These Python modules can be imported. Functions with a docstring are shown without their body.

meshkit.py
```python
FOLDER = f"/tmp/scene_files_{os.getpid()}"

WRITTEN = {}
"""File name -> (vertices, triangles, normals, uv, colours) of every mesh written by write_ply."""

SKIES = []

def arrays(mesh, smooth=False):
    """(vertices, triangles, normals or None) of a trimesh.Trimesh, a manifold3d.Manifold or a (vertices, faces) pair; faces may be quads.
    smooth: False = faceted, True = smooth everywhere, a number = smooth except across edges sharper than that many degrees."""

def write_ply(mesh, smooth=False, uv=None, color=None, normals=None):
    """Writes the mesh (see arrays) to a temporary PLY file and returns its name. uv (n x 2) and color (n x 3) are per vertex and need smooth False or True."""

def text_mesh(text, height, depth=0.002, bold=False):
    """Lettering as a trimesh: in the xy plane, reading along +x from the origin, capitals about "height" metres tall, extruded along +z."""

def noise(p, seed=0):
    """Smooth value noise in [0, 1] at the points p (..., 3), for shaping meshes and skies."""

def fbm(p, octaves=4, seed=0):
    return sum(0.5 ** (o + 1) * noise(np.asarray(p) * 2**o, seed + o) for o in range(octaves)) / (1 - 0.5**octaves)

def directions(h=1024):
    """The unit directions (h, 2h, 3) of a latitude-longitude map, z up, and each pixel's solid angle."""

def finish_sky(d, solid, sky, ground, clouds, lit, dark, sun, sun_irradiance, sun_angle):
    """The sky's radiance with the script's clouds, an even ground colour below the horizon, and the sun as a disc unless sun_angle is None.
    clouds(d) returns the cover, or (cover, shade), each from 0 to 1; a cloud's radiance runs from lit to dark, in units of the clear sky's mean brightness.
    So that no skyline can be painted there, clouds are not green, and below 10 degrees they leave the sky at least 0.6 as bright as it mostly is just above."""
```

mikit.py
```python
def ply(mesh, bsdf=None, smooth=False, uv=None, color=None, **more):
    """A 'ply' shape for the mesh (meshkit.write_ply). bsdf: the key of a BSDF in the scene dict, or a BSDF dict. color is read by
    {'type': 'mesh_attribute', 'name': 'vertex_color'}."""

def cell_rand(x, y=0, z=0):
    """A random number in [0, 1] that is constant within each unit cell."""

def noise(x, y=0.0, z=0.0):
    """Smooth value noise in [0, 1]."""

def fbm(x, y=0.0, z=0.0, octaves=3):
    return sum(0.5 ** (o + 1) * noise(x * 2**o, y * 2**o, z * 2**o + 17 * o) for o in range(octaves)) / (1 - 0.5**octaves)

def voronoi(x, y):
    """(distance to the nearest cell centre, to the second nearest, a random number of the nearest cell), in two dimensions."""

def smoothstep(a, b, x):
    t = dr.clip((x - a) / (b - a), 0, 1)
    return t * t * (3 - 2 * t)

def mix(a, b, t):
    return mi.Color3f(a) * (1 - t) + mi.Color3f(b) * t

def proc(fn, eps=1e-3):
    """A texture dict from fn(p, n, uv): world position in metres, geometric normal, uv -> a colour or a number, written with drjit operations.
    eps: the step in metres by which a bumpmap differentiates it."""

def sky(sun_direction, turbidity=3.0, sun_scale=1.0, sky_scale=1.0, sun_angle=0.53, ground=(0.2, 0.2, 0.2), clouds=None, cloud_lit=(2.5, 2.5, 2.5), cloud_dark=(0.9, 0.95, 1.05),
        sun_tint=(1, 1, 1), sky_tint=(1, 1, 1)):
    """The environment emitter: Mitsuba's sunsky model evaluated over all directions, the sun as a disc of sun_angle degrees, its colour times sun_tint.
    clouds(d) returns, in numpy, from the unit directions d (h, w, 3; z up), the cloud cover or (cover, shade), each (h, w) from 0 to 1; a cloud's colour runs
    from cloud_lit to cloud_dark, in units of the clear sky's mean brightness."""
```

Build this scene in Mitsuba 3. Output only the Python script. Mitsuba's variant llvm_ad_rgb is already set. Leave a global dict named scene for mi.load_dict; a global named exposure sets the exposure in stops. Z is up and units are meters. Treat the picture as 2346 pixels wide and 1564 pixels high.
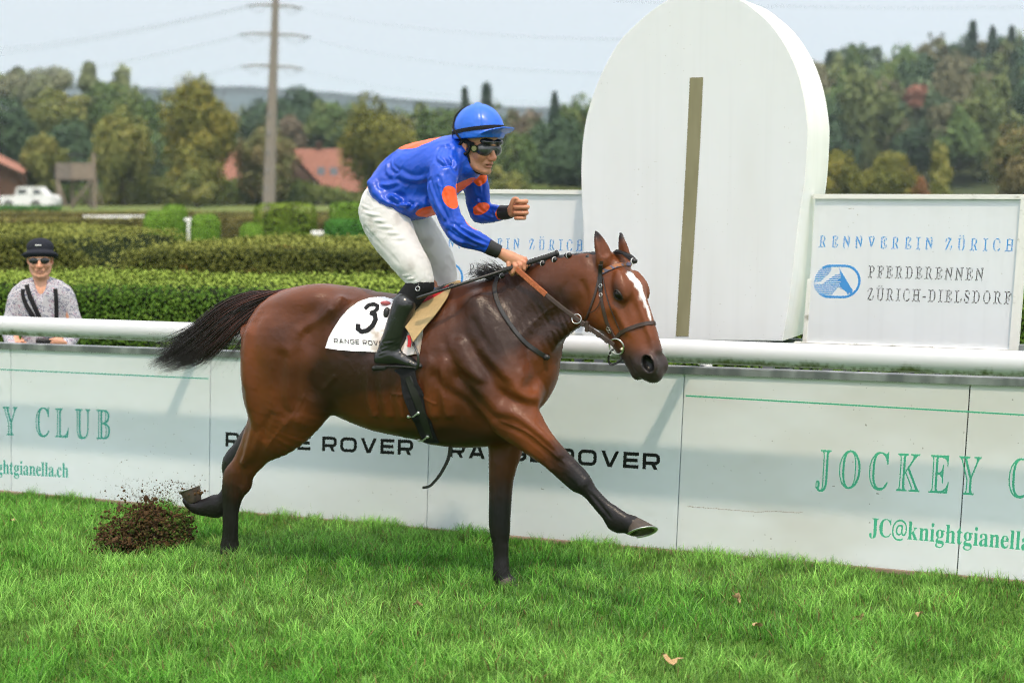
import math, random
import numpy as np, trimesh, mitsuba as mi, drjit as dr, mikit, meshkit
from scipy.interpolate import PchipInterpolator
from scipy import sparse
import shapely, shapely.geometry as sg, shapely.ops as so, shapely.affinity as sa
T = mi.ScalarTransform4f
scene, labels = {}, {}
rng = np.random.default_rng(7)
random.seed(7)

# ---------------------------------------------------------------- camera, sky, exposure
FOC, CX, CY, CAMH, PITCH = 3500.0, 1173.0, 782.0, 2.05, math.radians(5.74)
FWD = np.array([0, math.cos(PITCH), -math.sin(PITCH)])
CUP = np.array([0, math.sin(PITCH), math.cos(PITCH)])
EYE = np.array([0, 0, CAMH])
scene['camera'] = {'type': 'thinlens', 'fov': math.degrees(2 * math.atan(CX / FOC)), 'fov_axis': 'x',
                   'aperture_radius': 0.015, 'focus_distance': 7.95, 'near_clip': 0.1, 'far_clip': 20000.0,
                   'to_world': T().look_at(origin=EYE.tolist(), target=(EYE + FWD).tolist(), up=[0, 0, 1])}
def veil(d):
    """A thin even overcast, brighter overhead than at the horizon and brightest round the veiled sun."""
    n = meshkit.fbm(np.stack([d[..., 0] * 2.2, d[..., 1] * 2.2, d[..., 2] * 7 + 3], -1), 4, 3)
    ang = np.arccos(np.clip(d @ (SUN / np.linalg.norm(SUN)), -1, 1))
    return 0.93 + 0.25 * (n - 0.5), np.clip(1.0 - 0.33 * d[..., 2] - 0.55 * np.exp(-(ang / 0.8) ** 2) + 0.10 * (n - 0.5), 0, 1)
SUN = np.array([0.080, -0.475, 0.876])
scene['sky_light'] = mikit.sky(SUN.tolist(), turbidity=3.0, sun_scale=0.36, sky_scale=1.0, sun_angle=2.2, ground=(0.10, 0.13, 0.06),
                               clouds=veil, cloud_lit=(7.2, 7.45, 7.85), cloud_dark=(1.64, 1.70, 1.77), sun_tint=(1.0, 0.96, 0.91))
exposure = 2.28

# ---------------------------------------------------------------- layout helpers
def ray(px, py):
    return FWD + (px - CX) / FOC * np.array([1.0, 0, 0]) + (CY - py) / FOC * CUP
def at(px, py, Y):
    r = ray(px, py); return EYE + r * (Y / r[1])
def on_ground(px, py, z=0.0):
    r = ray(px, py); return EYE + r * ((z - CAMH) / r[2])
YAW = math.radians(-21.3)                       # the rail and the running line
RD = np.array([math.cos(YAW), math.sin(YAW), 0.0])     # along the rail, to the right
RN = np.array([-math.sin(YAW), math.cos(YAW), 0.0])    # across it, away from the camera
UPV = np.array([0, 0, 1.0])
HO = np.array([-0.80, 7.93, 0.0])               # a point of the horse's midline on the ground
def hp(px, py, w=0.0):
    """(s, w, z) in the horse's frame of the point seen at a pixel, w metres beyond the horse's midplane."""
    o = HO + w * RN; r = ray(px, py)
    q = EYE + r * ((o - EYE) @ RN / (r @ RN)) - HO
    return np.array([q @ RD, w, q[2]])
def to_world(v):
    v = np.asarray(v, float); return HO + v[..., :1] * RD + v[..., 1:2] * RN + v[..., 2:3] * UPV
def px_m(px, py, w=0.0):
    return 1.0 / (FOC / ((to_world(hp(px, py, w)) - EYE) @ FWD))
HM = np.eye(4); HM[:3, 0], HM[:3, 1], HM[:3, 2], HM[:3, 3] = RD, RN, UPV, HO

# ---------------------------------------------------------------- scene bookkeeping
taken = {}
def numbered(key):
    n = taken.get(key, 0); taken[key] = n + 1
    return key if n == 0 else f'{key}_{n:03d}'
def thing(name, label, category=None, group=None, kind=None):
    k = numbered(name); d = {'label': label}
    if category: d['category'] = category
    if group: d['group'] = group
    if kind: d['kind'] = kind
    labels[k] = d
    return k
def put(key, mesh, bsdf, **kw):
    if isinstance(bsdf, str) and bsdf not in ('silk', 'coat_bump', 'leaf', 'blade'): bsdf = 'mat_' + bsdf
    scene[key] = mikit.ply(mesh, bsdf, **kw); return key
def part(parent, name, mesh, bsdf, label=None, kind=None, **kw):
    k = numbered(f'{parent}__{name}'); put(k, mesh, bsdf, **kw)
    if label or kind:
        labels[k] = {**({'label': label} if label else {}), **({'kind': kind} if kind else {})}
    return k
def rgb(*c): return {'type': 'rgb', 'value': list(map(float, c))}
def mat(name, color, rough=0.6, spec=0.5, metallic=0.0, two=True, **kw):
    b = {'type': 'principled', 'base_color': rgb(*color) if isinstance(color, tuple) else color, 'roughness': rough, 'specular': spec, 'metallic': metallic, **kw}
    scene['mat_' + name] = {'type': 'twosided', 'b': b} if two else b
    return name
VC = {'type': 'mesh_attribute', 'name': 'vertex_color'}

# ---------------------------------------------------------------- mesh helpers
def cat(*ms):
    ms = [m for m in (ms[0] if len(ms) == 1 and isinstance(ms[0], (list, tuple)) else ms)]
    vs, fs, o = [], [], 0
    for m in ms:
        v, f = (np.asarray(m.vertices), np.asarray(m.faces)) if hasattr(m, 'faces') else m
        vs.append(v); fs.append(f + o); o += len(v)
    return trimesh.Trimesh(np.vstack(vs), np.vstack(fs), process=False)
def box(lo, hi, bevel=0.0):
    lo, hi = np.minimum(lo, hi).astype(float), np.maximum(lo, hi).astype(float)
    if bevel:
        pts = []
        for a in range(3):
            e = np.full(3, bevel); e[a] = 0
            for s in np.ndindex(2, 2, 2):
                s = np.array(s); pts.append(np.where(s, hi - e, lo + e))
        return trimesh.Trimesh(pts, process=False).convex_hull
    m = trimesh.creation.box(hi - lo); m.apply_translation((lo + hi) / 2); return m
def xf(mesh, M):
    m = mesh.copy(); m.apply_transform(M); return m
def frame(o, x, y, z):
    M = np.eye(4); M[:3, 0], M[:3, 1], M[:3, 2], M[:3, 3] = x, y, z, o; return M
def unit(v):
    v = np.asarray(v, float); return v / (np.linalg.norm(v) + 1e-12)
def tube(points, radii, sides=10, flat=1.0, up=None, caps=True):
    """A tube along a polyline; flat squashes it along its second axis."""
    p = np.asarray(points, float); n = len(p); r = np.broadcast_to(np.asarray(radii, float), (n,))
    t = np.gradient(p, axis=0); t /= np.linalg.norm(t, axis=1, keepdims=True) + 1e-12
    a = np.zeros_like(p)
    ref = np.asarray(up if up is not None else ([0, 0, 1.0] if abs(t[0][2]) < 0.9 else [1.0, 0, 0]), float)
    for i in range(n):
        a[i] = ref - (ref @ t[i]) * t[i]; a[i] /= np.linalg.norm(a[i]) + 1e-12
        if up is None: ref = a[i]
    b = np.cross(t, a)
    ang = np.arange(sides) * 2 * np.pi / sides
    v = p[:, None] + r[:, None, None] * (np.cos(ang)[None, :, None] * b[:, None] + flat * np.sin(ang)[None, :, None] * a[:, None])
    i, j = np.meshgrid(np.arange(n - 1), np.arange(sides), indexing='ij'); j2 = (j + 1) % sides
    f = np.stack([i * sides + j, (i + 1) * sides + j, (i + 1) * sides + j2, i * sides + j2], -1).reshape(-1, 4)
    f = np.vstack([f[:, [0, 1, 2]], f[:, [0, 2, 3]]])
    v = v.reshape(-1, 3)
    if caps:
        v = np.vstack([v, p[0], p[-1]]); c0, c1 = len(v) - 2, len(v) - 1; j = np.arange(sides); j2 = (j + 1) % sides
        f = np.vstack([f, np.stack([j * 0 + c0, j2, j], 1)[:, [0, 2, 1]], np.stack([j * 0 + c1, (n - 1) * sides + j, (n - 1) * sides + j2], 1)[:, [0, 2, 1]]])
        m = trimesh.Trimesh(v, f, process=False)
        return m if m.volume > 0 else trimesh.Trimesh(v, f[:, ::-1], process=False)
    return trimesh.Trimesh(v, f, process=False)
def smooth_path(pts, n=40):
    p = np.asarray(pts, float); c = np.r_[0, np.cumsum(np.linalg.norm(np.diff(p, axis=0), axis=1))]
    u = np.linspace(0, c[-1], n)
    return PchipInterpolator(c, p, axis=0)(u) if len(p) > 2 else np.stack([np.interp(u, c, p[:, k]) for k in range(p.shape[1])], 1)
def ellipsoid(c, r, R=None, sub=3):
    m = trimesh.creation.icosphere(sub); v = m.vertices * np.asarray(r)
    if R is not None: v = v @ np.asarray(R).T
    return trimesh.Trimesh(v + np.asarray(c), m.faces, process=False)
def torus(c, axis, R, r, nu=32, nv=10, sy=1.0, xdir=None):
    axis = unit(axis); x = unit(np.cross(axis, [0.3, 0.2, 0.9]) if xdir is None else np.asarray(xdir) - (np.asarray(xdir) @ axis) * axis); y = np.cross(axis, x)
    u = np.linspace(0, 2 * np.pi, nu + 1)
    pts = np.asarray(c) + R * (np.cos(u)[:, None] * x + sy * np.sin(u)[:, None] * y)
    return tube(pts, r, nv, caps=False, up=axis)
def poly_mesh(shape, depth):
    gs = [g for g in getattr(shape, 'geoms', [shape]) if g.geom_type == 'Polygon' and g.area > 1e-9]
    return cat([trimesh.creation.extrude_polygon(g, depth, engine='earcut') for g in gs])

# ---------------------------------------------------------------- implicit modelling
class Field:
    """A sampled signed distance field that rounded lofts are blended into, and its surface."""
    def __init__(self, lo, hi, h):
        self.lo, self.h = np.asarray(lo, float), h
        self.n = np.ceil((np.asarray(hi) - self.lo) / h).astype(int) + 1
        self.v = np.full(self.n, 1.0, np.float32)
    def window(self, lo, hi):
        a = np.clip(np.floor((lo - self.lo) / self.h).astype(int), 0, self.n - 1)
        b = np.clip(np.ceil((hi - self.lo) / self.h).astype(int) + 1, 1, self.n)
        return a, np.maximum(b, a + 1)
    def grid(self, a, b):
        return [(self.lo[k] + self.h * np.arange(a[k], b[k])).astype(np.float32).reshape([-1 if i == k else 1 for i in range(3)]) for k in range(3)]
    def merge(self, a, b, d, k, cut=False):
        s = tuple(slice(x, y) for x, y in zip(a, b)); v = self.v[s]
        if cut:
            d = -d; m = np.maximum(k - np.abs(v - d), 0) / k; self.v[s] = np.maximum(v, d) + m * m * k * 0.25
        else:
            m = np.maximum(k - np.abs(v - d), 0) / k; self.v[s] = np.minimum(v, d) - m * m * k * 0.25
    def loft(self, P, ra, rb, k=0.02, L=(0, 1, 0), n=None, cut=False, straight=False):
        P = np.asarray(P, float); ra = np.broadcast_to(np.asarray(ra, float), (len(P),)); rb = np.broadcast_to(np.asarray(rb, float), (len(P),))
        if not straight and len(P) > 2:
            c = np.r_[0, np.cumsum(np.linalg.norm(np.diff(P, axis=0), axis=1))]
            n = n or max(2 * len(P), 8); u = np.unique(np.r_[np.linspace(0, c[-1], n)])
            f = lambda y: PchipInterpolator(c, y, axis=0)(u)
            P, ra, rb = f(P), f(ra), f(rb)
        m = k + 2 * self.h; big = max(ra.max(), rb.max()) + m
        a, b = self.window(P.min(0) - big, P.max(0) + big); D = np.full(b - a, 1.0, np.float32)
        L = np.asarray(L, float)
        for i in range(len(P) - 1):
            p, q = P[i], P[i + 1]; e = q - p; le = np.linalg.norm(e)
            if le < 1e-6: continue
            R = max(ra[i], ra[i + 1], rb[i], rb[i + 1]) + m
            a2, b2 = self.window(np.minimum(p, q) - R, np.maximum(p, q) + R); a2 = np.maximum(a2, a); b2 = np.minimum(b2, b)
            if np.any(b2 <= a2): continue
            X, Y, Z = self.grid(a2, b2); X, Y, Z = X - p[0], Y - p[1], Z - p[2]
            e1 = e / le; e3 = L - (L @ e1) * e1; e3 /= np.linalg.norm(e3) + 1e-9; e2 = np.cross(e3, e1)
            raw = X * e1[0] + Y * e1[1] + Z * e1[2]; t = np.clip(raw / le, 0, 1); q1 = raw - t * le
            q2 = X * e2[0] + Y * e2[1] + Z * e2[2]; q3 = X * e3[0] + Y * e3[1] + Z * e3[2]
            A = ra[i] + (ra[i + 1] - ra[i]) * t; B = rb[i] + (rb[i + 1] - rb[i]) * t; C = np.minimum(A, B)
            u2, u3, u1 = q2 / A, q3 / B, q1 / C
            k1 = np.sqrt(u2 * u2 + u3 * u3 + u1 * u1); k2 = np.sqrt((u2 / A) ** 2 + (u3 / B) ** 2 + (u1 / C) ** 2) + 1e-6
            d = k1 * (k1 - 1) / k2; d = np.where(k1 < 0.3, -C * 0.7, d)
            s = tuple(slice(x, y) for x, y in zip(a2 - a, b2 - a)); D[s] = np.minimum(D[s], d)
        self.merge(a, b, D, k, cut)
    def ball(self, c, r, k=0.02, R=None, cut=False):
        """An ellipsoid with radii r along the columns of R."""
        c, r = np.asarray(c, float), np.broadcast_to(np.asarray(r, float), (3,)); R = np.eye(3) if R is None else np.asarray(R, float)
        ext = np.sqrt(((R * r) ** 2).sum(1)) + k + 2 * self.h
        a, b = self.window(c - ext, c + ext); X, Y, Z = self.grid(a, b); X, Y, Z = X - c[0], Y - c[1], Z - c[2]
        q = [(X * R[0, i] + Y * R[1, i] + Z * R[2, i]) / r[i] for i in range(3)]
        k1 = np.sqrt(q[0] ** 2 + q[1] ** 2 + q[2] ** 2); k2 = np.sqrt(sum((q[i] / r[i]) ** 2 for i in range(3))) + 1e-6
        self.merge(a, b, np.where(k1 < 0.3, -r.min() * 0.7, k1 * (k1 - 1) / k2), k, cut)
    def cut_by(self, fn):
        """Keeps only where fn(x, y, z) < 0."""
        X, Y, Z = self.grid([0, 0, 0], self.n); self.v = np.maximum(self.v, fn(X, Y, Z).astype(np.float32))
    def mesh(self, smooth=2, keep=True):
        m = surface_nets(self.v, self.lo, self.h, smooth)
        if keep:
            cc = trimesh.graph.connected_component_labels(m.edges_unique, node_count=len(m.vertices))
            big = np.bincount(cc).argmax(); f = m.faces[cc[m.faces[:, 0]] == big]
            m = trimesh.Trimesh(m.vertices, f, process=False); m.remove_unreferenced_vertices()
        return m
def surface_nets(v, lo, h, smooth=2):
    v = np.pad(v, 1, constant_values=1.0); lo = np.asarray(lo) - h; s = v < 0; n = np.array(v.shape)
    idx = np.full(n - 1, -1, np.int64)
    cnt = sum(s[i:n[0] - 1 + i, j:n[1] - 1 + j, k:n[2] - 1 + k].astype(np.int8) for i in (0, 1) for j in (0, 1) for k in (0, 1))
    act = np.argwhere((cnt > 0) & (cnt < 8)); idx[tuple(act.T)] = np.arange(len(act))
    pos = np.zeros((len(act), 3)); num = np.zeros(len(act))
    val = lambda o: v[tuple((act + o).T)]
    for ax in range(3):
        o1, o2 = [k for k in range(3) if k != ax]
        for i in (0, 1):
            for j in (0, 1):
                o = np.zeros(3, int); o[o1], o[o2] = i, j; e = o.copy(); e[ax] = 1
                a, b = val(o), val(e); x = (a < 0) != (b < 0); t = np.where(x, a / np.where(x, a - b, 1), 0)
                p = np.tile(o.astype(float), (len(act), 1)); p[:, ax] += t; pos[x] += p[x]; num[x] += 1
    V = lo + h * (act + pos / num[:, None])
    F = []
    for ax in range(3):
        o1, o2 = (ax + 1) % 3, (ax + 2) % 3
        sl = [slice(1, -1)] * 3; sl[ax] = slice(0, -1); sh = list(sl); sh[ax] = slice(1, None)
        sa_, sb_ = s[tuple(sl)], s[tuple(sh)]
        c = np.argwhere(sa_ != sb_)
        if not len(c): continue
        off = np.array([1, 1, 1]); off[ax] = 0; c = c + off; inside = s[tuple(c.T)]
        def cell(d1, d2):
            q = c.copy(); q[:, o1] -= d1; q[:, o2] -= d2; return idx[tuple(q.T)]
        q = np.stack([cell(1, 1), cell(0, 1), cell(0, 0), cell(1, 0)], 1)
        q = np.where(inside[:, None], q, q[:, ::-1]); F.append(q)
    q = np.vstack(F); q = q[(q >= 0).all(1)]; f = np.vstack([q[:, [0, 1, 2]], q[:, [0, 2, 3]]])
    if smooth:
        A = adjacency(f, len(V))
        for _ in range(smooth):
            V = V + 0.5 * (A @ V - V); V = V - 0.52 * (A @ V - V)
    return trimesh.Trimesh(V, f, process=False)
def adjacency(f, n):
    i = np.r_[f[:, 0], f[:, 1], f[:, 2]]; j = np.r_[f[:, 1], f[:, 2], f[:, 0]]
    A = sparse.coo_matrix((np.ones(2 * len(i)), (np.r_[i, j], np.r_[j, i])), (n, n)).tocsr(); A.data[:] = 1
    return sparse.diags(1 / np.maximum(A.sum(1).A1 if hasattr(A.sum(1), 'A1') else np.asarray(A.sum(1)).ravel(), 1)) @ A
def normals(m):
    v, f, n = meshkit.arrays(m, True); return n
def sstep(a, b, x):
    t = np.clip((x - a) / (b - a), 0, 1); return t * t * (3 - 2 * t)
# ---------------------------------------------------------------- ground and grass
def vcol_leaf(name, rough=.55, trans=.9):
    scene[name] = {'type': 'principledthin', 'base_color': VC, 'roughness': rough, 'specular': .3, 'diff_trans': trans} if False else {'type': 'principledthin', 'base_color': VC, 'roughness': rough, 'diff_trans': trans, 'spec_trans': 0.0, 'eta': 1.3}
    return name
scene['leaf'] = {'type': 'twosided', 'b': {'type': 'diffuse', 'reflectance': VC}}
vcol_leaf('blade', .45, .75)
def ground_color(p, n, uv):
    k = mikit.fbm(p.x * .25, p.y * .12, 0, 4); f = mikit.fbm(p.x * 6, p.y * 6, 0, 3)
    near = mikit.mix((.045, .100, .016), (.080, .165, .028), f)
    far = mikit.mix((.060, .090, .026), (.105, .120, .040), k)
    return mikit.mix(near, far, mikit.smoothstep(14, 22, p.y))
mat('turf_soil', mikit.proc(ground_color), .95, .1)
FSL = math.tan(math.radians(25.218))
def ground_z(x, y):
    gap = (8.437 - (x - .945) * FSL - y) * math.cos(math.radians(25.218)); base = np.clip(-.002 + .0167 * (x - .945) / .905, -.14, .03)
    return base * sstep(1.3, .15, gap) + .02 * (meshkit.fbm(np.stack([x * .9, y * .9, x * 0], -1), 3, 2) - .5) * sstep(14, 12, y)
gx = np.r_[-3000, -400, -80, -20, np.linspace(-8, 8, 65), 20, 80, 400, 3000]; gy = np.r_[-3000, -40, -5, 2, np.linspace(4, 14, 61), 20, 40, 100, 300, 900, 6000]
X, Y = np.meshgrid(gx, gy, indexing='ij'); Z = np.where((np.abs(X) < 8.1) & (Y > 3.9) & (Y < 14.1), ground_z(X, Y), 0.0)
i, j = np.meshgrid(np.arange(len(gx) - 1), np.arange(len(gy) - 1), indexing='ij'); w = len(gy)
q = np.stack([i * w + j, (i + 1) * w + j, (i + 1) * w + j + 1, i * w + j + 1], -1).reshape(-1, 4)
put('ground', (np.stack([X, Y, Z], -1).reshape(-1, 3), q), 'turf_soil', smooth=True); labels['ground'] = {'label': 'racecourse ground under the turf', 'kind': 'structure'}
# the fence's own frame
FT, FP, FSH = math.radians(25.218), math.radians(.957), .038
FD = np.array([math.cos(FT) * math.cos(FP), -math.sin(FT) * math.cos(FP), math.sin(FP)]); FU = np.array([FSH * math.cos(FT), -FSH * math.sin(FT), 1.0])
FN = unit(np.cross(FU, FD)); FN = FN if FN[1] > 0 else -FN           # away from the camera
FO = np.array([.945, 8.437, -.013]); FH = 1.075
def fpt(s, t, o=0.0): return FO + np.asarray(s)[..., None] * FD + np.asarray(t)[..., None] * FU + np.asarray(o)[..., None] * FN
def fst(px, py, o=0.0):
    """(s, t) on the plane o metres behind the hoarding's face of the point seen at a pixel."""
    r = ray(px, py); a = FO + o * FN; P = EYE + r * (((a - EYE) @ FN) / (r @ FN)) - a
    A = np.stack([FD, FU], 1); return np.linalg.lstsq(A, P, rcond=None)[0]
def fbox(s0, s1, t0, t1, o0, o1, bevel=.0):
    m = box([s0, t0, o0], [s1, t1, o1], bevel); v = m.vertices
    return fixed(trimesh.Trimesh(fpt(v[:, 0], v[:, 1], v[:, 2]), m.faces, process=False))
def fixed(m):
    return m if m.volume >= 0 else trimesh.Trimesh(m.vertices, m.faces[:, ::-1], process=False)
def fence_y(x): return FO[1] + (x - FO[0]) * FD[1] / FD[0]
# grass blades in front of the hoarding: clumped in length, lean and colour
def grass(n, seed, length, width, xy):
    g = np.random.default_rng(seed); x, y = xy(g, n); n = len(x); z = ground_z(x, y)
    q = np.stack([x, y, x * 0], -1); c1 = meshkit.fbm(q * 2.6, 3, 5); c2 = meshkit.fbm(q * 7 + 9, 3, 6); c3 = meshkit.fbm(q * 1.1 + 40, 3, 7)
    L = length * (.42 + 1.15 * sstep(.28, .72, c2)) * g.uniform(.55, 1.25, n) * (1 + .25 * (c1 - .5))
    ang = 2 * np.pi * meshkit.fbm(q * 3.2 + 20, 2, 8) * 2.2 + g.normal(0, 2.2, n); lean = np.clip(.50 + .55 * (c2 - .5) * 2 + g.normal(0, .30, n), .05, 1.35)
    d = np.stack([np.cos(ang), np.sin(ang)], 1); f = g.uniform(0, 2 * np.pi, n); side = np.stack([np.cos(f), np.sin(f), 0 * f], 1) * (width * g.uniform(.7, 1.4, n))[:, None] / 2
    ts = np.array([0, .38, .72, 1.0]); pts = []
    for t in ts:
        a = lean * t * .9; h = L * t * np.cos(a * .8); o = L * t * np.sin(a) * .95
        pts.append(np.stack([x + d[:, 0] * o, y + d[:, 1] * o, z + h], 1))
    V = np.stack([pts[0] - side, pts[0] + side, pts[1] - side, pts[1] + side, pts[2] - side * .7, pts[2] + side * .7, pts[3]], 1)
    F = np.array([[0, 1, 3], [0, 3, 2], [2, 3, 5], [2, 5, 4], [4, 5, 6]])
    fc = (F[None] + 7 * np.arange(n)[:, None, None]).reshape(-1, 3)
    u = np.clip(c3 * 1.7 - .35 + g.normal(0, .30, n), 0, 1)[:, None]; dry = (g.random(n) < .035 + .05 * (c1 > .62))[:, None]
    col = np.array([.096, .290, .036]) * (1 - u) + np.array([.265, .480, .110]) * u
    col = col * (.45 + 1.1 * g.random(n))[:, None] * (.70 + .6 * sstep(.3, .7, c2))[:, None]; pale = (g.random(n) < .12 + .16 * sstep(.5, .65, meshkit.fbm(q * .8 + 70, 3, 2)))[:, None]
    col = np.where(pale, col * .7 + np.array([.065, .095, .055]), col); col = np.where(dry, np.array([.24, .19, .085]) * (.7 + .6 * g.random(n))[:, None], col)
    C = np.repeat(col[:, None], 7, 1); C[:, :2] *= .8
    return V.reshape(-1, 3), fc, C.reshape(-1, 3)
def strip(g, n, y0=5.0, y1=12.0):
    y = y0 + (y1 - y0) * g.random(n) ** .95; x = g.uniform(-.49, .49, n) * y
    k = y < fence_y(x) - .03; return x[k], y[k]
def edge(g, n):
    x = g.uniform(-4.2, 3.2, n); y = fence_y(x) - np.abs(g.normal(0, .10, n)) - .03; return x, y
def tufts(g, n):
    c = [to_world(hp(1160, 1345, .04)), to_world(hp(530, 1285, -.04))]; k = g.integers(0, 2, n); x = np.array([q[0] for q in c])[k] + g.normal(0, .09, n); y = np.array([q[1] for q in c])[k] + g.normal(-.04, .07, n); return x, y
gv = [grass(340000, 3, .056, .0042, strip), grass(16000, 9, .085, .0032, strip), grass(9000, 4, .055, .0036, edge), grass(1500, 5, .085, .0036, tufts)]
V, F, C, o = [], [], [], 0
for v, f, c in gv: V.append(v); F.append(f + o); C.append(c); o += len(v)
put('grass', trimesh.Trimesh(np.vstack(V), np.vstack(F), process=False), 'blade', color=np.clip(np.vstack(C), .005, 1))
labels['grass'] = {'label': 'lush uneven green turf of the racetrack', 'kind': 'stuff'}
def leaf_piece(c, size, ang, curl, seed):
    g = np.random.default_rng(seed); a = np.linspace(0, 2 * np.pi, 15)[:-1]; r = size * (1 + .35 * np.cos(a * 5 + seed)) * (.8 + .2 * g.random(14))
    p = np.stack([r * np.cos(a), r * .6 * np.sin(a), curl * size * np.cos(a * 2) * .5], 1); p = np.vstack([p, [[0, 0, -.1 * size]]])
    f = np.array([[i, (i + 1) % 14, 14] for i in range(14)]); R = trimesh.transformations.euler_matrix(ang * .35, .3 * curl, ang)[:3, :3]
    lo = trimesh.Trimesh(p @ R.T + c, f, process=False); up = trimesh.Trimesh(p @ R.T + c + [0, 0, .002], f, process=False)
    return cat(up, trimesh.Trimesh(lo.vertices, lo.faces[:, ::-1], process=False))
mat('dry_leaf', mikit.proc(lambda p, n, uv: mikit.mix((.36, .22, .10), (.48, .36, .20), mikit.noise(p.x * 60, p.y * 60, p.z * 60))), .8, .2)
for i, (x, y, sz, where) in enumerate(((1538, 1532, .042, 'tan dry leaf standing in the grass near the bottom edge'), (1735, 1452, .035, 'pale curled dry leaf lying right of the lower middle of the turf'), (1968, 1432, .030, 'brown dry leaf lying in the turf below the green web address'), (1690, 1388, .034, 'yellowish dry leaf lying in the turf under the right hoarding'),
                                   (955, 1402, .026, 'small orange dry leaf between the two standing hooves, towards the camera'), (30, 1205, .022, 'small beige leaf in the turf at the left end of the hoarding'), (2105, 1425, .024, 'small straw coloured leaf in the turf at far right'))):
    k = thing('dry_leaf', where, 'leaf', 'dry leaves lying in the turf'); put(k, leaf_piece(on_ground(x, y + 6) + [0, 0, .055], sz, i * 1.7, .8, i), 'dry_leaf', smooth=True)
# ---------------------------------------------------------------- hoarding
def dirty_white(base, dirt, amount, seed):
    def fn(p, n, uv):
        a = mikit.fbm(p.x * 1.3 + seed, p.y * 1.3, p.z * 2.2, 4); b = mikit.noise(p.x * 70 + seed, p.y * 70, p.z * 50)
        spots = mikit.smoothstep(.93, .97, b) * mikit.smoothstep(.4, .6, a); low = mikit.smoothstep(.35, .0, p.z) * mikit.fbm(p.x * 9, p.y * 9, p.z * 5, 3)
        c = mikit.mix(base, dirt, amount * mikit.smoothstep(.35, .8, a) + .12 * low * amount)
        return mikit.mix(c, (.12, .11, .09), .6 * spots)
    return mikit.proc(fn)
mat('board_cool', dirty_white((.70, .755, .80), (.63, .67, .69), .8, 3.0), .38, .4)
mat('board_warm', dirty_white((.725, .76, .79), (.62, .63, .62), 1.0, 9.0), .42, .4)
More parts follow.
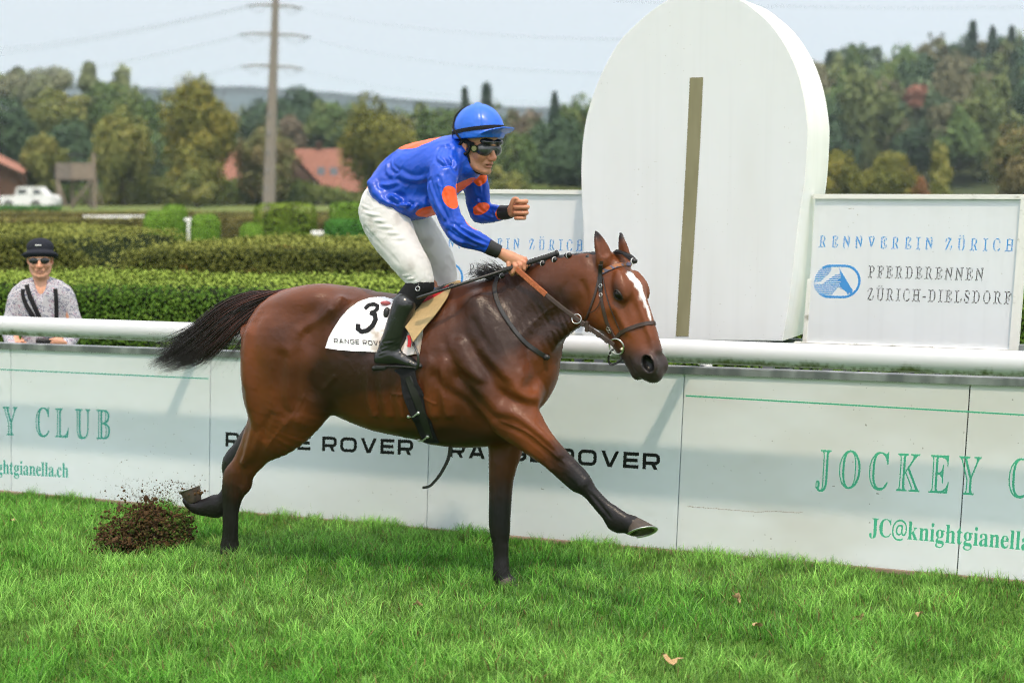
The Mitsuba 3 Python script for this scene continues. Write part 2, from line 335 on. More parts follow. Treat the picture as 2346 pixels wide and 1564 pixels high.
mat('zinc_strip', mikit.proc(lambda p, n, uv: mikit.mix((.17, .185, .20), (.36, .38, .40), mikit.smoothstep(.3, .8, mikit.fbm(p.x * 14, p.y * 14, p.z * 3, 4)))), .45, .5, metallic=.55)
mat('old_plank', mikit.proc(lambda p, n, uv: mikit.mix((.20, .145, .10), (.38, .30, .24), mikit.fbm(p.x * 9 + p.y * 9, p.z * 120, 0, 4))), .85, .2)
mat('teal_print', (.060, .36, .295), .5, .3); mat('green_print', (.075, .44, .27), .5, .3); mat('black_print', (.006, .007, .008), .45, .3)
mat('dark_gap', (.02, .02, .018), .9, .1)
GLYPHS = {
    'R': (104, '3 0,3 4,11 5,14 7,16 13,16 87,15 90,13 94,9 96,4 96,4 100,61 100,76 96,85 91,89 86,91 80,92 69,90 65,88 60,85 56,76 51,70 49,70 48,97 8,100 5,106 4,106 0,74 0,44 46,40 46,40 13,41 9,44 6,53 4,53 0;40 86,40 52,51 52,58 54,64 60,66 68,66 80,64 88,60 92,57 93,51 95,47 95,43 94,41 92'),
    'E': (97, '3 0,3 4,10 4,14 7,16 10,17 15,16 87,15 91,13 94,9 96,4 96,4 100,88 100,87 70,84 70,82 80,79 85,75 89,71 91,58 94,45 94,43 94,41 92,40 89,40 54,49 55,56 58,61 66,63 76,67 76,67 26,63 26,61 38,57 44,50 48,40 49,40 12,42 8,46 6,58 6,70 9,78 13,82 17,87 24,90 31,94 31,89 0'),
    'I': (57, '3 4,12 6,15 9,16 12,17 87,16 91,14 94,9 96,3 96,3 100,54 100,54 96,46 96,43 94,40 88,40 13,41 9,43 7,46 5,54 4,54 0,3 0'),
    'N': (108, '4 0,4 4,10 4,15 7,17 13,17 85,8 95,4 96,4 100,35 100,86 38,86 89,84 92,82 94,73 96,73 100,106 100,105 96,100 96,96 94,95 92,93 88,93 -2,88 -2,24 76,24 13,25 8,27 6,32 4,36 4,37 0'),
    'V': (94, '-3 96,-3 100,46 100,46 96,42 96,36 95,34 92,34 89,57 33,78 88,78 92,76 94,72 96,66 96,66 100,97 100,97 96,93 96,90 94,85 86,51 -3,47 -3,45 0,7 89,3 94'),
    'Z': (97, '4 3,60 94,60 94,42 94,31 92,25 89,21 85,16 76,14 70,10 69,13 100,89 100,89 97,34 7,60 7,65 8,73 11,78 15,84 22,87 29,89 36,93 36,90 0,4 0'),
    'U': (108, '3 96,3 100,53 100,53 96,43 94,41 92,40 88,40 25,42 16,44 12,48 8,55 5,63 5,72 7,77 10,80 13,84 19,86 28,86 87,84 92,82 94,77 96,72 96,72 100,104 100,104 96,99 95,96 94,93 89,93 37,92 25,87 12,80 4,73 0,65 -2,46 -3,37 -1,32 1,27 4,23 8,19 16,16 27,16 88,15 91,12 94,8 96'),
    'C': (103, '6 44,6 60,10 72,13 79,18 85,28 94,37 99,51 102,66 101,86 96,90 98,92 102,96 102,96 68,92 68,85 82,75 92,65 97,55 97,47 95,40 89,35 79,32 66,32 41,32 35,36 21,41 13,46 9,53 6,58 5,67 6,74 7,80 10,86 15,94 23,98 20,98 18,91 10,83 4,71 -1,63 -2,45 -1,37 1,30 4,22 10,14 20,8 31'),
    'H': (115, '3 0,3 4,11 5,14 7,16 13,16 87,15 90,13 94,9 96,4 96,4 100,53 100,53 96,45 95,42 93,41 90,40 84,40 56,41 55,75 56,75 84,75 90,73 93,70 95,62 96,62 100,111 100,111 96,106 96,102 94,99 87,99 13,101 8,103 6,106 4,111 4,111 0,62 0,62 4,69 5,71 6,74 10,75 17,75 48,74 49,41 49,40 48,40 17,41 11,44 6,53 4,53 0'),
    'P': (92, '3 0,3 4,11 5,14 7,16 13,16 87,15 90,13 94,9 96,4 96,4 100,61 100,73 97,82 92,88 83,90 74,89 63,85 57,78 51,69 47,61 45,40 45,40 17,41 11,44 6,53 4,53 0;40 51,48 51,55 52,60 56,63 62,64 68,64 77,63 83,60 90,54 94,49 95,44 94,40 91'),
    'F': (89, '3 97,3 100,86 100,86 70,83 70,81 78,77 86,74 90,69 92,59 94,47 95,42 94,40 91,40 54,50 55,55 58,59 64,62 76,66 76,66 26,62 26,60 38,56 45,48 49,40 49,40 17,41 10,46 5,56 4,56 0,3 0,4 4,10 5,14 8,16 14,16 87,14 92,13 94'),
    'D': (109, '3 96,3 100,60 100,71 97,78 95,88 88,94 82,98 75,101 65,103 54,103 41,100 30,97 23,92 14,86 9,78 5,63 1,56 0,4 0,4 4,13 6,15 8,16 13,16 86,15 91,12 94,9 96;40 14,41 9,44 6,48 5,54 6,61 8,66 11,70 17,73 23,76 34,77 55,76 67,74 76,70 85,64 91,60 93,55 95,47 95,43 94,41 92,40 89'),
    'L': (94, '3 0,3 4,11 5,14 7,16 13,16 87,15 92,12 94,9 96,4 96,4 100,55 100,55 96,48 96,44 94,42 92,40 88,40 17,41 11,43 7,50 6,61 7,70 9,77 13,82 19,87 27,90 34,94 34,88 0'),
    'S': (86, '10 35,14 34,17 24,20 16,24 11,29 7,37 4,46 3,54 6,58 9,60 13,61 17,61 22,59 27,54 33,28 46,17 55,13 61,11 66,11 80,13 85,18 93,23 98,30 101,39 103,46 102,64 98,67 98,69 99,70 103,75 103,75 70,71 70,66 82,62 88,54 94,48 97,41 98,33 96,28 91,26 85,27 79,29 76,33 72,38 68,63 56,68 53,75 45,79 36,79 26,77 17,73 10,65 3,52 -1,47 -2,35 -2,21 2,17 3,14 1,14 -2,10 -2'),
    'O': (115, '6 48,7 62,10 70,14 79,20 86,28 93,36 98,45 101,57 103,70 101,78 99,87 94,93 89,100 81,105 73,108 64,110 54,109 42,108 35,103 24,98 16,91 9,85 5,73 0,63 -2,51 -2,43 -1,31 4,23 10,16 18,11 27,7 38;32 61,32 36,35 24,40 13,45 7,52 3,60 3,68 5,73 9,79 18,82 27,83 43,83 57,82 70,80 78,76 86,71 93,63 97,55 97,46 94,41 90,37 83,34 74'),
    'J': (73, '-1 3,0 9,1 13,4 15,7 16,13 16,16 15,19 12,20 8,20 2,17 -3,17 -6,18 -8,21 -9,27 -8,30 -6,32 -1,32 87,30 92,28 94,24 96,17 96,17 100,69 100,69 96,65 96,60 94,58 92,56 88,56 15,55 6,50 -4,44 -10,38 -13,31 -14,21 -14,13 -13,6 -8,1 -4'),
    'K': (112, '4 4,13 6,15 8,16 12,17 85,15 92,11 95,4 96,4 100,53 100,53 96,44 94,41 90,41 52,73 85,76 90,76 93,75 95,69 96,64 96,64 100,107 100,107 96,102 96,97 95,86 88,60 63,101 11,106 6,109 4,114 4,114 0,62 0,62 4,69 4,72 5,73 7,73 10,44 47,40 44,41 11,43 7,45 6,49 4,53 4,53 0,4 0'),
    'Y': (94, '-3 96,-3 100,45 100,45 96,37 95,34 93,34 90,55 50,74 82,76 87,77 90,75 94,72 96,65 96,65 100,97 100,97 96,90 94,85 88,59 45,59 13,60 10,61 8,64 5,72 4,72 0,22 0,22 4,29 5,32 6,34 9,35 17,35 39,7 91,3 94'),
    'B': (97, '3 96,3 100,56 100,72 97,78 94,82 91,86 86,87 80,87 74,85 68,83 65,77 59,65 54,76 51,83 47,87 43,91 37,92 32,91 21,88 14,83 8,74 3,62 0,4 0,4 4,9 4,12 6,15 9,16 13,16 86,14 92,12 95,7 96;40 50,41 9,43 6,49 5,58 7,62 11,64 14,66 23,65 37,62 44,60 47,55 49,45 51;40 56,45 55,53 57,59 61,61 65,63 75,62 84,59 91,54 94,44 95,42 94,41 92,40 87'),
    'A': (96, '-2 4,4 6,8 10,45 102,49 102,85 17,91 7,93 5,97 4,97 0,50 0,51 4,59 5,61 7,62 9,60 17,55 29,23 29,17 16,16 10,17 8,19 6,24 4,28 4,28 0,-2 0;39 69,26 35,53 36'),
    'k': (79, '4 3,9 5,11 9,11 91,11 94,9 95,4 97,4 100,32 100,33 38,33 38,52 56,53 60,53 62,52 63,45 65,45 68,76 68,76 65,69 63,64 60,49 46,76 7,79 4,83 4,83 0,46 0,46 4,51 5,52 8,36 32,32 29,32 10,34 6,35 5,39 4,39 0,4 0'),
    'n': (84, '4 4,9 5,11 9,11 59,9 63,4 65,4 68,32 68,33 60,39 66,49 70,60 69,64 68,68 64,72 57,73 50,73 9,75 5,80 4,80 0,44 0,44 3,49 5,52 10,52 51,50 58,45 60,39 58,32 52,32 10,34 6,35 5,39 4,39 0,4 0'),
    'i': (44, '4 4,9 5,11 9,11 59,9 63,4 65,4 68,32 68,32 11,34 6,36 4,39 4,39 0,4 0|11 89,11 94,13 98,15 100,20 102,24 102,29 100,32 97,33 93,33 89,32 85,28 81,25 80,19 80,16 81,13 85'),
    'g': (72, '3 -17,5 -11,8 -8,14 -6,9 -2,6 2,5 5,6 11,11 18,22 24,13 29,9 33,6 38,5 44,5 49,6 55,9 59,15 65,20 68,28 70,41 70,51 67,70 67,70 59,59 59,63 53,64 45,63 39,60 32,55 27,47 24,41 23,30 23,27 22,23 19,22 17,23 13,27 11,53 10,59 8,64 6,68 1,69 -5,69 -13,66 -20,60 -25,52 -28,41 -31,30 -31,19 -30,11 -27,5 -22;16 -17,20 -22,24 -24,30 -25,41 -25,48 -24,54 -22,57 -18,58 -14,57 -11,55 -9,51 -8,22 -7,17 -11,16 -14;25 42,27 33,30 28,36 27,40 29,41 31,44 38,44 50,42 60,39 64,36 65,32 65,30 64,27 61,25 55'),
    'h': (84, '4 4,9 5,11 9,11 91,9 95,4 97,4 100,32 100,33 60,40 66,46 69,52 70,60 69,64 68,70 61,73 50,73 9,75 5,80 4,80 0,44 0,44 3,49 5,52 10,52 51,50 58,45 60,39 58,32 52,32 10,34 6,35 5,39 4,39 0,4 0'),
    't': (50, '4 66,18 79,28 93,32 93,32 69,46 68,46 61,32 61,32 13,35 9,38 9,41 10,43 12,45 16,49 15,44 6,41 2,35 -1,28 -2,21 -1,16 1,12 6,11 11,11 61,4 61'),
    'a': (76, '4 11,4 17,6 21,11 28,23 35,44 42,44 56,43 59,40 63,35 65,27 65,23 62,23 60,27 53,27 49,24 44,20 42,14 42,11 44,8 48,7 55,9 59,13 63,22 68,29 70,38 70,46 69,53 68,57 65,61 62,62 58,64 51,65 9,67 8,70 9,72 6,69 2,62 -1,53 -2,48 0,45 3,44 7,37 2,29 -1,17 -2,12 0,8 3,6 7;26 17,28 10,32 7,34 7,38 9,43 13,43 37,39 36,30 30,27 26'),
    'e': (66, '4 28,4 40,7 51,13 60,21 67,30 70,42 69,51 65,58 58,61 49,62 37,26 36,26 28,28 21,31 15,36 11,40 10,45 9,53 12,59 19,62 16,62 15,57 8,48 1,40 -2,31 -2,25 -1,20 1,13 7,10 12,6 19;27 58,25 43,26 42,44 42,44 55,41 63,37 65,31 64'),
    'l': (44, '4 4,9 5,11 9,11 91,11 94,9 95,4 97,4 100,32 100,32 11,34 6,36 4,39 4,39 0,4 0'),
    'c': (65, '4 38,6 46,10 54,14 60,21 66,29 69,35 70,42 70,51 68,56 65,60 60,61 56,61 51,59 48,55 45,49 45,46 46,45 48,43 52,44 60,42 63,38 65,32 64,28 60,25 52,25 35,26 27,28 21,31 15,35 12,39 9,42 8,49 9,56 13,59 16,62 13,55 5,45 -1,38 -2,31 -2,24 0,19 2,14 7,7 16,4 27'),
    '@': (133, '8 37,9 50,10 59,14 69,19 79,23 85,31 93,38 97,49 102,60 105,73 106,85 104,96 100,104 96,111 89,117 81,122 70,124 60,124 47,121 35,117 27,113 21,107 17,103 16,95 16,90 18,85 23,83 29,76 20,71 18,66 16,57 16,52 18,47 20,43 25,39 32,38 40,38 50,41 58,44 65,49 70,56 75,63 76,75 77,83 76,92 73,90 45,90 34,92 30,95 26,99 25,103 26,106 28,111 35,113 42,114 47,113 62,111 71,108 77,102 84,95 90,86 94,76 96,65 96,52 93,44 90,37 85,28 75,24 67,20 53,19 37,21 27,23 21,29 10,35 5,42 0,51 -2,58 -3,76 -3,96 3,96 -7,89 -10,73 -13,56 -13,42 -10,31 -5,20 4,14 13,10 24;49 42,51 33,53 30,56 27,64 25,67 25,72 28,76 32,79 41,80 66,75 67,68 68,62 66,58 64,54 60,52 55,50 48'),
    '.': (39, '11 5,11 13,13 16,16 17,23 18,26 16,28 14,29 11,28 3,27 0,24 -1,19 -2,14 -1,12 2'),
    '-': (48, '6 45,42 45,42 34,6 34'),
}
def glyph(ch):
    a, s = GLYPHS[ch]; ps = []
    for p in s.split('|'):
        r = [[tuple(map(int, q.split())) for q in ring.split(',')] for ring in p.split(';')]
        ps.append(sg.Polygon(r[0], r[1:]).buffer(0))
    return a, so.unary_union(ps)
def lighten(g, t, r):
    """Thinner stems, hairlines kept."""
    hair = g.difference(g.buffer(-r).buffer(r + .3)); hair = [h for h in getattr(hair, 'geoms', [hair]) if h.area > 22]
    return so.unary_union([g.buffer(-t)] + [h.buffer(1.5) for h in hair]).buffer(.5)
def word(text, style='bold', gap=0, space=45, dx=1.0):
    """Letters 100 high as one shape, from x = 0; returns (shape, width)."""
    x, out = 0.0, []
    for ch in text:
        if ch == ' ': x += space; continue
        um = ch == 'Ü'; a, g = glyph('U' if um else ch); g = sa.scale(g, dx, 1, origin=(0, 0)); a *= dx
        b = g.bounds
        if ch == '-': g = sa.scale(g, 1, .7)
        elif style == 'thin': g = lighten(g, 3.8, 3.4)
        if style == 'fine': g = lighten(g, 4.6, 4.0)
        if style == 'inline': g = g.difference(sa.translate(g.buffer(-5.4), -1.9, 0))
        if um: m = (b[0] + b[2]) / 2; g = so.unary_union([g] + [sg.Point(m + s, 118).buffer(5.5) for s in (-14, 14)])
        out.append(sa.translate(g, x - b[0], 0)); x += (b[2] - b[0]) + gap
    return so.unary_union(out), x - gap
def wide(text, wt=21.0, gap=26.0, space=62.0):
    """Broad square sans capitals."""
    x, out = 0.0, []; h = wt / 2
    ln = lambda *p, r=0: sg.LineString(p).buffer(h, cap_style=2, join_style=2 if not r else 1)
    def rr(x0, y0, x1, y1, r=20): return sg.box(x0 + r, y0 + r, x1 - r, y1 - r).buffer(r).exterior
    for ch in text:
        if ch == ' ': x += space; continue
        W = {'R': 108, 'A': 118, 'N': 112, 'G': 118, 'E': 98, 'O': 122, 'V': 120}[ch]; T_, B = 100 - h, h
        if ch == 'O': g = rr(h, B, W - h, T_, 26).buffer(h)
        elif ch == 'E': g = so.unary_union([ln((h, 0), (h, 100)), ln((0, T_), (W, T_)), ln((0, B), (W, B)), ln((0, 50), (W - 6, 50))])
        elif ch == 'R': g = so.unary_union([ln((h, 0), (h, 100)), rr(h, 38, W - h, T_, 20).buffer(h).intersection(sg.box(30, 0, 200, 100)), ln((0, T_), (50, T_)), ln((0, 38), (50, 38)), ln((W - 46, 40), (W - 14, -20)).intersection(sg.box(0, 0, 200, 60))])
        elif ch == 'A': g = so.unary_union([ln((h * .9, -10), (W / 2, 104)), ln((W - h * .9, -10), (W / 2, 104)), ln((24, 28), (W - 24, 28))]).intersection(sg.box(-20, 0, 200, 100))
        elif ch == 'V': g = so.unary_union([ln((h * .9, 110), (W / 2, -4)), ln((W - h * .9, 110), (W / 2, -4))]).intersection(sg.box(-20, 0, 200, 100))
        elif ch == 'N': g = so.unary_union([ln((h, 0), (h, 100)), ln((W - h, 0), (W - h, 100)), ln((h * .6, 106), (W - h * .6, -6))]).intersection(sg.box(0, 0, W, 100))
        else: g = so.unary_union([rr(h, B, W - h, T_, 26).buffer(h).difference(sg.box(W - 40, 44, 200, 66)), ln((W * .52, 46), (W, 46)), ln((W - h, 16), (W - h, 54))])
        out.append(sa.translate(g, x, 0)); x += W + gap
    return so.unary_union(out), x - gap
def words_of(g, gap):
    """The pieces of a line of lettering, gathered into words by the gaps between them."""
    ps = sorted([q for q in getattr(g, 'geoms', [g]) if q.geom_type == 'Polygon' and q.area > 1e-7], key=lambda q: q.bounds[0]); out, end = [], -1e9
    for q in ps:
        if q.bounds[0] - end > gap: out.append([])
        out[-1].append(q); end = max(end, q.bounds[2])
    return [sg.MultiPolygon(w) for w in out]
def print_on(parent, name, shape_w, p0, p1, cap, o, bsdf, label=None, depth=.0012, clip=None):
    """Flat lettering on a plane of the fence's frame: from (s, t) p0 to p1 along the baseline, capitals cap metres tall, standing depth proud of offset o."""
    g, w = shape_w; k = np.linalg.norm(np.subtract(p1, p0)) / w; a = math.atan2(p1[1] - p0[1], p1[0] - p0[0])
    g = sa.affine_transform(g, [k * math.cos(a), -cap / 100 * 0, k * math.sin(a), cap / 100, p0[0], p0[1]])
    if clip is not None: g = g.intersection(clip)
    for w_ in words_of(g.simplify(.0004), cap * .42):
        m = poly_mesh(w_, depth); v = m.vertices; part(parent, name, fixed(trimesh.Trimesh(fpt(v[:, 0], v[:, 1], o - v[:, 2]), m.faces, process=False)), bsdf, label)
S0 = fst(-60, 960)[0]; J = [fst(25, 960)[0], fst(481, 960)[0], fst(980, 1100)[0], fst(1561, 1000)[0], fst(2214, 1000)[0]]; S1 = J[4] + 3.2
def hoarding(label, spans, bs):
    k = thing('hoarding', label, 'hoarding', 'advertising hoardings along the rail')
    for a, b in spans: part(k, 'panel', fbox(a + .003, b - .003, .035, FH - .03, 0, .028, .002), bs)
    a, b = spans[0][0], spans[-1][1]
    part(k, 'capping', cat(fbox(a, b, FH - .040, FH - .003, -.014, .002, .001), fbox(a, b, FH - .003, FH, -.014, .06)), 'zinc_strip')
    part(k, 'base_plank', fbox(a + .001, b - .001, -.05, .035, -.006, .026, .003), 'old_plank')
    part(k, 'backing', fbox(a, b, .06, FH - .05, .030, .05), 'dark_gap')
    return k
h1 = hoarding('left hoarding with green serif lettering behind the horse\'s tail', [(S0 - 2.6, S0), (S0, J[0]), (J[0], J[1])], 'board_cool')
h2 = hoarding('middle hoarding with bold black wide lettering behind the horse', [(J[1], J[2]), (J[2], J[3])], 'board_cool')
h3 = hoarding('right hoarding with green serif lettering and a web address', [(J[3], J[4]), (J[4], S1)], 'board_warm')
O_ = -.0004
def pline(key, x0, y0, x1, y1, bs, wd=.0075, clip=None):
    a, b = fst(x0, y0), fst(x1, y1); d = np.array([b[0] - a[0], b[1] - a[1]])
    q = np.array([[a[0], a[1] - wd / 2], [b[0], b[1] - wd / 2], [b[0], b[1] + wd / 2], [a[0], a[1] + wd / 2]]); m = poly_mesh(sg.Polygon(q), .001); v = m.vertices
    part(key, 'rule', fixed(trimesh.Trimesh(fpt(v[:, 0], v[:, 1], -v[:, 2] + O_), m.faces, process=False)), bs)
pline(h1, -40, 844, 478, 867, 'teal_print'); pline(h3, 1571, 906, 2346, 950, 'green_print'); 
def base_pts(x0, y0, x1, y1): return fst(x0, y0), fst(x1, y1)
JC = word('JOCKEY CLUB', 'inline', 30, 62, .72); EM = word('JC@knightgianella.ch', 'bold', 5, 40, .62)
a, b = base_pts(82, 999, 252, 1006); wj = JC[1]; sub = word('CLUB', 'inline', 30, 62, .72)[1]; step = (b - a) / sub
print_on(h1, 'lettering', JC, b - step * wj, b, .200, O_, 'teal_print', clip=sg.box(S0, 0, J[1], 2))
a, b = base_pts(32, 1086, 157, 1093); sub = word('gianella.ch', 'bold', 5, 40, .62)[1]; step = (b - a) / sub
print_on(h1, 'lettering', EM, b - step * EM[1], b, .096, O_, 'teal_print', clip=sg.box(S0, 0, J[1], 2))
a, b = base_pts(1868, 1113, 2243, 1134); sub = word('JOCKEY', 'inline', 30, 62, .72)[1]; step = (b - a) / sub
print_on(h3, 'lettering', JC, a, a + step * wj, .200, O_, 'green_print', clip=sg.box(J[3], 0, S1, 2))
a, b = base_pts(1991, 1226, 2323, 1257); sub = word('JC@knightgianel', 'bold', 5, 40, .62)[1]; step = (b - a) / sub
print_on(h3, 'lettering', EM, a, a + step * EM[1], .096, O_, 'green_print', clip=sg.box(J[3], 0, S1, 2))
RR = wide('RANGE ROVER')
for x0, y0, x1, y1 in ((517, 1022, 946, 1042), (1030, 1046, 1511, 1076)): print_on(h2, 'lettering', RR, *base_pts(x0, y0, x1, y1), .0925, O_, 'black_print')
# long scratch on the right hoarding
sc_ = [fst(x, y) for x, y in ((1575, 1159), (1650, 1165), (1735, 1172), (1770, 1170), (1830, 1174), (1840, 1172))]
part(h3, 'scratch', tube([fpt(*p, -.0006) for p in sc_], .0011, 4), 'old_plank')
# ---------------------------------------------------------------- rail
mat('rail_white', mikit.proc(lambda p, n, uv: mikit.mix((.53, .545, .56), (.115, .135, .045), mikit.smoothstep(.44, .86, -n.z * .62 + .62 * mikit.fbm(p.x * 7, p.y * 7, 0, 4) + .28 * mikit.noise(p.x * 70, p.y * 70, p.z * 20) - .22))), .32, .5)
mat('white_paint', (.80, .80, .79), .45, .4)
ra, rb = at(0, 745.5, 1), at(2346, 834, 1)
def plane_pt(px, py, o):
    r = ray(px, py); return EYE + r * (((FO + o * FN - EYE) @ FN) / (r @ FN))
RO = -.33
A, B = plane_pt(0, 745.3, RO), plane_pt(2346, 833.8, RO); e = B - A; A, B = A - e * .6, B + e * .5
rail = thing('running_rail', 'white tubular running rail with green algae along its underside', 'rail')
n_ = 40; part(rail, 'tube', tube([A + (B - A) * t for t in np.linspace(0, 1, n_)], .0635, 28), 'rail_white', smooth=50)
fax = unit(B - A)
for x in (440, 1560, -900, 2900):                                                         # arms from posts behind the hoarding
    s = fst(x, 810)[0]; top = fpt(s + .12, FH + .035, .09); c = A + fax * ((fpt(s - .03, FH, RO) - A) @ fax) - [0, 0, .02]
    k = part(rail, 'arm', tube(smooth_path([top - [0, 0, .02], top * .55 + c * .45 + [0, 0, .02], c], 12), [.030] * 8 + [.032, .036, .042, .05], 12), 'white_paint', smooth=True)
    part(rail, 'post', tube([fpt(s + .12, -.2, .09), fpt(s + .12, FH + .045, .09)], .035, 14), 'white_paint', smooth=40)
# ---------------------------------------------------------------- finish post and club signs
TB = .35
def tst(px, py): return fst(px, py, TB)
tower = thing('finish_post', 'tall white rounded finish post with a dark olive centre stripe', 'finish post')
fl_ = [(1334, 778), (1336, 640), (1337, 560), (1334.5, 479), (1332, 430), (1331.5, 377.5), (1333.6, 337.6), (1341, 282), (1353.5, 233), (1369, 190), (1393.5, 138), (1424, 89), (1455, 58), (1485.5, 30.7), (1528.5, 1.5), (1572, -16), (1614, -22), (1658, -15), (1700, 1.5), (1731, 24.5), (1762, 52), (1792, 92), (1817, 138), (1835, 190), (1846, 245.5), (1851, 307), (1849, 353), (1844.6, 414), (1834, 479), (1825, 610 - 62), (1815, 640), (1800, 740), (1792.5, 781)]
ol = np.array([tst(x, y) for x, y in fl_]); ol = np.vstack([smooth_path(ol, 90)])
tp = sg.Polygon(ol); TD = .50
def slab(poly, o0, o1):
    m = poly_mesh(poly, 1.0); v = m.vertices
    return fixed(trimesh.Trimesh(fpt(v[:, 0], v[:, 1], np.where(v[:, 2] < .5, o0, o1)), m.faces, process=False))
def face_white(seed, base, dirt):
    def fn(p, n, uv):
        a = mikit.fbm(p.x * 3 + seed, p.y * 3, p.z * .7, 4); b = mikit.noise(p.x * 90, p.y * 90, p.z * 90); c = mikit.fbm(p.x * 11, p.y * 11, p.z * 2.5, 3)
        k = mikit.mix(base, dirt, .75 * mikit.smoothstep(.35, .75, a)); k = k * (1 - .028 * mikit.smoothstep(.45, .8, mikit.fbm(p.x * 30 + seed, p.y * 30, p.z * .9, 3)))
        return mikit.mix(k, (.30, .27, .22), .7 * mikit.smoothstep(.90, .96, b) * mikit.smoothstep(.5, .7, c))
    return mikit.proc(fn)
mat('post_face', face_white(2.0, (.70, .715, .745), (.65, .66, .67)), .5, .3); mat('post_edge', face_white(5.0, (.84, .84, .82), (.78, .77, .74)), .5, .35)
mat('olive_stripe', mikit.proc(lambda p, n, uv: mikit.mix((.185, .170, .095), (.27, .25, .155), mikit.fbm(p.x * 22, p.y * 22, p.z * 4, 4))), .6, .35)
part(tower, 'face', slab(tp.buffer(-.004), TB, TB + .02), 'post_face')
part(tower, 'edge', slab(tp, TB + .004, TB + TD), 'post_edge', smooth=35)
sp_ = sg.Polygon([tst(x, y) for x, y in ((1581, 178), (1611, 177.5), (1604, 330), (1595, 480), (1577.5, 770), (1548.5, 770), (1566, 480), (1574, 330))])
part(tower, 'stripe', slab(sp_, TB - .004, TB + .002), 'olive_stripe')
b0, b1 = tst(1334, 778), tst(1792, 781)
part(tower, 'foot_rail', cat(fbox(b0[0], b1[0], b0[1] - .09, b0[1] - .005, TB + .03, TB + .09), fbox(b0[0], b1[0], b0[1] - .09, b0[1] - .005, TB + TD - .08, TB + TD - .02)), 'zinc_strip')
for s in (b0[0] + .06, b1[0] - .12):
    for o in (TB + .05, TB + TD - .07): part(tower, 'leg', fbox(s, s + .06, -.2, b0[1] - .004, o, o + .05), 'zinc_strip')
SB = TB + .20                                                                            # the signs stand a little behind the post's face
def sst(px, py): return fst(px, py, SB)
mat('sign_blue', (.055, .26, .62), .45, .4); mat('sign_grey', (.075, .075, .085), .5, .3); mat('sign_white', face_white(8.0, (.69, .715, .755), (.66, .68, .71)), .35, .4)
mat('frame_white', mikit.proc(lambda p, n, uv: mikit.mix((.72, .72, .69), (.22, .21, .17), .75 * mikit.smoothstep(.60, .82, mikit.fbm(p.x * 16, p.y * 16, p.z * 22, 4)))), .55, .3)
def emblem(key, cx, cy, k):
    """The club's mark: a rounded frame, and a horse's head that streams away in stripes."""
    fr = sg.box(-62, -44, 62, 44).intersection(sg.box(-18, -44, 18, 44).buffer(44).intersection(sg.box(-62, -44, 62, 44))); pill = sg.LineString([(-18, 0), (18, 0)]).buffer(44)
    ring = pill.difference(pill.buffer(-6)); ring = ring.difference(sg.Polygon([(-70, -36), (-34, -36), (-40, 36), (-70, 36)]))
    head = sg.Polygon([(4.6, 36), (11.5, 23), (16.7, 16), (38, -16), (43, -22), (42, -31), (38, -33), (34, -28), (33, -33), (30, -34.6), (26.8, -27.4), (16.7, -20.7), (3.7, -16), (-5, -27), (-15, -40), (-40, -40), (-58, -20), (-62, -8), (-38, -8), (-25, 4.3), (-7.8, 16), (6.6, 22)])
    blob = sg.Polygon([(-58, 14), (-46, 34), (-30, 38), (-18, 38), (-16, 30), (-22, 20), (-30, 13), (-44, -2), (-62, -4)])
    lines = so.unary_union([sg.box(-70, y, 70, y + 2.7) for y in np.arange(-40, 40, 5.0)])
    solid = sg.Polygon([(4, 40), (80, 40), (80, -50), (6, -50), (14, -16), (6, -8), (12, -2), (2, 4), (10, 9)])
    g = so.unary_union([ring, head.intersection(solid), head.union(blob).intersection(pill).intersection(lines)])
    a = sst(cx, cy); g = sa.affine_transform(g, [k, 0, 0, k, a[0], a[1]]); part(key, 'emblem', slab(g.simplify(.0003), SB - .0016, SB - .0004), 'sign_blue')
def club_sign(label, corners, legs):
    """corners: the sheet's outline in pixels."""
    key = thing('club_sign', label, 'sign', 'club signs beside the finish post')
    q = np.array([sst(*c) for c in corners]); part(key, 'sheet', slab(sg.Polygon(q), SB, SB + .02), 'sign_white')
    return key, q
kr, q = club_sign('right club sign with blue and black serif lettering and a horse emblem', [(1868, 452), (2342, 455), (2312, 803), (1846, 786)], 0)
def bar(key, name, p, q, wd, o0, o1, bs):
    p, q = np.array(p), np.array(q); d = q - p; n = np.array([-d[1], d[0]]) / np.linalg.norm(d) * wd / 2
    part(key, name, slab(sg.Polygon([p - n, q - n, q + n, p + n]), o0, o1), bs)
TH = .026
bar(kr, 'frame_top', sst(1864, 450), sst(2400, 451), TH, SB - .018, SB + .03, 'frame_white'); bar(kr, 'frame_bottom', sst(1820, 787), sst(2330, 805.5), TH * .9, SB - .016, SB + .03, 'frame_white')
bar(kr, 'frame_side', sst(1855, 640), sst(1843.5, 786), .022, SB - .012, SB + .03, 'frame_white'); bar(kr, 'post', sst(2350, 452), sst(2322, 806), .045, SB - .022, SB + .04, 'frame_white')
for s in (q[3][0] + .1, q[2][0] + .02): part(kr, 'leg', fbox(s, s + .05, -.2, q[3][1] + .02, SB + .021, SB + .06), 'zinc_strip')
kl, ql = club_sign('left club sign with blue and black serif lettering, partly hidden behind the jockey', [(958, 438), (1350, 443), (1350, 766), (942, 750)], 0)
bar(kl, 'frame_top', sst(950, 437), sst(1350, 440.5), TH, SB - .018, SB + .03, 'frame_white'); bar(kl, 'frame_bottom', sst(940, 750.5), sst(1350, 767), TH * .9, SB - .016, SB + .03, 'frame_white'); bar(kl, 'post', sst(956, 440), sst(940, 750), .045, SB - .022, SB + .04, 'frame_white')
for s in (ql[3][0] + .1, ql[2][0] - .1): part(kl, 'leg', fbox(s, s + .05, -.2, ql[3][1] + .02, SB + .021, SB + .06), 'zinc_strip')
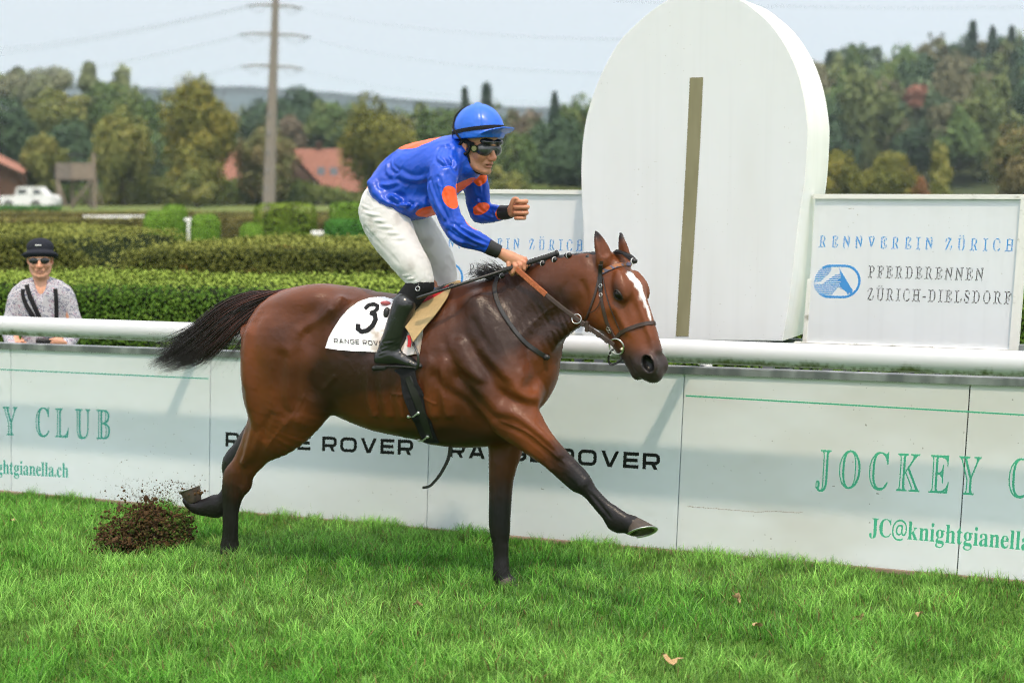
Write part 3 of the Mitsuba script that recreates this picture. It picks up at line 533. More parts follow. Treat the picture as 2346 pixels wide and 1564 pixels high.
W1, W2, W3 = word('RENNVEREIN ZÜRICH', 'thin', 44, 60, .66), word('PFERDERENNEN', 'fine', 27, 60, .74), word('ZÜRICH-DIELSDORF', 'fine', 27, 60, .74)
def words(key, dx):
    def at_(x, y): p = sst(x, y); return np.array([p[0] + dx, p[1]])
    ch = .0665
    for w, x0, y0, x1, y1, c, bs in ((W1, 1876, 566.5, 2322, 576, ch, 'sign_blue'), (W2, 1989, 636, 2252, 642.5, ch, 'sign_grey'), (W3, 1986, 687, 2315, 696.5, ch, 'sign_grey')):
        g, wd = w; a, b = at_(x0, y0), at_(x1, y1); k = (b[0] - a[0]) / wd; sl = (b[1] - a[1]) / wd
        g = sa.affine_transform(g, [k, 0, sl, c / 100, a[0], a[1]]); [part(key, 'lettering', slab(w_, SB - .0016, SB - .0004), bs) for w_ in words_of(g.simplify(.0003), c * .75)]
words(kr, 0.0); emblem(kr, 1917.5, 644.5, .00215)
dxl = sst(1212, 552)[0] - sst(2164, 572)[0]; words(kl, dxl)
p = sst(1917.5, 644.5); ex = p[0] + dxl; a = fpt(ex, p[1], SB)
w_ = a - EYE; dd_ = w_ @ FWD; emblem(kl, CX + FOC * w_[0] / dd_, CY - FOC * (w_ @ CUP) / dd_, .00215)
# ---------------------------------------------------------------- hedges, lawn, far things
def leaf_cloud(P, N, size, g, jitter=1.0):
    """Leaf cards (two triangles, folded) at points P, leaning off their outward directions N."""
    n = len(P); t = g.normal(0, 1, (n, 3)); nn = N + jitter * g.normal(0, .55, (n, 3)); nn /= np.linalg.norm(nn, axis=1, keepdims=True) + 1e-9
    a = np.cross(nn, t); a /= np.linalg.norm(a, axis=1, keepdims=True) + 1e-9; b = np.cross(nn, a); s = (np.broadcast_to(size, (n,)) * g.uniform(.6, 1.3, n))[:, None]
    V = np.stack([P - a * s, P - b * s * .55 + nn * s * .12, P + a * s, P + b * s * .55 + nn * s * .12], 1).reshape(-1, 3)
    o = 4 * np.arange(n)[:, None]; F = np.stack([np.hstack([o, o + 1, o + 2]), np.hstack([o, o + 2, o + 3])], 1).reshape(-1, 3)
    return V, F
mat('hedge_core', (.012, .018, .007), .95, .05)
def hedge_frame(p0, p1):
    d = np.array([p1[0] - p0[0], p1[1] - p0[1], 0.0]); L = np.linalg.norm(d); d /= L; n = np.array([-d[1], d[0], 0]); n = n if n[1] > 0 else -n
    return np.array([p0[0], p0[1], 0.0]), d, n, L
def hedge(name, label, p0, p1, depth, height, leaves, size, cols, seed, top=None, group=None, round_=.08, core=True, ends=True):
    """A clipped hedge from p0 to p1 (front edge on the ground): a dark twiggy core set well inside, leaves on its faces."""
    g = np.random.default_rng(seed); o, d, n, L = hedge_frame(p0, p1); k = thing(name, label, 'hedge', group)
    top = top or (lambda s: height + 0 * s)
    nf, nt, ne = int(leaves * .55), int(leaves * .35), int(leaves * .10)
    def wob(s, t, seed2): return .09 * (meshkit.fbm(np.stack([s * 1.3, t * 1.6, s * 0 + seed2], 1), 3, seed) - .5)
    s = g.uniform(0, L, nf); h = top(s); t = g.random(nf) ** .85 * h; r = np.clip((t - (h - round_)) / round_, 0, 1); w = wob(s, t, 1) + round_ * r ** 2 * .8 + g.normal(0, .03, nf)
    P1 = o + s[:, None] * d + w[:, None] * n + t[:, None] * UPV; N1 = -n + UPV * (.3 + r[:, None])
    s2 = g.uniform(0, L, nt); w2 = g.uniform(0, depth, nt); h2 = top(s2) + wob(s2, w2, 5) * .8 + g.normal(0, .025, nt); P2 = o + s2[:, None] * d + w2[:, None] * n + h2[:, None] * UPV; N2 = np.tile(UPV, (nt, 1))
    e = g.random(ne) < .5; s3 = np.where(e, 0, L); w3 = g.uniform(0, depth, ne); t3 = g.random(ne) * top(s3); P3_ = o + (s3 + g.normal(0, .03, ne))[:, None] * d + w3[:, None] * n + t3[:, None] * UPV; N3 = np.where(e, -1, 1)[:, None] * d
    P, N = np.vstack([P1, P2, P3_]), np.vstack([N1, N2, N3]); V, F = leaf_cloud(P, N, size, g)
    q = P * [1.2, 1.2, 2.2]; u = np.clip(1.3 * (meshkit.fbm(q * 1.1, 3, seed + 1) - .22) + g.normal(0, .14, len(P)), 0, 1)[:, None]; rust = np.clip((meshkit.fbm(q * .9 + 31, 3, seed + 2) - cols[3]) * 7, 0, 1)[:, None] * (g.random(len(P)) < .42)[:, None] * ((np.arange(len(P)) < nf) | (np.arange(len(P)) >= nf + nt))[:, None]
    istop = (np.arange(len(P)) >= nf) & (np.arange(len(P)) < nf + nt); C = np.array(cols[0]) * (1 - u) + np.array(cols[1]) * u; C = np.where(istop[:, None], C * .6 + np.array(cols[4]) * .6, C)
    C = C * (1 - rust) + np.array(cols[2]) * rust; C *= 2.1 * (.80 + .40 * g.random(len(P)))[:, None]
    part(k, 'foliage', trimesh.Trimesh(V, F, process=False), 'leaf', kind='stuff', color=np.repeat(np.clip(C, .004, 1), 4, 0))
    if core:
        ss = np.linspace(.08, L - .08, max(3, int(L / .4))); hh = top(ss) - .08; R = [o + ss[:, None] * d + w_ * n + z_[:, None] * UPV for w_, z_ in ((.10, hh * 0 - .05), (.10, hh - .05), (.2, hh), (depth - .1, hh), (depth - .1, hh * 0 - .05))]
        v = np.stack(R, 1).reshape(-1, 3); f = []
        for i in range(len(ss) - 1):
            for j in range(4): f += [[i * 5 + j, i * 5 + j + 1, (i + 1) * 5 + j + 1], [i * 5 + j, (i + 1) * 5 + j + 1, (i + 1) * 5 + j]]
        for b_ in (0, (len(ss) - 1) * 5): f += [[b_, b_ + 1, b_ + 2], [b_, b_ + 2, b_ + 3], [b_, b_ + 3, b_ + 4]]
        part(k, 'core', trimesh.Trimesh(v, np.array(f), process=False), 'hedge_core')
    return k
GA = ((.028, .060, .010), (.085, .135, .022), (.20, .10, .025), .70, (.125, .150, .032))
GB = ((.036, .042, .012), (.080, .086, .022), (.19, .075, .022), .53, (.115, .125, .032))
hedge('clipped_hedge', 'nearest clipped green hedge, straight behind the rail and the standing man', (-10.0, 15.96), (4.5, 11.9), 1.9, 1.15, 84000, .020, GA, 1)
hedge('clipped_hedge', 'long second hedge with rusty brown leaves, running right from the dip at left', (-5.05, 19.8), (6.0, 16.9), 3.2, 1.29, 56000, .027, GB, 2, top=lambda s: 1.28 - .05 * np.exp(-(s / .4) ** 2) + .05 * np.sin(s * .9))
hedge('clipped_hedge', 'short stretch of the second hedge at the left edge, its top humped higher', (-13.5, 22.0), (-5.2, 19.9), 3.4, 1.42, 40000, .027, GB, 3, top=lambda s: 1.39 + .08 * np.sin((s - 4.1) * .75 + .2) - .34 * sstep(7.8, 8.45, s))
def gpt(px, Y): return at(px, 430, Y)[0]
def zpx(py, Y): return at(0, py, Y)[2]
def topiary(label, x0, x1, yt, Y, seed, boxy=False, col=((.045, .10, .014), (.10, .17, .028))):
    g = np.random.default_rng(seed); k = thing('topiary_bush', label, 'bush', 'clipped bushes on the far lawn'); xa, xb, zt = gpt(x0, Y), gpt(x1, Y), zpx(yt, Y); c = np.array([(xa + xb) / 2, Y, zt / 2]); r = np.array([(xb - xa) / 2, (xb - xa) / 2 * (.7 if boxy else 1), zt / 2 + .02])
    n = 5000; u = g.normal(0, 1, (n, 3)); p = 8 if boxy else 4; u /= (np.abs(u) ** p).sum(1, keepdims=True) ** (1 / p); u *= (1 + .04 * (meshkit.fbm(u * 2.5 + seed, 3, seed) - .5) + g.normal(0, .008, n))[:, None]
    P = c + u * r; N = np.sign(u) * np.abs(u) ** (p - 1); V, F = leaf_cloud(P, N / np.linalg.norm(N, axis=1, keepdims=True), .050, g, .6); t = np.clip((u[:, 2] + 1) / 2 * .8 + g.normal(0, .2, n), 0, 1)[:, None]
    C = 1.7 * (np.array(col[0]) * (1 - t) + np.array(col[1]) * t) * (.75 + .5 * g.random(n))[:, None]; part(k, 'foliage', trimesh.Trimesh(V, F, process=False), 'leaf', kind='stuff', color=np.repeat(np.clip(C, .004, 1), 4, 0))
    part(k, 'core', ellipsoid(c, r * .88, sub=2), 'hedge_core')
topiary('rounded light green bush, leftmost of the clipped bushes', 330, 391, 486, 45, 1); topiary('taller clipped bush just behind the leftmost one', 369, 426, 472, 52, 2); topiary('rounded clipped bush right of the small white post', 437, 500, 493, 45, 3)
topiary('lowest clipped bush, showing only its top over the hedge', 550, 598, 514, 42, 4); topiary('big boxy clipped bush in front of the pylon\'s foot', 585, 720, 468, 48, 5, True, ((.045, .085, .014), (.11, .15, .025)))
topiary('far clipped bush left of the jockey\'s back, upper one', 756, 832, 466, 56, 6, True); topiary('dark green clipped bush touching the jockey\'s breeches', 745, 850, 505, 43, 7, True, ((.02, .075, .016), (.045, .12, .025)))
GC = ((.042, .042, .017), (.085, .075, .028), (.11, .07, .03), .62, (.105, .10, .032))
for lb, xa, xb, yt, Y, dp, sd in (('low brownish hedge crossing the far lawn on the left', -60, 345, 504, 60, 2.0, 11), ('low brown hedge crossing the far lawn in the middle', 500, 900, 500, 62, 2.0, 12), ('far low hedge beyond the white rail', -60, 860, 487, 84, 3.0, 13), ('short dark green hedge below the white pickup', -40, 112, 474, 98, 2.0, 14)):
    hedge('low_hedge', lb, (gpt(xa, Y), Y), (gpt(xb, Y), Y * .985), dp, zpx(yt, Y), 9000, .10, GC if sd != 14 else ((.02, .06, .02), (.05, .10, .03), (.05, .08, .02), .9, (.06, .11, .03)), sd, round_=.1, group='low hedges on the far lawn')
# far lawn mound and grass strips
mat('lawn', mikit.proc(lambda p, n, uv: mikit.mix((.075, .115, .040), (.115, .14, .055), mikit.fbm(p.x * .5, p.y * .3, p.z, 4))), .95, .1)
mx, my = np.meshgrid(np.linspace(gpt(-200, 34), gpt(330, 34), 40), np.linspace(29, 42, 24), indexing='ij'); uu = (mx - gpt(60, 34)) / (gpt(330, 34) - gpt(60, 34)); vv = (my - 35.5) / 6.5; mz = 1.17 * np.clip(1 - uu ** 2, 0, 1) ** .7 * np.clip(1 - vv ** 2, 0, 1) ** .8 - .02
ii, jj = np.meshgrid(np.arange(39), np.arange(23), indexing='ij'); put('lawn_mound', (np.stack([mx, my, mz], -1).reshape(-1, 3), np.stack([ii * 24 + jj, (ii + 1) * 24 + jj, (ii + 1) * 24 + jj + 1, ii * 24 + jj + 1], -1).reshape(-1, 4)), 'lawn', smooth=True); labels['lawn_mound'] = {'label': 'low grass mound behind the second hedge', 'kind': 'structure'}
# white rails and a white marker on the lawn
def rail2(label, x0, x1, yt, yb, Y, posts):
    k = thing('lawn_rail', label, 'rail'); za, zb = zpx(yb, Y), zpx(yt, Y); part(k, 'bar', box([gpt(x0, Y), Y - .05, za], [gpt(x1, Y), Y + .05, zb], .02), 'white_paint')
    for x in posts: part(k, 'post', box([gpt(x, Y) - .05, Y - .045, -.05], [gpt(x, Y) + .05, Y + .045, za], .01), 'white_paint')
rail2('white rail on the far lawn, left of the clipped bushes', 188, 336, 494, 502, 64, (200, 322)); rail2('small white post with a short bar between two clipped bushes', 421, 442, 500, 507, 47, (431,))
mk = thing('white_jump_wing', 'low white board on the lawn beside the dark green clipped bush', 'board'); part(mk, 'board', box([gpt(712, 43), 42.9, 0], [gpt(747, 43), 43.1, zpx(529, 43)], .02), 'white_paint'); part(mk, 'foot', box([gpt(716, 43), 42.6, 0], [gpt(743, 43), 43.4, .06], .01), 'white_paint')
# ---------------------------------------------------------------- trees
mat('bark', mikit.proc(lambda p, n, uv: mikit.mix((.10, .075, .05), (.055, .042, .03), mikit.fbm(p.x * 3, p.y * 3, p.z * .8))), .9, .1)
def crown_points(g, c, r, n, shape='round', clumps=42, squash=1.0):
    """Leaf positions and outward directions of a crown: leaves on the shells of clumps spread through its volume."""
    u = g.normal(0, 1, (clumps, 3)); u /= np.linalg.norm(u, axis=1, keepdims=True); u *= (g.random(clumps) ** .45)[:, None] * .86
    if shape == 'cone': z = g.random(clumps) ** 1.2; a = g.uniform(0, 6.283, clumps); rad = (1.02 - z) * 1.0 * np.sqrt(g.random(clumps)); u = np.stack([rad * np.cos(a), rad * np.sin(a), z * 2 - 1], 1)
    if shape == 'poplar': u[:, :2] *= .8
    cr = (.20 + .20 * g.random(clumps)) * (1 if shape != 'cone' else .75); k = g.integers(0, clumps, n); v = g.normal(0, 1, (n, 3)); v /= np.linalg.norm(v, axis=1, keepdims=True); rad = cr[k] * (.55 + .55 * g.random(n) ** .6)
    q = u[k] + v * rad[:, None] * np.array([1, 1, squash]); return c + q * r, v * .7 + q * .6, k, q
def tree_meshes(seed, c, r, n, size, cols, shape='round', clumps=42, bare=0.0):
    g = np.random.default_rng(seed); P, N, k, q = crown_points(g, c, r, n, shape, clumps); V, F = leaf_cloud(P, N / (np.linalg.norm(N, axis=1, keepdims=True) + 1e-9), size, g)
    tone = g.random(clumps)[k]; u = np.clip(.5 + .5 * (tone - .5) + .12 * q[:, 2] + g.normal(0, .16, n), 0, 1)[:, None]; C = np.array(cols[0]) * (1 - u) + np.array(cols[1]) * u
    if len(cols) > 2: w = ((g.random(clumps)[k] < .3) * (g.random(n) < .7))[:, None]; C = np.where(w, np.array(cols[2]), C)
    C = 1.6 * (C + .012) * (.85 + .3 * g.random(n))[:, None]; return trimesh.Trimesh(V, F, process=False), np.repeat(np.clip(C, .004, 1), 4, 0)
def trunk_mesh(seed, base, c, r, w):
    g = np.random.default_rng(seed); top = c + np.array([0, 0, r[2] * .5]); m = [tube(smooth_path([base - [0, 0, .3], base * .5 + c * .5 + g.normal(0, .02, 3) * r[0], c, top], 10), np.linspace(w, w * .25, 10), 8)]
    for i in range(7):
        a = g.uniform(0, 6.283); t = g.uniform(.25, .9); p = base * (1 - t) + c * t; e = c + np.array([math.cos(a) * r[0] * .7, math.sin(a) * r[1] * .7, r[2] * g.uniform(-.2, .75)]); m.append(tube(smooth_path([p, p * .5 + e * .5 - [0, 0, .1 * r[2]], e], 7), np.linspace(w * .45, w * .08, 7), 5))
    return cat(m)
def tree(name, label, x0, x1, y0, y1, Y, seed, cols, n=5200, shape='round', clumps=42, size=None, base=None, group=None, category='tree'):
    """A tree whose crown is seen between the pixels x0..x1, y0..y1 at the distance Y."""
    c = np.array([gpt((x0 + x1) / 2, Y), Y, zpx((y0 + y1) / 2, Y)]); r = np.array([(gpt(x1, Y) - gpt(x0, Y)) / 2, (gpt(x1, Y) - gpt(x0, Y)) / 2 * .9, (zpx(y0, Y) - zpx(y1, Y)) / 2]); k = thing(name, label, category, group)
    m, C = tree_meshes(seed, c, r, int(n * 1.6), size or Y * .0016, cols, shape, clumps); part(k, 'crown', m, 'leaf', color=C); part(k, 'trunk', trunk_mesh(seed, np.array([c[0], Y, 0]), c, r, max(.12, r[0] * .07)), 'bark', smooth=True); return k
OLIVE = ((.040, .052, .010), (.125, .122, .022), (.14, .125, .022)); GREEN = ((.028, .055, .018), (.075, .115, .034), (.095, .12, .035)); DARK = ((.018, .038, .022), (.045, .078, .036)); PALE = ((.075, .095, .040), (.165, .185, .085)); TAN = ((.085, .095, .055), (.17, .175, .105), (.14, .16, .08)); BROWN = ((.075, .065, .028), (.14, .115, .048), (.10, .11, .038)); YELG = ((.058, .075, .018), (.150, .155, .040), (.15, .145, .038)); REDB = ((.075, .062, .042), (.125, .10, .07), (.07, .08, .04)); CON = ((.014, .030, .022), (.032, .056, .036))
for a in (('poplar_row_tree', 'tan hazy poplar at the far left of the skyline', -10, 80, 150, 260, 340, TAN), ('poplar_row_tree', 'tan hazy poplar, the widest of the row left of the pale green trees', 45, 175, 143, 270, 335, TAN),
          ('pale_tree', 'tall narrow pale green tree on the left skyline', 180, 245, 142, 250, 320, PALE), ('pale_tree', 'pale green tree right of the tall narrow one on the left skyline', 245, 330, 155, 270, 315, PALE),
          ('leafy_tree', 'broad dull green tree at left under the tan poplars', 60, 220, 200, 330, 250, YELG), ('leafy_tree', 'dark green tree at the left edge above the barn', -60, 100, 225, 440, 225, DARK), ('leafy_tree', 'dark green tree behind the wooden lookout', 70, 240, 280, 450, 215, DARK), ('leafy_tree', 'broad mid green tree between the pale trees and the big olive tree', 180, 375, 195, 360, 255, GREEN),
          ('small_tree', 'small yellow green tree beside the brown barn', 42, 158, 310, 450, 176, YELG), ('leafy_tree', 'tall yellow green tree right of the wooden lookout', 212, 352, 252, 480, 172, YELG), ('leafy_tree', 'big olive green tree with a ragged crown left of the pylon', 350, 548, 176, 400, 168, OLIVE), ('leafy_tree', 'olive bushy lower tree under the big ragged one', 390, 520, 300, 478, 164, OLIVE),
          ('bushy_tree', 'yellow green bushy tree in front of the red roof left of the pylon', 400, 500, 385, 480, 158, YELG), ('bushy_tree', 'brownish tree right behind the pylon', 540, 680, 285, 480, 176, BROWN), ('leafy_tree', 'dark green far tree with a rounded top right of the pylon', 565, 775, 203, 350, 310, DARK), ('bare_tree', 'reddish brown half bare tree right of the pylon', 618, 705, 258, 360, 240, REDB),
          ('leafy_tree', 'pale green tree above the red tiled house', 700, 835, 225, 360, 290, GREEN), ('leafy_tree', 'big golden olive tree just left of the jockey\'s back', 772, 965, 225, 455, 166, OLIVE), ('leafy_tree', 'olive tree behind the jockey\'s shoulders', 930, 1080, 245, 450, 200, GREEN), ('conifer', 'dark conifer left of the jockey\'s cap', 1045, 1085, 212, 330, 270, CON), ('conifer', 'taller dark conifer behind the jockey\'s cap', 1080, 1150, 203, 340, 265, CON),
          ('leafy_tree', 'mid green tree right of the jockey\'s face', 1120, 1240, 300, 470, 195, GREEN), ('bushy_tree', 'brownish tall tree between the jockey\'s cap and the finish post', 1150, 1245, 230, 430, 240, REDB), ('conifer', 'dull conifer nearer the finish post', 1240, 1300, 228, 400, 250, CON), ('leafy_tree', 'dark green tree whose crown meets the finish post', 1190, 1370, 270, 470, 205, DARK), ('leafy_tree', 'pale green tree touching the left edge of the finish post', 1270, 1400, 225, 380, 262, GREEN), ('bushy_tree', 'yellow green bush above the left club sign', 1110, 1210, 370, 470, 170, YELG),
          ('bushy_tree', 'yellow olive tree directly right of the finish post', 1850, 1975, 345, 480, 180, OLIVE), ('bushy_tree', 'round golden olive tree above the right club sign', 1950, 2110, 355, 480, 172, OLIVE), ('slender_tree', 'slender yellow green tree above the right club sign', 2120, 2195, 335, 480, 168, YELG), ('bushy_tree', 'brownish yellow tree at the right edge above the club sign', 2270, 2420, 270, 490, 185, BROWN), ('bushy_tree', 'small rusty bush between the golden tree and the slender tree', 2085, 2135, 405, 480, 176, ((.14, .07, .03), (.20, .10, .04)))):
    nm, lb, x0, x1, y0, y1, Y, cl = a; big = (x1 - x0) * (y1 - y0)
    tree(nm, lb, x0, x1, y0, y1, Y, hash(lb) % 9973 if False else sum(map(ord, lb)) % 9973, cl, n=int(np.clip(big * .19, 2200, 7000)), shape='cone' if nm == 'conifer' else 'round', clumps=60 if nm == 'conifer' else int(np.clip(big / 450, 18, 60)))
# undergrowth along the wood's edge
g = np.random.default_rng(77); ux = g.uniform(gpt(-150, 180), gpt(1500, 180), 26000); uy = 176 + g.random(26000) * 26; uh = 2.6 * meshkit.fbm(np.stack([ux * .12, uy * .1, ux * 0], 1), 3, 5) * 1.5; P = np.stack([ux, uy, uh * g.random(26000) ** .6], 1)
V, F = leaf_cloud(P, np.tile([0, -.8, .5], (26000, 1)), .42, g); u = np.clip(meshkit.fbm(P * .15, 3, 6) * 1.6 - .3, 0, 1)[:, None]; C = np.array([.030, .055, .018]) * (1 - u) + np.array([.105, .115, .038]) * u
C = C * 1.5
put('undergrowth', trimesh.Trimesh(V, F, process=False), 'leaf', color=np.repeat(C * (.7 + .6 * g.random((26000, 1))), 4, 0)); labels['undergrowth'] = {'label': 'low bushes along the edge of the wood', 'kind': 'stuff'}
# wooded hill on the right, wood behind, far blue ridge
def hill_z(x, y): return (19 * sstep(15, 95, x) + 9 * sstep(80, 190, x)) * sstep(255, 450, y) * (1 + .10 * (meshkit.fbm(np.stack([x * .012, y * .012, x * 0], -1), 3, 3) - .5))
hx, hyy_ = np.meshgrid(np.linspace(20, 700, 70), np.linspace(240, 900, 50), indexing='ij'); hz_ = hill_z(hx, hyy_) - .05
ii, jj = np.meshgrid(np.arange(69), np.arange(49), indexing='ij'); mat('forest_floor', (.035, .045, .020), .95, .1)
put('hill', (np.stack([hx, hyy_, hz_], -1).reshape(-1, 3), np.stack([ii * 50 + jj, (ii + 1) * 50 + jj, (ii + 1) * 50 + jj + 1, ii * 50 + jj + 1], -1).reshape(-1, 4)), 'forest_floor', smooth=True); labels['hill'] = {'label': 'wooded hillside on the right', 'kind': 'structure'}
g = np.random.default_rng(5); protos = []
PAL = [GREEN, DARK, ((.045, .065, .022), (.10, .12, .042)), ((.040, .060, .024), (.085, .105, .045)), ((.060, .062, .035), (.115, .108, .058)), DARK, ((.032, .058, .03), (.072, .10, .05))]
pts = []
while len(pts) < 520:
    y = g.uniform(262, 500); x = g.uniform(30, 330)
    if hill_z(np.array(x), np.array(y)) < 2 or x / y > .66 or x / y < .12: continue
    if all((x - a) ** 2 + (y - b) ** 2 > 30 for a, b in pts): pts.append((x, y))
for i in range(14):
    m, C = tree_meshes(1000 + i, np.zeros(3), np.ones(3), 1500, .115, PAL[i % 7], clumps=22); scene[f'forest_tree_{i}'] = {'type': 'shapegroup', 'crown': mikit.ply(m, 'leaf', color=C)}
def wood_copy(name, i, j, c, R, H): scene[f'{name}__{i:03d}'] = {'type': 'instance', 'group': {'type': 'ref', 'id': f'forest_tree_{j}'}, 'to_world': T().translate(list(map(float, c))).rotate([0, 0, 1], float(i * 47 % 360)).scale([R, R, H])}
for i, (x, y) in enumerate(sorted(pts, key=lambda q: q[1])):
    R = g.uniform(4.2, 7.5); H = R * g.uniform(1.1, 1.6); wood_copy('forest', i + 1, i * 7919 % 14, [x, y, float(hill_z(np.array(x), np.array(y))) + H * .9 + 2], R, H)
labels['forest'] = {'label': 'mixed autumn wood covering the hillside', 'kind': 'stuff'}
for lb, px, yt, yb, wd, Y, cl in (('tall dark conifer standing out of the hilltop wood on the right skyline', 2218, 58, 190, 62, 430, CON), ('small dark conifer right of the tall one on the skyline', 2263, 70, 170, 40, 432, CON), ('tiny dark conifer near the right edge of the skyline', 2306, 68, 150, 32, 434, CON), ('dark conifer tip beside the finish post on the skyline', 1893, 125, 240, 44, 410, CON), ('lone small tree left of the hilltop on the skyline', 1950, 102, 190, 50, 410, GREEN), ('reddish bare tree among the green ones in the middle of the hillside', 2093, 190, 260, 50, 318, ((.16, .075, .055), (.22, .11, .08)))):
    tree('hill_tree', lb, px - wd / 2, px + wd / 2, yt, yb, Y, sum(map(ord, lb)) % 997, cl, n=1500, shape='cone' if 'conifer' in lb else 'round', clumps=30, size=Y * .0016)
g = np.random.default_rng(8)
for i in range(110):                                                                      # the wood behind the single trees
    Y = g.uniform(285, 400); px = -700 + 2180 * (i + g.random()) / 110; yt = 262 + 14 * math.sin(px * .011) + g.uniform(-14, 26) - (14 if px < 420 else 0); zt = zpx(yt, Y); wood_copy('wood', i + 1, i * 5 % 14, [gpt(px, Y), Y, zt * .52], g.uniform(4.5, 7.5), zt * .50)
labels['wood'] = {'label': 'green wood behind the single trees', 'kind': 'stuff'}
rx = np.linspace(-9000, 9000, 420); rz = np.interp(rx, [-9000, -5600, -2600, -1500, -1092, -796, -568, -434, -232, -31, 211, 900, 1800, 5000, 9000], [4, 300, 360, 330, 306, 311, 296, 282, 265, 252, 244, 230, 250, 260, 4]) + 10 * (meshkit.fbm(np.stack([rx * .006, rx * 0, rx * 0], 1), 4, 2) - .5)
Yr = 2200; rx, rz = rx * .5, rz * .5; v = np.vstack([np.stack([rx, rx * 0 + Yr, rx * 0 - 2], 1), np.stack([rx, rx * 0 + Yr + 150, rz], 1), np.stack([rx, rx * 0 + Yr + 1500, rz * 0 - 2], 1)]); n_ = len(rx); f = [[k * n_ + i, k * n_ + i + 1, (k + 1) * n_ + i + 1, (k + 1) * n_ + i] for k in (0, 1) for i in range(n_ - 1)]
mat('ridge_wood', mikit.proc(lambda p, n, uv: mikit.mix((.010, .022, .026), (.020, .034, .036), mikit.fbm(p.x * .02, p.y * .02, p.z * .05, 4))), .95, .1)
put('far_ridge', (v, np.array(f)), 'ridge_wood', smooth=True); labels['far_ridge'] = {'label': 'far blue wooded ridge on the horizon', 'kind': 'structure'}
# ---------------------------------------------------------------- pylon and wires
pyl = thing('pylon', 'tall concrete power pylon with three pairs of arms left of the jockey', 'pylon'); YP = 140.0
mat('concrete', mikit.proc(lambda p, n, uv: mikit.mix((.27, .24, .205), (.20, .175, .15), mikit.fbm(p.x * 1.5, p.y * 1.5, p.z * .25, 4))), .8, .2); mat('wire', (.22, .23, .25), .6, .4); mat('insulator', (.22, .23, .25), .4, .5)
def apx(px, py, Y=YP): return at(px, py, Y)
b_, t_ = apx(615, 470), apx(633.5, -60); b_[2] = -.2; part(pyl, 'mast', tube([b_ + (t_ - b_) * t for t in np.linspace(0, 1, 14)], np.linspace(.60, .27, 14), 12), 'concrete', smooth=40)
for y in (250, 292, 335, 375, 417, 450):
    q = b_ + (t_ - b_) * ((470 - y) / 530); part(pyl, 'step_plate', box(q - [.22, .62, .1], q + [.0, .5, .1]), 'insulator')
for y, xl, xr in ((14, 570, 690), (80, 552, 708), (153, 556, 692)):
    m = apx(630 - (y + 60) * .033 + 2, y); L, R = apx(xl, y - 2 + 2), apx(xr, y + 6)
    for e in (L, R):
        part(pyl, 'arm', tube(smooth_path([m, m * .45 + e * .55 + [0, 0, .10], e - [0, 0, .0]], 10), np.linspace(.13, .07, 10), 8), 'concrete', smooth=True)
        s = np.sign(e[0] - m[0]); part(pyl, 'insulator', tube(smooth_path([e + [0, 0, .06], e * .6 + m * .4 - [0, 0, .55], m + [s * .9, 0, -.25]], 14), .03, 6), 'wire', smooth=True)
        part(pyl, 'insulator_cap', tube([e - [s * .75, 0, -.05], e + [s * .15, 0, .03]], .085, 8), 'insulator', smooth=True)
for i, ((xa, ya), (xb, yb), Y2, sag) in enumerate((((690, 20), (1750, 92), 60, .8), ((708, 88), (1700, 176), 60, .8), ((692, 160), (1700, 250), 60, .8), ((570, 16), (-300, 140), 260, 1.5), ((552, 82), (-300, 205), 260, 1.5), ((556, 153), (-200, 255), 260, 1.5), ((566, 14), (-300, 122), 240, 1.5), ((1400, 2), (2500, 14), 75, .2))):
    k = thing('power_line', f"power line {['running right from the top arm', 'running right from the middle arm', 'running right from the lowest arm', 'running left from the top arm', 'running left from the middle arm', 'running left from the lowest arm', 'running left just above the others', 'crossing the sky at the top right'][i]}{' of the pylon' if i < 6 else ''}", 'wire', 'power lines of the pylon')
    a, b = apx(xa, ya, YP if i < 7 else 75), at(xb, yb, Y2); tt = np.linspace(0, 1, 30); put(k, tube(np.array([a + (b - a) * t - [0, 0, 4 * sag * t * (1 - t)] for t in tt]), .009 if Y2 < 100 else .02, 5), 'wire', smooth=True)
# ---------------------------------------------------------------- lookout, pickup, barn, house
lk = thing('lookout_tower', 'open wooden lookout on four braced posts beside the white pickup', 'tower'); YL = 150.0
mat('grey_wood', mikit.proc(lambda p, n, uv: mikit.mix((.30, .24, .19), (.20, .16, .13), mikit.fbm(p.x * 1.2, p.y * 1.2, p.z * 8))), .85, .2); mat('grey_wood_dark', mikit.proc(lambda p, n, uv: mikit.mix((.22, .19, .165), (.14, .12, .105), mikit.fbm(p.x * 1.2, p.y * 1.2, p.z * 8))), .85, .2)
def lp(x, y, dy=0.0): p = at(x, y, YL + dy); return p
def beam(key, name, a, b, w, bs='grey_wood'): part(key, name, tube([a, b], w, 4), bs)
for x0, y0, dy in ((131, 372, 0), (163, 372, 1.6), (214, 350, 0), (205, 380, 1.8)):
    a = lp(x0, y0, dy); c = np.array([a[0] + .05, a[1], -.1]); beam(lk, 'post', c, a, .17)
for a, b, dy in (((130, 410), (152, 473), -.1), ((213, 410), (163, 473), -.1), ((168, 410), (205, 470), 1.7), ((216, 400), (236, 474), .3)): beam(lk, 'brace', lp(*a, dy), lp(*b, dy), .11 if dy != .3 else .05)
for i in range(6):
    y = 374 + 6.2 * i
    for (xa, xb, bs) in ((127, 162, 'grey_wood_dark'), (164, 214, 'grey_wood')): p, q = lp(xa, y, -.2), lp(xb, y + 5.6, -.2); part(lk, 'plank', box([p[0], p[1] - .03, q[2]], [q[0], p[1] + .03, p[2]], .008), bs)
p, q = lp(126, 410, 0), lp(216, 414, 2.2); part(lk, 'floor', box([p[0], p[1], q[2]], [q[0], q[1], p[2]]), 'grey_wood_dark')
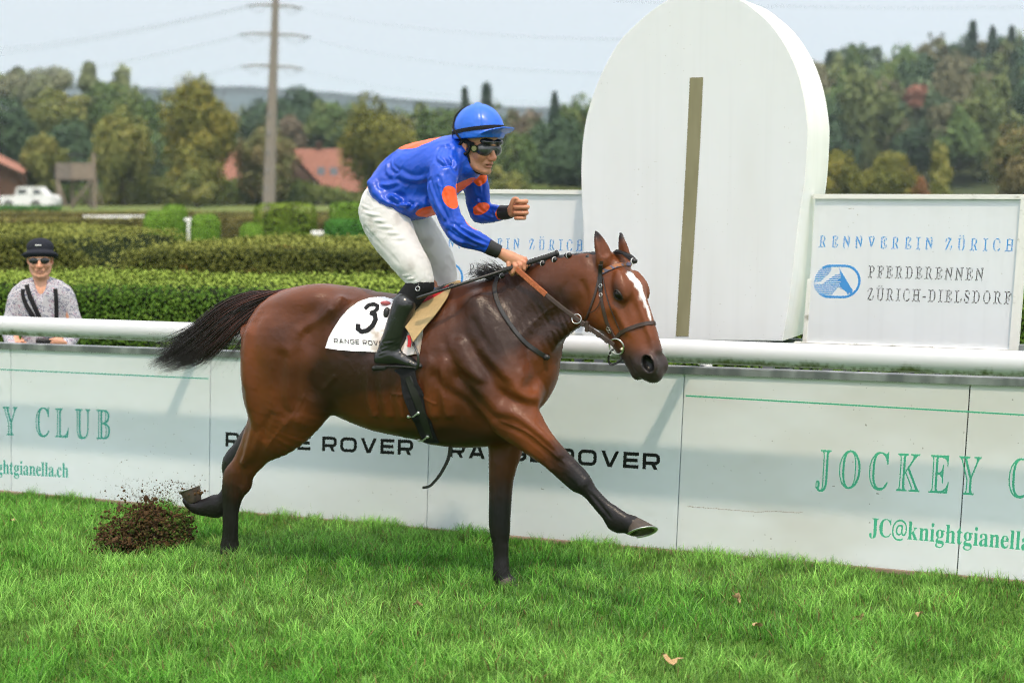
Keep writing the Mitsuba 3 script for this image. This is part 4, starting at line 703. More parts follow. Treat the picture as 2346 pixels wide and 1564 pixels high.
p, q = lp(155, 352, .2), lp(198, 358, 1.6); part(lk, 'canopy', box([p[0], p[1], q[2]], [q[0], q[1], p[2]]), 'gloss_black')
for x in (160, 180): beam(lk, 'canopy_post', lp(x, 358, .4), lp(x, 376, .4), .06, 'gloss_black')
tk = thing('pickup', 'white pickup truck parked beside the wooden lookout at far left', 'truck'); YT = 148.0
mat('car_white', (.78, .79, .80), .25, .5, clearcoat=.6); mat('car_glass', (.03, .04, .05), .08, .7); mat('tyre', (.02, .02, .02), .9, .1); mat('wheel_metal', (.5, .5, .5), .35, metallic=.8)
def tp_(x, y): p = at(x, y, YT); return (p[0], p[2])
prof = sg.Polygon([tp_(*q) for q in ((7, 449), (40, 449), (45, 431), (54, 428), (96, 429), (111, 445), (130, 449), (135, 456), (134, 468), (128, 471), (100, 472), (30, 472), (10, 470))])
def truck_slab(poly, y0, y1): m = trimesh.creation.extrude_polygon(poly, 1.0, engine='earcut'); v = m.vertices; return fixed(trimesh.Trimesh(np.stack([v[:, 0], y0 + (y1 - y0) * v[:, 2], v[:, 1]], 1), m.faces[:, ::-1], process=False))
arch = so.unary_union([sg.Point(tp_(26, 469)).buffer(.47), sg.Point(tp_(88, 469)).buffer(.47)]); part(tk, 'body', truck_slab(prof.difference(arch).buffer(-.06).buffer(.06), YT - .95, YT + .95), 'car_white', smooth=40)
for q in (((49, 434), (68, 433.5), (68, 444), (46, 445)), ((82, 434), (95, 434), (106, 445), (80, 445))): part(tk, 'window', truck_slab(sg.Polygon([tp_(*c) for c in q]), YT - .965, YT - .94), 'car_glass')
for x in (26, 88):
    for y in (YT - .92, YT + .72):
        c = tp_(x, 470); w = part(tk, 'wheel', trimesh.creation.cylinder(.40, segment=[[c[0], y, .40], [c[0], y + .22, .40]], sections=24), 'tyre', smooth=40); part(w, 'rim', trimesh.creation.cylinder(.24, segment=[[c[0], y - .01, .40], [c[0], y + .1, .40]], sections=20), 'wheel_metal', smooth=40)
c = tp_(133, 455); part(tk, 'headlight', box([c[0] - .35, YT - .962, c[1] - .12], [c[0] - .02, YT - .93, c[1] + .10], .02), 'insulator'); c = tp_(70, 447); part(tk, 'door_handle', box([c[0], YT - .98, c[1] - .04], [c[0] + .22, YT - .94, c[1] + .02], .01), 'insulator'); c = tp_(80, 442); part(tk, 'mirror', box([c[0], YT - 1.15, c[1] - .1], [c[0] + .18, YT - .95, c[1] + .14], .03), 'car_white')
c = tp_(120, 468); part(tk, 'bumper', box([c[0], YT - .99, c[1] - .12], [tp_(136, 468)[0] + .02, YT + .99, c[1] + .08], .04), 'insulator')
# tiled roofs: rows of tiles as real steps
mat('roof_tile', mikit.proc(lambda p, n, uv: mikit.mix((.31, .14, .095), (.24, .115, .085), mikit.fbm(p.x * .9, p.y * .9, p.z * 2.2, 4))), .8, .2); mat('barn_wood', mikit.proc(lambda p, n, uv: mikit.mix((.085, .050, .035), (.13, .075, .05), mikit.fbm(p.x * 4, p.y * 4, p.z * .4))), .9, .1); mat('house_wall', (.50, .47, .42), .85, .2); mat('dark_timber', (.055, .035, .025), .85, .2); mat('window_glass', (.16, .19, .22), .10, .7)
def roof_rows(a, b, c, d, n=16):
    """A pitched face from the eaves a-b up to the ridge c-d, in n overlapping courses."""
    out = []; nn = unit(np.cross(b - a, d - a)); nn = nn if nn[1] < 0 or nn[2] > 0 else -nn
    for i in range(n):
        t0, t1 = i / n, (i + 1.08) / n; p = [a + (d - a) * t0, b + (c - b) * t0, b + (c - b) * t1, a + (d - a) * t1]; lift = .09; out.append(trimesh.Trimesh([p[0] + nn * lift, p[1] + nn * lift, p[2] + nn * .01, p[3] + nn * .01, p[0], p[1], p[2] - nn * .05, p[3] - nn * .05], [[0, 1, 2], [0, 2, 3], [0, 4, 5], [0, 5, 1], [4, 7, 6], [4, 6, 5], [1, 5, 6], [1, 6, 2], [0, 3, 7], [0, 7, 4]], process=False))
    return cat(out)
hs = thing('farmhouse', 'farmhouse with a red tiled half hipped roof behind the pylon', 'house'); YH = 185.0
def hpx(x, y, dy=0.0): return at(x, y, YH + dy)
eL, eR = hpx(745, 437, -2), hpx(830, 440, -2); rL, rR = hpx(655, 342, 5), hpx(830, 342, 5); hip = hpx(690, 388, 0)
part(hs, 'roof', roof_rows(eL, eR, rR, rL, 18), 'roof_tile'); rf = 'farmhouse__roof'
gb_ = [hpx(655, 344, 5), hpx(745, 438, -2), hpx(655, 420, 1)]
part(hs, 'gable_roof', cat(trimesh.Trimesh([hpx(652, 342, 5), hpx(664, 345, 3), hpx(752, 440, -2.6), hpx(738, 440, -2.2)], [[0, 1, 2], [0, 2, 3]], process=False), trimesh.Trimesh([hpx(640, 375, 4), hpx(652, 342, 5), hpx(664, 345, 3), hpx(686, 376, 1.5), hpx(650, 378, 2)], [[0, 1, 2], [0, 2, 3], [0, 3, 4]], process=False)), 'dark_timber')
def slab3(pts, t=.2):
    P = np.array(pts); n = unit(np.cross(P[1] - P[0], P[2] - P[0])); n = n if n[1] > 0 else -n; k = len(P); f = [[0, i, i + 1] for i in range(1, k - 1)] + [[k, k + i + 1, k + i] for i in range(1, k - 1)]
    for i in range(k): j = (i + 1) % k; f += [[i, i + k, j + k], [i, j + k, j]]
    m = trimesh.Trimesh(np.vstack([P, P + n * t]), f, process=False); return fixed(m)
part(hs, 'gable', slab3([hpx(640, 372, 2), hpx(676, 370, 2), hpx(742, 440, -1), hpx(640, 440, 2)]), 'dark_timber'); part(hs, 'wall', slab3([hpx(640, 436, 2.2), hpx(742, 436, -.8), hpx(742, 480, -.8), hpx(640, 480, 2.2)]), 'house_wall'); part(hs, 'side_wall', slab3([hpx(742, 436, -.8), hpx(830, 438, -.8), hpx(830, 480, -.8), hpx(742, 480, -.8)]), 'house_wall')
for x, y in ((700, 430), (712, 428), (728, 436)): p = hpx(x, y, -.9 + (742 - x) * .03); f_ = part(hs, 'window', box(p - [.28, .12, .55], p + [.28, .02, .5], .02), 'white_paint'); part(f_, 'pane', box(p - [.21, .15, .46], p + [.21, -.11, .42], .01), 'window_glass')
for x, y in ((736, 393), (765, 394)):
    p = hpx(x, y, 0.8); part(hs, 'skylight', box(p - [.45, .25, .5], p + [.45, .15, .5], .03), 'window_glass')
p = hpx(731, 336, 5); part(hs, 'chimney', box(p - [.35, .35, .8], p + [.35, .35, .7], .02), 'dark_timber')
h2_ = thing('far_roof_house', 'red roofed house mostly hidden by trees left of the pylon', 'house'); part(h2_, 'roof', roof_rows(hpx(455, 440, 8), hpx(610, 440, 8), hpx(600, 338, 16), hpx(500, 338, 16), 16), 'roof_tile'); part(h2_, 'wall', slab3([hpx(465, 436, 8.6), hpx(605, 436, 8.6), hpx(605, 478, 8.6), hpx(465, 478, 8.6)]), 'house_wall')
bn = thing('barn', 'brown wooden barn at the left edge behind the pickup', 'barn'); YB = 165.0
def bp(x, y, dy=0.0): return at(x, y, YB + dy)
for i in range(9): part(bn, 'board', slab3([bp(-40 + 10 * i, 362 + 3.6 * i if i else 362, 0), bp(-40 + 10 * i + 9.6, 362 + 3.6 * (i + 1), 0), bp(-40 + 10 * i + 9.6, 480, 0), bp(-40 + 10 * i, 480, 0)], .15), 'barn_wood')
part(bn, 'side_wall', slab3([bp(49, 396, .2), bp(60, 385, 14), bp(60, 470, 14), bp(49, 480, .2)], .2), 'barn_wood'); part(bn, 'roof', roof_rows(bp(52, 398, -.6), bp(64, 388, 15), bp(-20, 345, 15), bp(-46, 352, -.6), 12), 'roof_tile'); part(bn, 'roof_edge', slab3([bp(-46, 352, -.7), bp(54, 397, -.7), bp(52, 404, -.7), bp(-46, 361, -.7)], .2), 'dark_timber')
# ---------------------------------------------------------------- the horse
def pair_loft(F, rows, w, hw, k=0.03, perp=False, **kw):
    """rows: (ax, ay, bx, by): the two outline points of a section, as seen; hw: half widths in metres (number -> ratio of the in-plane radius)."""
    n = len(rows); w = np.broadcast_to(np.asarray(w, float), (n,)); P, ra = [], []
    for (ax, ay, bx, by), wi in zip(rows, w):
        a, b = hp(ax, ay, wi), hp(bx, by, wi); P.append((a + b) / 2); ra.append(np.linalg.norm(a - b) / 2)
    ra = np.array(ra); rb = ra * hw if np.isscalar(hw) else np.asarray(hw, float)
    if perp:                                                                            # sections drawn askew to the limb
        P_ = np.array(P); ax = np.gradient(P_, axis=0); ax /= np.linalg.norm(ax, axis=1, keepdims=True)
        for i, ((a0, b0, a1, b1), wi) in enumerate(zip(rows, w)): h_ = (hp(a0, b0, wi) - hp(a1, b1, wi)) / 2; ra[i] = np.linalg.norm(h_ - (h_ @ ax[i]) * ax[i])
    F.loft(P, ra, rb, k, **kw)
    return np.array(P), ra
def ell(F, x, y, w, r_along, r_across, r_lat, deg=0.0, k=0.03, cut=False):
    """An ellipsoid seen at a pixel; deg turns its long axis up from the running direction."""
    c, s = math.cos(math.radians(deg)), math.sin(math.radians(deg))
    F.ball(hp(x, y, w), (r_along, r_across, r_lat), k, np.array([[c, 0, s], [-s, 0, c], [0, 1, 0]]).T, cut)

RD_H = np.array([1.0, 0, 0]); HV = 0.0075; VEINS = []
HF = Field([hp(400, 1150)[0] - .05, -.42, -.02], [hp(1540, 830)[0] + .04, .42, hp(1363, 515)[2]], HV)
# trunk
pair_loft(HF, [(604, 765, 606, 905), (622, 712, 624, 925), (650, 680, 650, 945), (690, 658, 690, 952), (720, 652, 720, 948), (750, 651, 752, 942), (800, 656, 800, 953),
               (850, 668, 850, 976), (900, 676, 900, 993), (950, 674, 950, 1004), (1000, 664, 1000, 1013), (1050, 656, 1050, 1020), (1100, 655, 1100, 1019), (1150, 672, 1150, 1012), (1190, 750, 1190, 995), (1212, 820, 1210, 960)],
          0.0, [.10, .155, .20, .235, .25, .258, .262, .268, .275, .28, .275, .262, .24, .21, .165, .11], 0.03, n=34)
# withers and spine, loins, hips
HF.loft([hp(880, 706), hp(960, 702), hp(1040, 682), hp(1085, 674), hp(1140, 664)], [.05, .05, .055, .055, .055], [.10, .09, .065, .055, .055], 0.06)
ell(HF, 715, 692, -0.12, 0.17, 0.085, 0.11, 8, 0.06); ell(HF, 735, 690, 0.13, 0.17, 0.09, 0.12, 8, 0.06)
ell(HF, 762, 716, -0.19, 0.10, 0.03, 0.05, 55, 0.07)
# neck
NP, _ = pair_loft(HF, [(1090, 675, 1185, 890), (1128, 645, 1222, 866), (1165, 627, 1250, 822), (1207, 612, 1273, 791), (1242, 602, 1297, 768), (1290, 589, 1320, 750), (1330, 583, 1338, 738), (1365, 580, 1352, 725)],
          [0, 0, 0, 0, 0, -.005, -.01, -.015], [.165, .15, .125, .105, .095, .088, .082, .078], 0.05, n=20)
HF.loft([hp(1150, 640), hp(1240, 610), hp(1330, 592), hp(1390, 588)], [.022, .022, .02, .02], [.03, .028, .028, .03], 0.04)           # crest
HF.loft([hp(1190, 840, -.09), hp(1255, 780, -.075), hp(1315, 735, -.065)], [.05, .045, .035], [.04, .035, .03], 0.05)        # brachiocephalic
# near shoulder and foreleg
HF.loft([hp(1095, 700, -.13), hp(1130, 770, -.16), hp(1165, 850, -.175), hp(1190, 905, -.165)], [.07, .095, .10, .085], [.06, .07, .075, .08], 0.06)
ell(HF, 1200, 905, -0.15, 0.085, 0.075, 0.08, -30, 0.05)                               # point of shoulder
ell(HF, 1203, 895, 0.10, 0.075, 0.10, 0.07, -30, 0.05)
HF.loft([hp(1045, 800, -.19), hp(1085, 860, -.205), hp(1130, 925, -.20), hp(1160, 960, -.185)], [.06, .075, .075, .06], [.06, .065, .06, .055], 0.04)       # triceps
HF.loft([hp(1060, 790, -.215), hp(1100, 865, -.232)], [.03, .032], [.04, .035], 0.03)
HF.loft([hp(1110, 800, -.205), hp(1150, 850, -.215), hp(1185, 880, -.20)], [.03, .035, .03], [.04, .04, .04], 0.035)
HF.loft([hp(1118, 720, -.15), hp(1160, 790, -.175), hp(1200, 860, -.18)], [.028, .032, .03], [.03, .04, .04], 0.03)
fl, _ = pair_loft(HF, [(1215, 905, 1128, 985), (1236, 946, 1168, 1013), (1261, 989, 1203, 1035), (1291, 1026, 1246, 1065), (1326, 1062, 1291, 1106), (1346, 1083, 1307, 1119), (1357, 1102, 1322, 1124), (1368, 1121, 1343, 1141), (1395, 1148, 1371, 1175), (1414, 1160, 1388, 1196), (1433, 1174, 1399, 1214), (1448, 1183, 1417, 1213), (1465, 1189, 1433, 1217)],
          [-.17, -.165, -.16, -.155, -.15, -.15, -.15, -.15, -.15, -.15, -.15, -.15, -.15], [.085, .075, .065, .052, .047, .046, .042, .030, .027, .031, .036, .032, .045], 0.025, n=40)
HF.loft([hp(1175, 950, -.225), hp(1225, 985, -.215), hp(1280, 1040, -.19)], [.032, .034, .018], [.03, .03, .02], 0.025)        # extensor bulge
HF.loft([hp(1165, 985, -.215), hp(1215, 1025, -.20), hp(1265, 1070, -.18)], [.024, .026, .014], [.026, .026, .02], 0.02)
# far foreleg, standing
HF.loft([hp(1175, 930, .12), hp(1165, 1000, .11)], [.10, .095], [.08, .075], 0.05)
pair_loft(HF, [(1200, 985, 1118, 985), (1196, 1029, 1120, 1025), (1184, 1068, 1121, 1056), (1173, 1106, 1122, 1115), (1169, 1144, 1123, 1160), (1168, 1190, 1121, 1192), (1167, 1215, 1124, 1222), (1165, 1240, 1128, 1240), (1165, 1279, 1131, 1271), (1167, 1305, 1130, 1305), (1172, 1325, 1130, 1328), (1185, 1336, 1142, 1345)],
          [.10, .095, .085, .075, .065, .06, .055, .05, .045, .04, .04, .04], [.07, .065, .058, .05, .046, .047, .043, .033, .030, .036, .04, .045], 0.02, n=36)
# near hindquarter and leg
pair_loft(HF, [(590, 715, 765, 722), (557, 790, 795, 800), (553, 868, 778, 868), (553, 915, 748, 925), (560, 950, 712, 975), (563, 985, 672, 1003), (555, 1012, 632, 1022)],
          [-.12, -.145, -.15, -.145, -.135, -.12, -.10], [.10, .135, .13, .12, .10, .085, .068], 0.05, n=24)
pair_loft(HF, [(563, 980, 668, 1000), (556, 1005, 636, 1020), (545, 1038, 612, 1043), (529, 1072, 585, 1075), (513, 1104, 577, 1090), (512, 1137, 556, 1115), (512, 1160, 548, 1148), (512, 1182, 545, 1177), (511, 1222, 544, 1222), (507, 1250, 546, 1248), (506, 1268, 545, 1268)],
          [-.12, -.10, -.085, -.07, -.06, -.055, -.05, -.05, -.045, -.04, -.04], [.08, .068, .055, .045, .045, .040, .034, .031, .031, .038, .045], 0.022, n=36)
ell(HF, 640, 800, -0.20, 0.10, 0.16, 0.07, 10, 0.06)                                   # gluteal mass
ell(HF, 690, 945, -0.20, 0.045, 0.07, 0.05, 15, 0.04)                                  # stifle
HF.loft([hp(585, 770, -.19), hp(580, 860, -.21), hp(595, 950, -.19)], [.05, .055, .045], [.06, .06, .05], 0.04)
HF.loft([hp(600, 965, -.185), hp(585, 1010, -.165), hp(560, 1060, -.13)], [.04, .035, .014], [.04, .035, .02], 0.03)
# far hind leg, swung back
HF.loft([hp(735, 790, .12), hp(705, 870, .12), hp(685, 925, .11)], [.18, .15, .10], [.12, .12, .10], 0.05, n=24)
pair_loft(HF, [(655, 880, 768, 915), (610, 930, 728, 952), (580, 975, 680, 978), (550, 1010, 634, 1016), (526, 1040, 596, 1055), (510, 1056, 570, 1080), (513, 1092, 562, 1112), (511, 1115, 545, 1138), (505, 1128, 520, 1165), (488, 1132, 503, 1186), (470, 1140, 480, 1183), (448, 1146, 458, 1178), (436, 1134, 428, 1156)],
          [.13, .12, .115, .11, .11, .11, .11, .11, .11, .11, .11, .11, .11], [.12, .10, .085, .068, .055, .045, .038, .032, .034, .038, .034, .036, .042], 0.022, n=44)
# belly line, sheath side, flank fold
HF.loft([hp(1000, 985), hp(1090, 985), hp(1150, 970)], [.06, .07, .07], [.13, .14, .12], 0.05)
# head: a frame of its own, turned towards the camera
HEAD_O = hp(1425, 595, -0.02); hy, hpit, hrol = math.radians(-24), math.radians(-60), math.radians(-8.4)
hf = np.array([math.cos(hy), math.sin(hy), 0.0]); hx = hf * math.cos(hpit) + np.array([0, 0, math.sin(hpit)])
hl = np.array([-math.sin(hy), math.cos(hy), 0.0]); hz = np.cross(hx, hl); hz = hz if hz[2] > 0 else -hz
HR = np.stack([hx, hl, hz], 1) @ np.array([[1, 0, 0], [0, math.cos(hrol), -math.sin(hrol)], [0, math.sin(hrol), math.cos(hrol)]])
hx, hl, hz = HR.T
def hd(x, y, z): return HEAD_O + 1.04 * (HR @ np.array([x, y, z]))
HS = 1.0
rows = [(-.02, .0, -.21, .066), (.04, .022, -.255, .082), (.10, .030, -.285, .092), (.16, .030, -.290, .094), (.22, .020, -.262, .086), (.28, .010, -.235, .076), (.34, .002, -.226, .068), (.40, -.006, -.206, .062), (.46, -.010, -.178, .060), (.52, -.018, -.150, .058), (.545, -.030, -.128, .052)]
HF.loft([hd(x, 0, (a + b) / 2) for x, a, b, h in rows], [(a - b) / 2 for x, a, b, h in rows], [h for *_, h in rows], 0.03, L=hl, n=26)
for s in (-1, 1):
    HF.ball(hd(.150, s * .082, -.018 + (.012 if s > 0 else 0)), (.054, .026, .034), .04, HR)           # orbit
    HF.ball(hd(.11, s * .066, -.005), (.06, .030, .030), .03, HR)
    HF.ball(hd(.165, s * .060, -.185), (.10, .036, .088), .03, HR)            # cheek
    HF.loft([hd(.21, s * .076, -.085), hd(.33, s * .060, -.085)], [.014, .008], [.014, .010], .025, L=hl)   # facial crest
    HF.ball(hd(.508, s * .042, -.054), (.058, .032, .044), .02, HR)           # nostril wing
    HF.ball(hd(.50, s * .030, -.105), (.055, .030, .032), .02, HR)            # upper lip
    HF.ball(hd(.510, s * .070, -.052), (.043, .042, .029), .004, HR, cut=True)   # nostril
    HF.loft([hd(.245, s * .112, -.135), hd(.35, s * .090, -.125)], [.02, .012], [.02, .012], .04, L=hl, cut=True)
    HF.loft([hd(.185, s * .112, -.062), hd(.245, s * .100, -.05)], [.006, .004], [.008, .006], .02, L=hl, cut=True)
    base, tip = (hp(1383, 588, -.07), hp(1363, 527, -.07)) if s < 0 else (hp(1432, 588, .03), hp(1421, 531, .03))
    face = unit(HR @ np.array([.35, s * .35, .75])); out = unit(RD_H * (1 if s < 0 else -.2) + np.array([0, -.35, 0]))
    mid = base * .55 + tip * .45 + np.array([.004, 0, 0])
    lat = unit(np.cross(tip - base, face) if s < 0 else np.array([.75, -.6, 0]))
    HF.loft([base + np.array([0, 0, -.03]), base, mid, tip], [.030, .028, .024, .004], [.040, .042, .033, .003], .022, L=lat, n=14)
    HF.loft([base * .75 + mid * .25 + face * .026, mid + face * .022, mid * .3 + tip * .7 + face * .012], [.014, .014, .005], [.026, .023, .006], .008, L=lat, cut=True)
HF.loft([hd(.14, 0, .018), hd(.30, 0, .006), hd(.46, 0, -.012)], [.018, .018, .016], [.052, .040, .034], .03, L=hl)     # nasal bones
HF.loft([hd(.40, 0, -.150), hd(.455, 0, -.158), hd(.515, 0, -.158)], [.030, .031, .028], [.036, .038, .037], .02, L=hl)  # chin, lower lip
HF.loft([hd(.445, -.075, -.128), hd(.50, -.064, -.140), hd(.57, 0, -.142), hd(.50, .064, -.140), hd(.445, .075, -.128)], .0035, .006, .006, L=hz, cut=True)   # mouth line
# hollows that separate the muscles
for pts, r, w in [([(1085, 800), (1112, 840), (1150, 890)], .022, -.285), ([(1045, 870), (1080, 915), (1122, 965), (1150, 990)], .024, -.285), ([(1155, 912), (1200, 930), (1232, 947)], .016, -.262),
               ([(1105, 700), (1140, 750), (1190, 830)], .018, -.25), ([(1243, 790), (1232, 850), (1215, 885)], .018, -.20)]:
    HF.loft([hp(x, y, w) for x, y in pts], r, r * 1.6, .05, cut=True)
HF.loft([hp(690, 740, -.33), hp(712, 840, -.33), hp(715, 900, -.31)], .03, .05, .08, cut=True)
HF.loft([hp(640, 820, -.315), hp(634, 890, -.315), hp(645, 950, -.285)], .02, .03, .05, cut=True)
for k in range(6):                                                                      # ribs under the skin
    HF.loft([hp(850 + 34 * k, 830, -.258), hp(846 + 34 * k, 890, -.262), hp(856 + 34 * k, 950, -.230)], .008, .010, .05)
for pts in ([(1150, 965), (1200, 985), (1252, 1030), (1285, 1062)], [(700, 905), (676, 950), (640, 985), (600, 1030)], [(1000, 925), (960, 905), (905, 900)], [(1260, 700), (1215, 730), (1180, 770)]):
    q = [hp(x, y, -.24) for x, y in pts]                                                # veins, laid on below
    VEINS.append(q)
body = HF.mesh(smooth=3)

# fine relief of the skin: wrinkles under the throat, veins, a little unevenness
bn = normals(body); bv = body.vertices
def side_px(v):
    """What the near side looks like from the camera is laid out in the photograph's own numbers; the coat's regions use them too."""
    w = to_world(v) - EYE; d = w @ FWD
    return CX + FOC * (w @ np.array([1.0, 0, 0])) / d, CY - FOC * (w @ CUP) / d
def dist_path(v, pts):
    d = np.full(len(v), 9.0)
    for p, q in zip(pts[:-1], pts[1:]):
        e = (q - p)[[0, 2]]; t = np.clip(((v[:, [0, 2]] - p[[0, 2]]) @ e) / (e @ e), 0, 1)
        d = np.minimum(d, np.linalg.norm(v[:, [0, 2]] - p[[0, 2]] - t[:, None] * e, axis=1))
    return d
def near2(x, y, rx, ry, deg=0, flat=False):
    """Gaussian region of the side view, centred on a pixel, radii in px, in the horse's own plane."""
    c = hp(x, y, -.2); k = px_m(x, y); ca, sb = math.cos(math.radians(deg)), math.sin(math.radians(deg))
    ds, dz = bv[:, 0] - c[0], bv[:, 2] - c[2]; u = (ds * ca + dz * sb) / (rx * k); w = (-ds * sb + dz * ca) / (ry * k)
    return np.exp(-(u * u + w * w))
disp = np.zeros(len(bv))
for q in VEINS: disp += .0035 * np.exp(-(dist_path(bv, smooth_path(np.array(q), 14)) / .006) ** 2)
wr = near2(1255, 770, 70, 60)
disp += wr * .0022 * np.sin((bv[:, 0] * 190 + bv[:, 2] * 80) + 6 * meshkit.fbm(bv * 9, 3, 4)) * (meshkit.noise(bv * 16, 2) > .35)
MUSC = [([(1036, 780), (1056, 823), (1086, 859), (1118, 872)], 11, -8), ([(1065, 798), (1092, 838), (1124, 868)], 12, 5), ([(1098, 735), (1124, 776), (1148, 810)], 10, -5), ([(1084, 752), (1120, 800), (1174, 853)], 13, 4),
        ([(1207, 820), (1225, 870), (1229, 925)], 9, -7), ([(1019, 855), (1045, 890), (1080, 915), (1115, 960), (1138, 983)], 12, -9), ([(1035, 840), (1070, 890), (1110, 930), (1140, 962)], 14, 5), ([(1153, 950), (1189, 954), (1233, 984), (1276, 1026)], 8, -6), ([(1165, 975), (1215, 1000), (1262, 1045)], 7, 4),
        ([(1150, 1002), (1180, 1017), (1225, 1046)], 7, -4), ([(1160, 890), (1200, 915), (1236, 930)], 10, -5), ([(1150, 868), (1190, 888), (1222, 900)], 12, 4), ([(1110, 690), (1128, 740), (1165, 800)], 10, -4),
        ([(774, 706), (756, 724), (730, 738), (712, 755)], 9, 8), ([(722, 760), (714, 800), (709, 850), (704, 900), (700, 935)], 13, -13), ([(690, 800), (688, 860), (684, 920)], 16, 6), ([(758, 888), (772, 874), (790, 858)], 6, 4), ([(735, 810), (742, 850), (760, 890)], 14, 4),
        ([(645, 944), (628, 970), (622, 1000)], 8, -6), ([(665, 935), (680, 948), (672, 970)], 9, 5), ([(578, 890), (572, 925), (570, 960)], 9, -5), ([(600, 985), (582, 1020), (563, 1060)], 7, -5), ([(612, 990), (594, 1026), (574, 1062)], 6, 3), ([(610, 720), (596, 790), (598, 860)], 12, -4),
        ([(1300, 640), (1270, 690), (1255, 740)], 12, -5), ([(1230, 650), (1200, 690), (1180, 730)], 14, 4), ([(1325, 650), (1335, 690), (1332, 725)], 9, -7), ([(1350, 1095), (1336, 1112)], 8, 4), ([(1300, 1085), (1330, 1117)], 5, -3), ([(1360, 1130), (1400, 1180)], 4, -4), ([(1350, 1128), (1385, 1172)], 4, 2.5),
        ([(1143, 1060), (1146, 1130), (1144, 1180)], 5, -4), ([(1140, 1240), (1142, 1310)], 3.5, -4.5), ([(1150, 1240), (1152, 1310)], 3.5, 2), ([(534, 1125), (530, 1190), (528, 1240)], 4, -4.5), ([(522, 1125), (518, 1190), (516, 1240)], 4, 2.5), ([(560, 1085), (552, 1110)], 6, 3), ([(525, 1085), (522, 1120)], 5, 3), ([(545, 1080), (540, 1115)], 5, -4)]
for pts, wd, amp in MUSC:
    q = smooth_path(np.array([hp(x, y, -.15) for x, y in pts]), 12); r = dist_path(bv, q) / (wd * px_m(*pts[0])); disp += amp * .001 * np.exp(-r * r) * sstep(.10, .45, np.abs(bn[:, 1])) * (bn[:, 1] * bv[:, 1] > 0)
disp += .0035 * (meshkit.fbm(bv * [14, 10, 14], 3, 8) - .5) + .0016 * (meshkit.fbm(bv * 45, 2, 9) - .5)
bv = bv + bn * disp[:, None]
body = trimesh.Trimesh(bv, body.faces, process=False)

def lin(*c):
    c = np.array(c) / 255.0; return np.where(c < .04045, c / 12.92, ((c + .055) / 1.055) ** 2.4)
n1, n2 = meshkit.fbm(bv * 5, 4, 11), meshkit.fbm(bv * [60, 60, 25], 2, 12)
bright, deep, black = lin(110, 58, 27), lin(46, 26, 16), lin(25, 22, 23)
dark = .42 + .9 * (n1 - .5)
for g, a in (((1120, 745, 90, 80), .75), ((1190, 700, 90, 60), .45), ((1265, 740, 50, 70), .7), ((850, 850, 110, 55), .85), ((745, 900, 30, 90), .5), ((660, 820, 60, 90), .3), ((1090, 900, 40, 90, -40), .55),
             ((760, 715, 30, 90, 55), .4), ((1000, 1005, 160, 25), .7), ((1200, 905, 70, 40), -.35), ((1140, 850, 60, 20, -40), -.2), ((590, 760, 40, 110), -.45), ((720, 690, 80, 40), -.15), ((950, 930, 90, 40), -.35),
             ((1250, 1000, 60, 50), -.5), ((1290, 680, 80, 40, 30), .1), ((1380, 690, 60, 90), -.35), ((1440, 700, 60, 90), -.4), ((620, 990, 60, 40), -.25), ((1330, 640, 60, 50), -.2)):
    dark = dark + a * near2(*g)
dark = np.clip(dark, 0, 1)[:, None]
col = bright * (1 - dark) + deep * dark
legs = np.zeros(len(bv))
def below(rows, w0, w1):
    """Black points: along a leg, from none at the first pixel point to full at the second."""
    (x0, y0), (x1, y1), rad = rows; a, b = hp(x0, y0, w0), hp(x1, y1, w0); e = (b - a)[[0, 2]]
    t = ((bv[:, [0, 2]] - a[[0, 2]]) @ e) / (e @ e) + .35 * (n1 - .5) + .15 * (n2 - .5)
    sel = (bv[:, 1] > w1[0]) & (bv[:, 1] < w1[1]) & (np.abs((bv[:, [0, 2]] - a[[0, 2]]) @ np.array([-e[1], e[0]]) / np.linalg.norm(e)) < rad)
    return np.where(sel, sstep(0, 1, t), 0)
legs = np.maximum.reduce([below(((1225, 1000), (1322, 1090), .35), -.16, (-.35, -.06)), below(((1150, 1040), (1146, 1170), .14), .1, (-.05, .3)), below(((590, 1020), (525, 1165), .12), -.06, (-.25, .06)), below(((640, 960), (560, 1030), .35), .11, (.03, .35))])
legs = np.maximum(legs * (bv[:, 2] < hp(600, 950, 0)[2]), sstep(.34, .22, bv[:, 2] + .08 * (n1 - .5)))
col = col * (1 - legs[:, None]) + black * legs[:, None]
hl_ = (bv - HEAD_O) @ HR / 1.04; hxx, hyy, hzz = hl_.T
onhead = (hxx > -.08) & (np.abs(hyy) < .17) & (hzz > -.34) & (hxx < .62)
muz = sstep(.36, .52, hxx + .10 * (n1 - .5) + .6 * np.maximum(-.06 - hzz, 0)) * onhead
col = col * (1 - muz[:, None]) + lin(52, 42, 40) * muz[:, None]
eyed = np.exp(-(((hxx - .155) / .055) ** 2 + ((hzz + .035) / .036) ** 2)) * onhead * .85 * (np.abs(hyy) > .05)
col = col * (1 - eyed[:, None]) + black * eyed[:, None]
fx = hxx; half = np.interp(fx, [.070, .085, .12, .15, .19, .24, .30, .33], [0, .026, .031, .026, .018, .010, .005, 0])
bl = sstep(.010, -.006, np.abs(hyy + .012 + .02 * (n1 - .5)) - half - .030 * (n2 - .5)) * (hzz > -.035) * onhead * (half > 0)
col = col * (1 - bl[:, None]) + lin(236, 232, 228) * bl[:, None]
for s, tx, ty, w in ((-1, 1363, 527, -.07), (1, 1421, 531, .03)):                        # black ear tips
    e = sstep(.075, .02, np.linalg.norm(bv - hp(tx, ty, w), axis=1)); col = col * (1 - e[:, None]) + black * e[:, None]
crest = sstep(.035, .01, np.abs(bv[:, 1])) * (dist_path(bv, [hp(x, y) for x, y in ((1120, 645), (1207, 612), (1290, 588), (1390, 578))]) < .02)
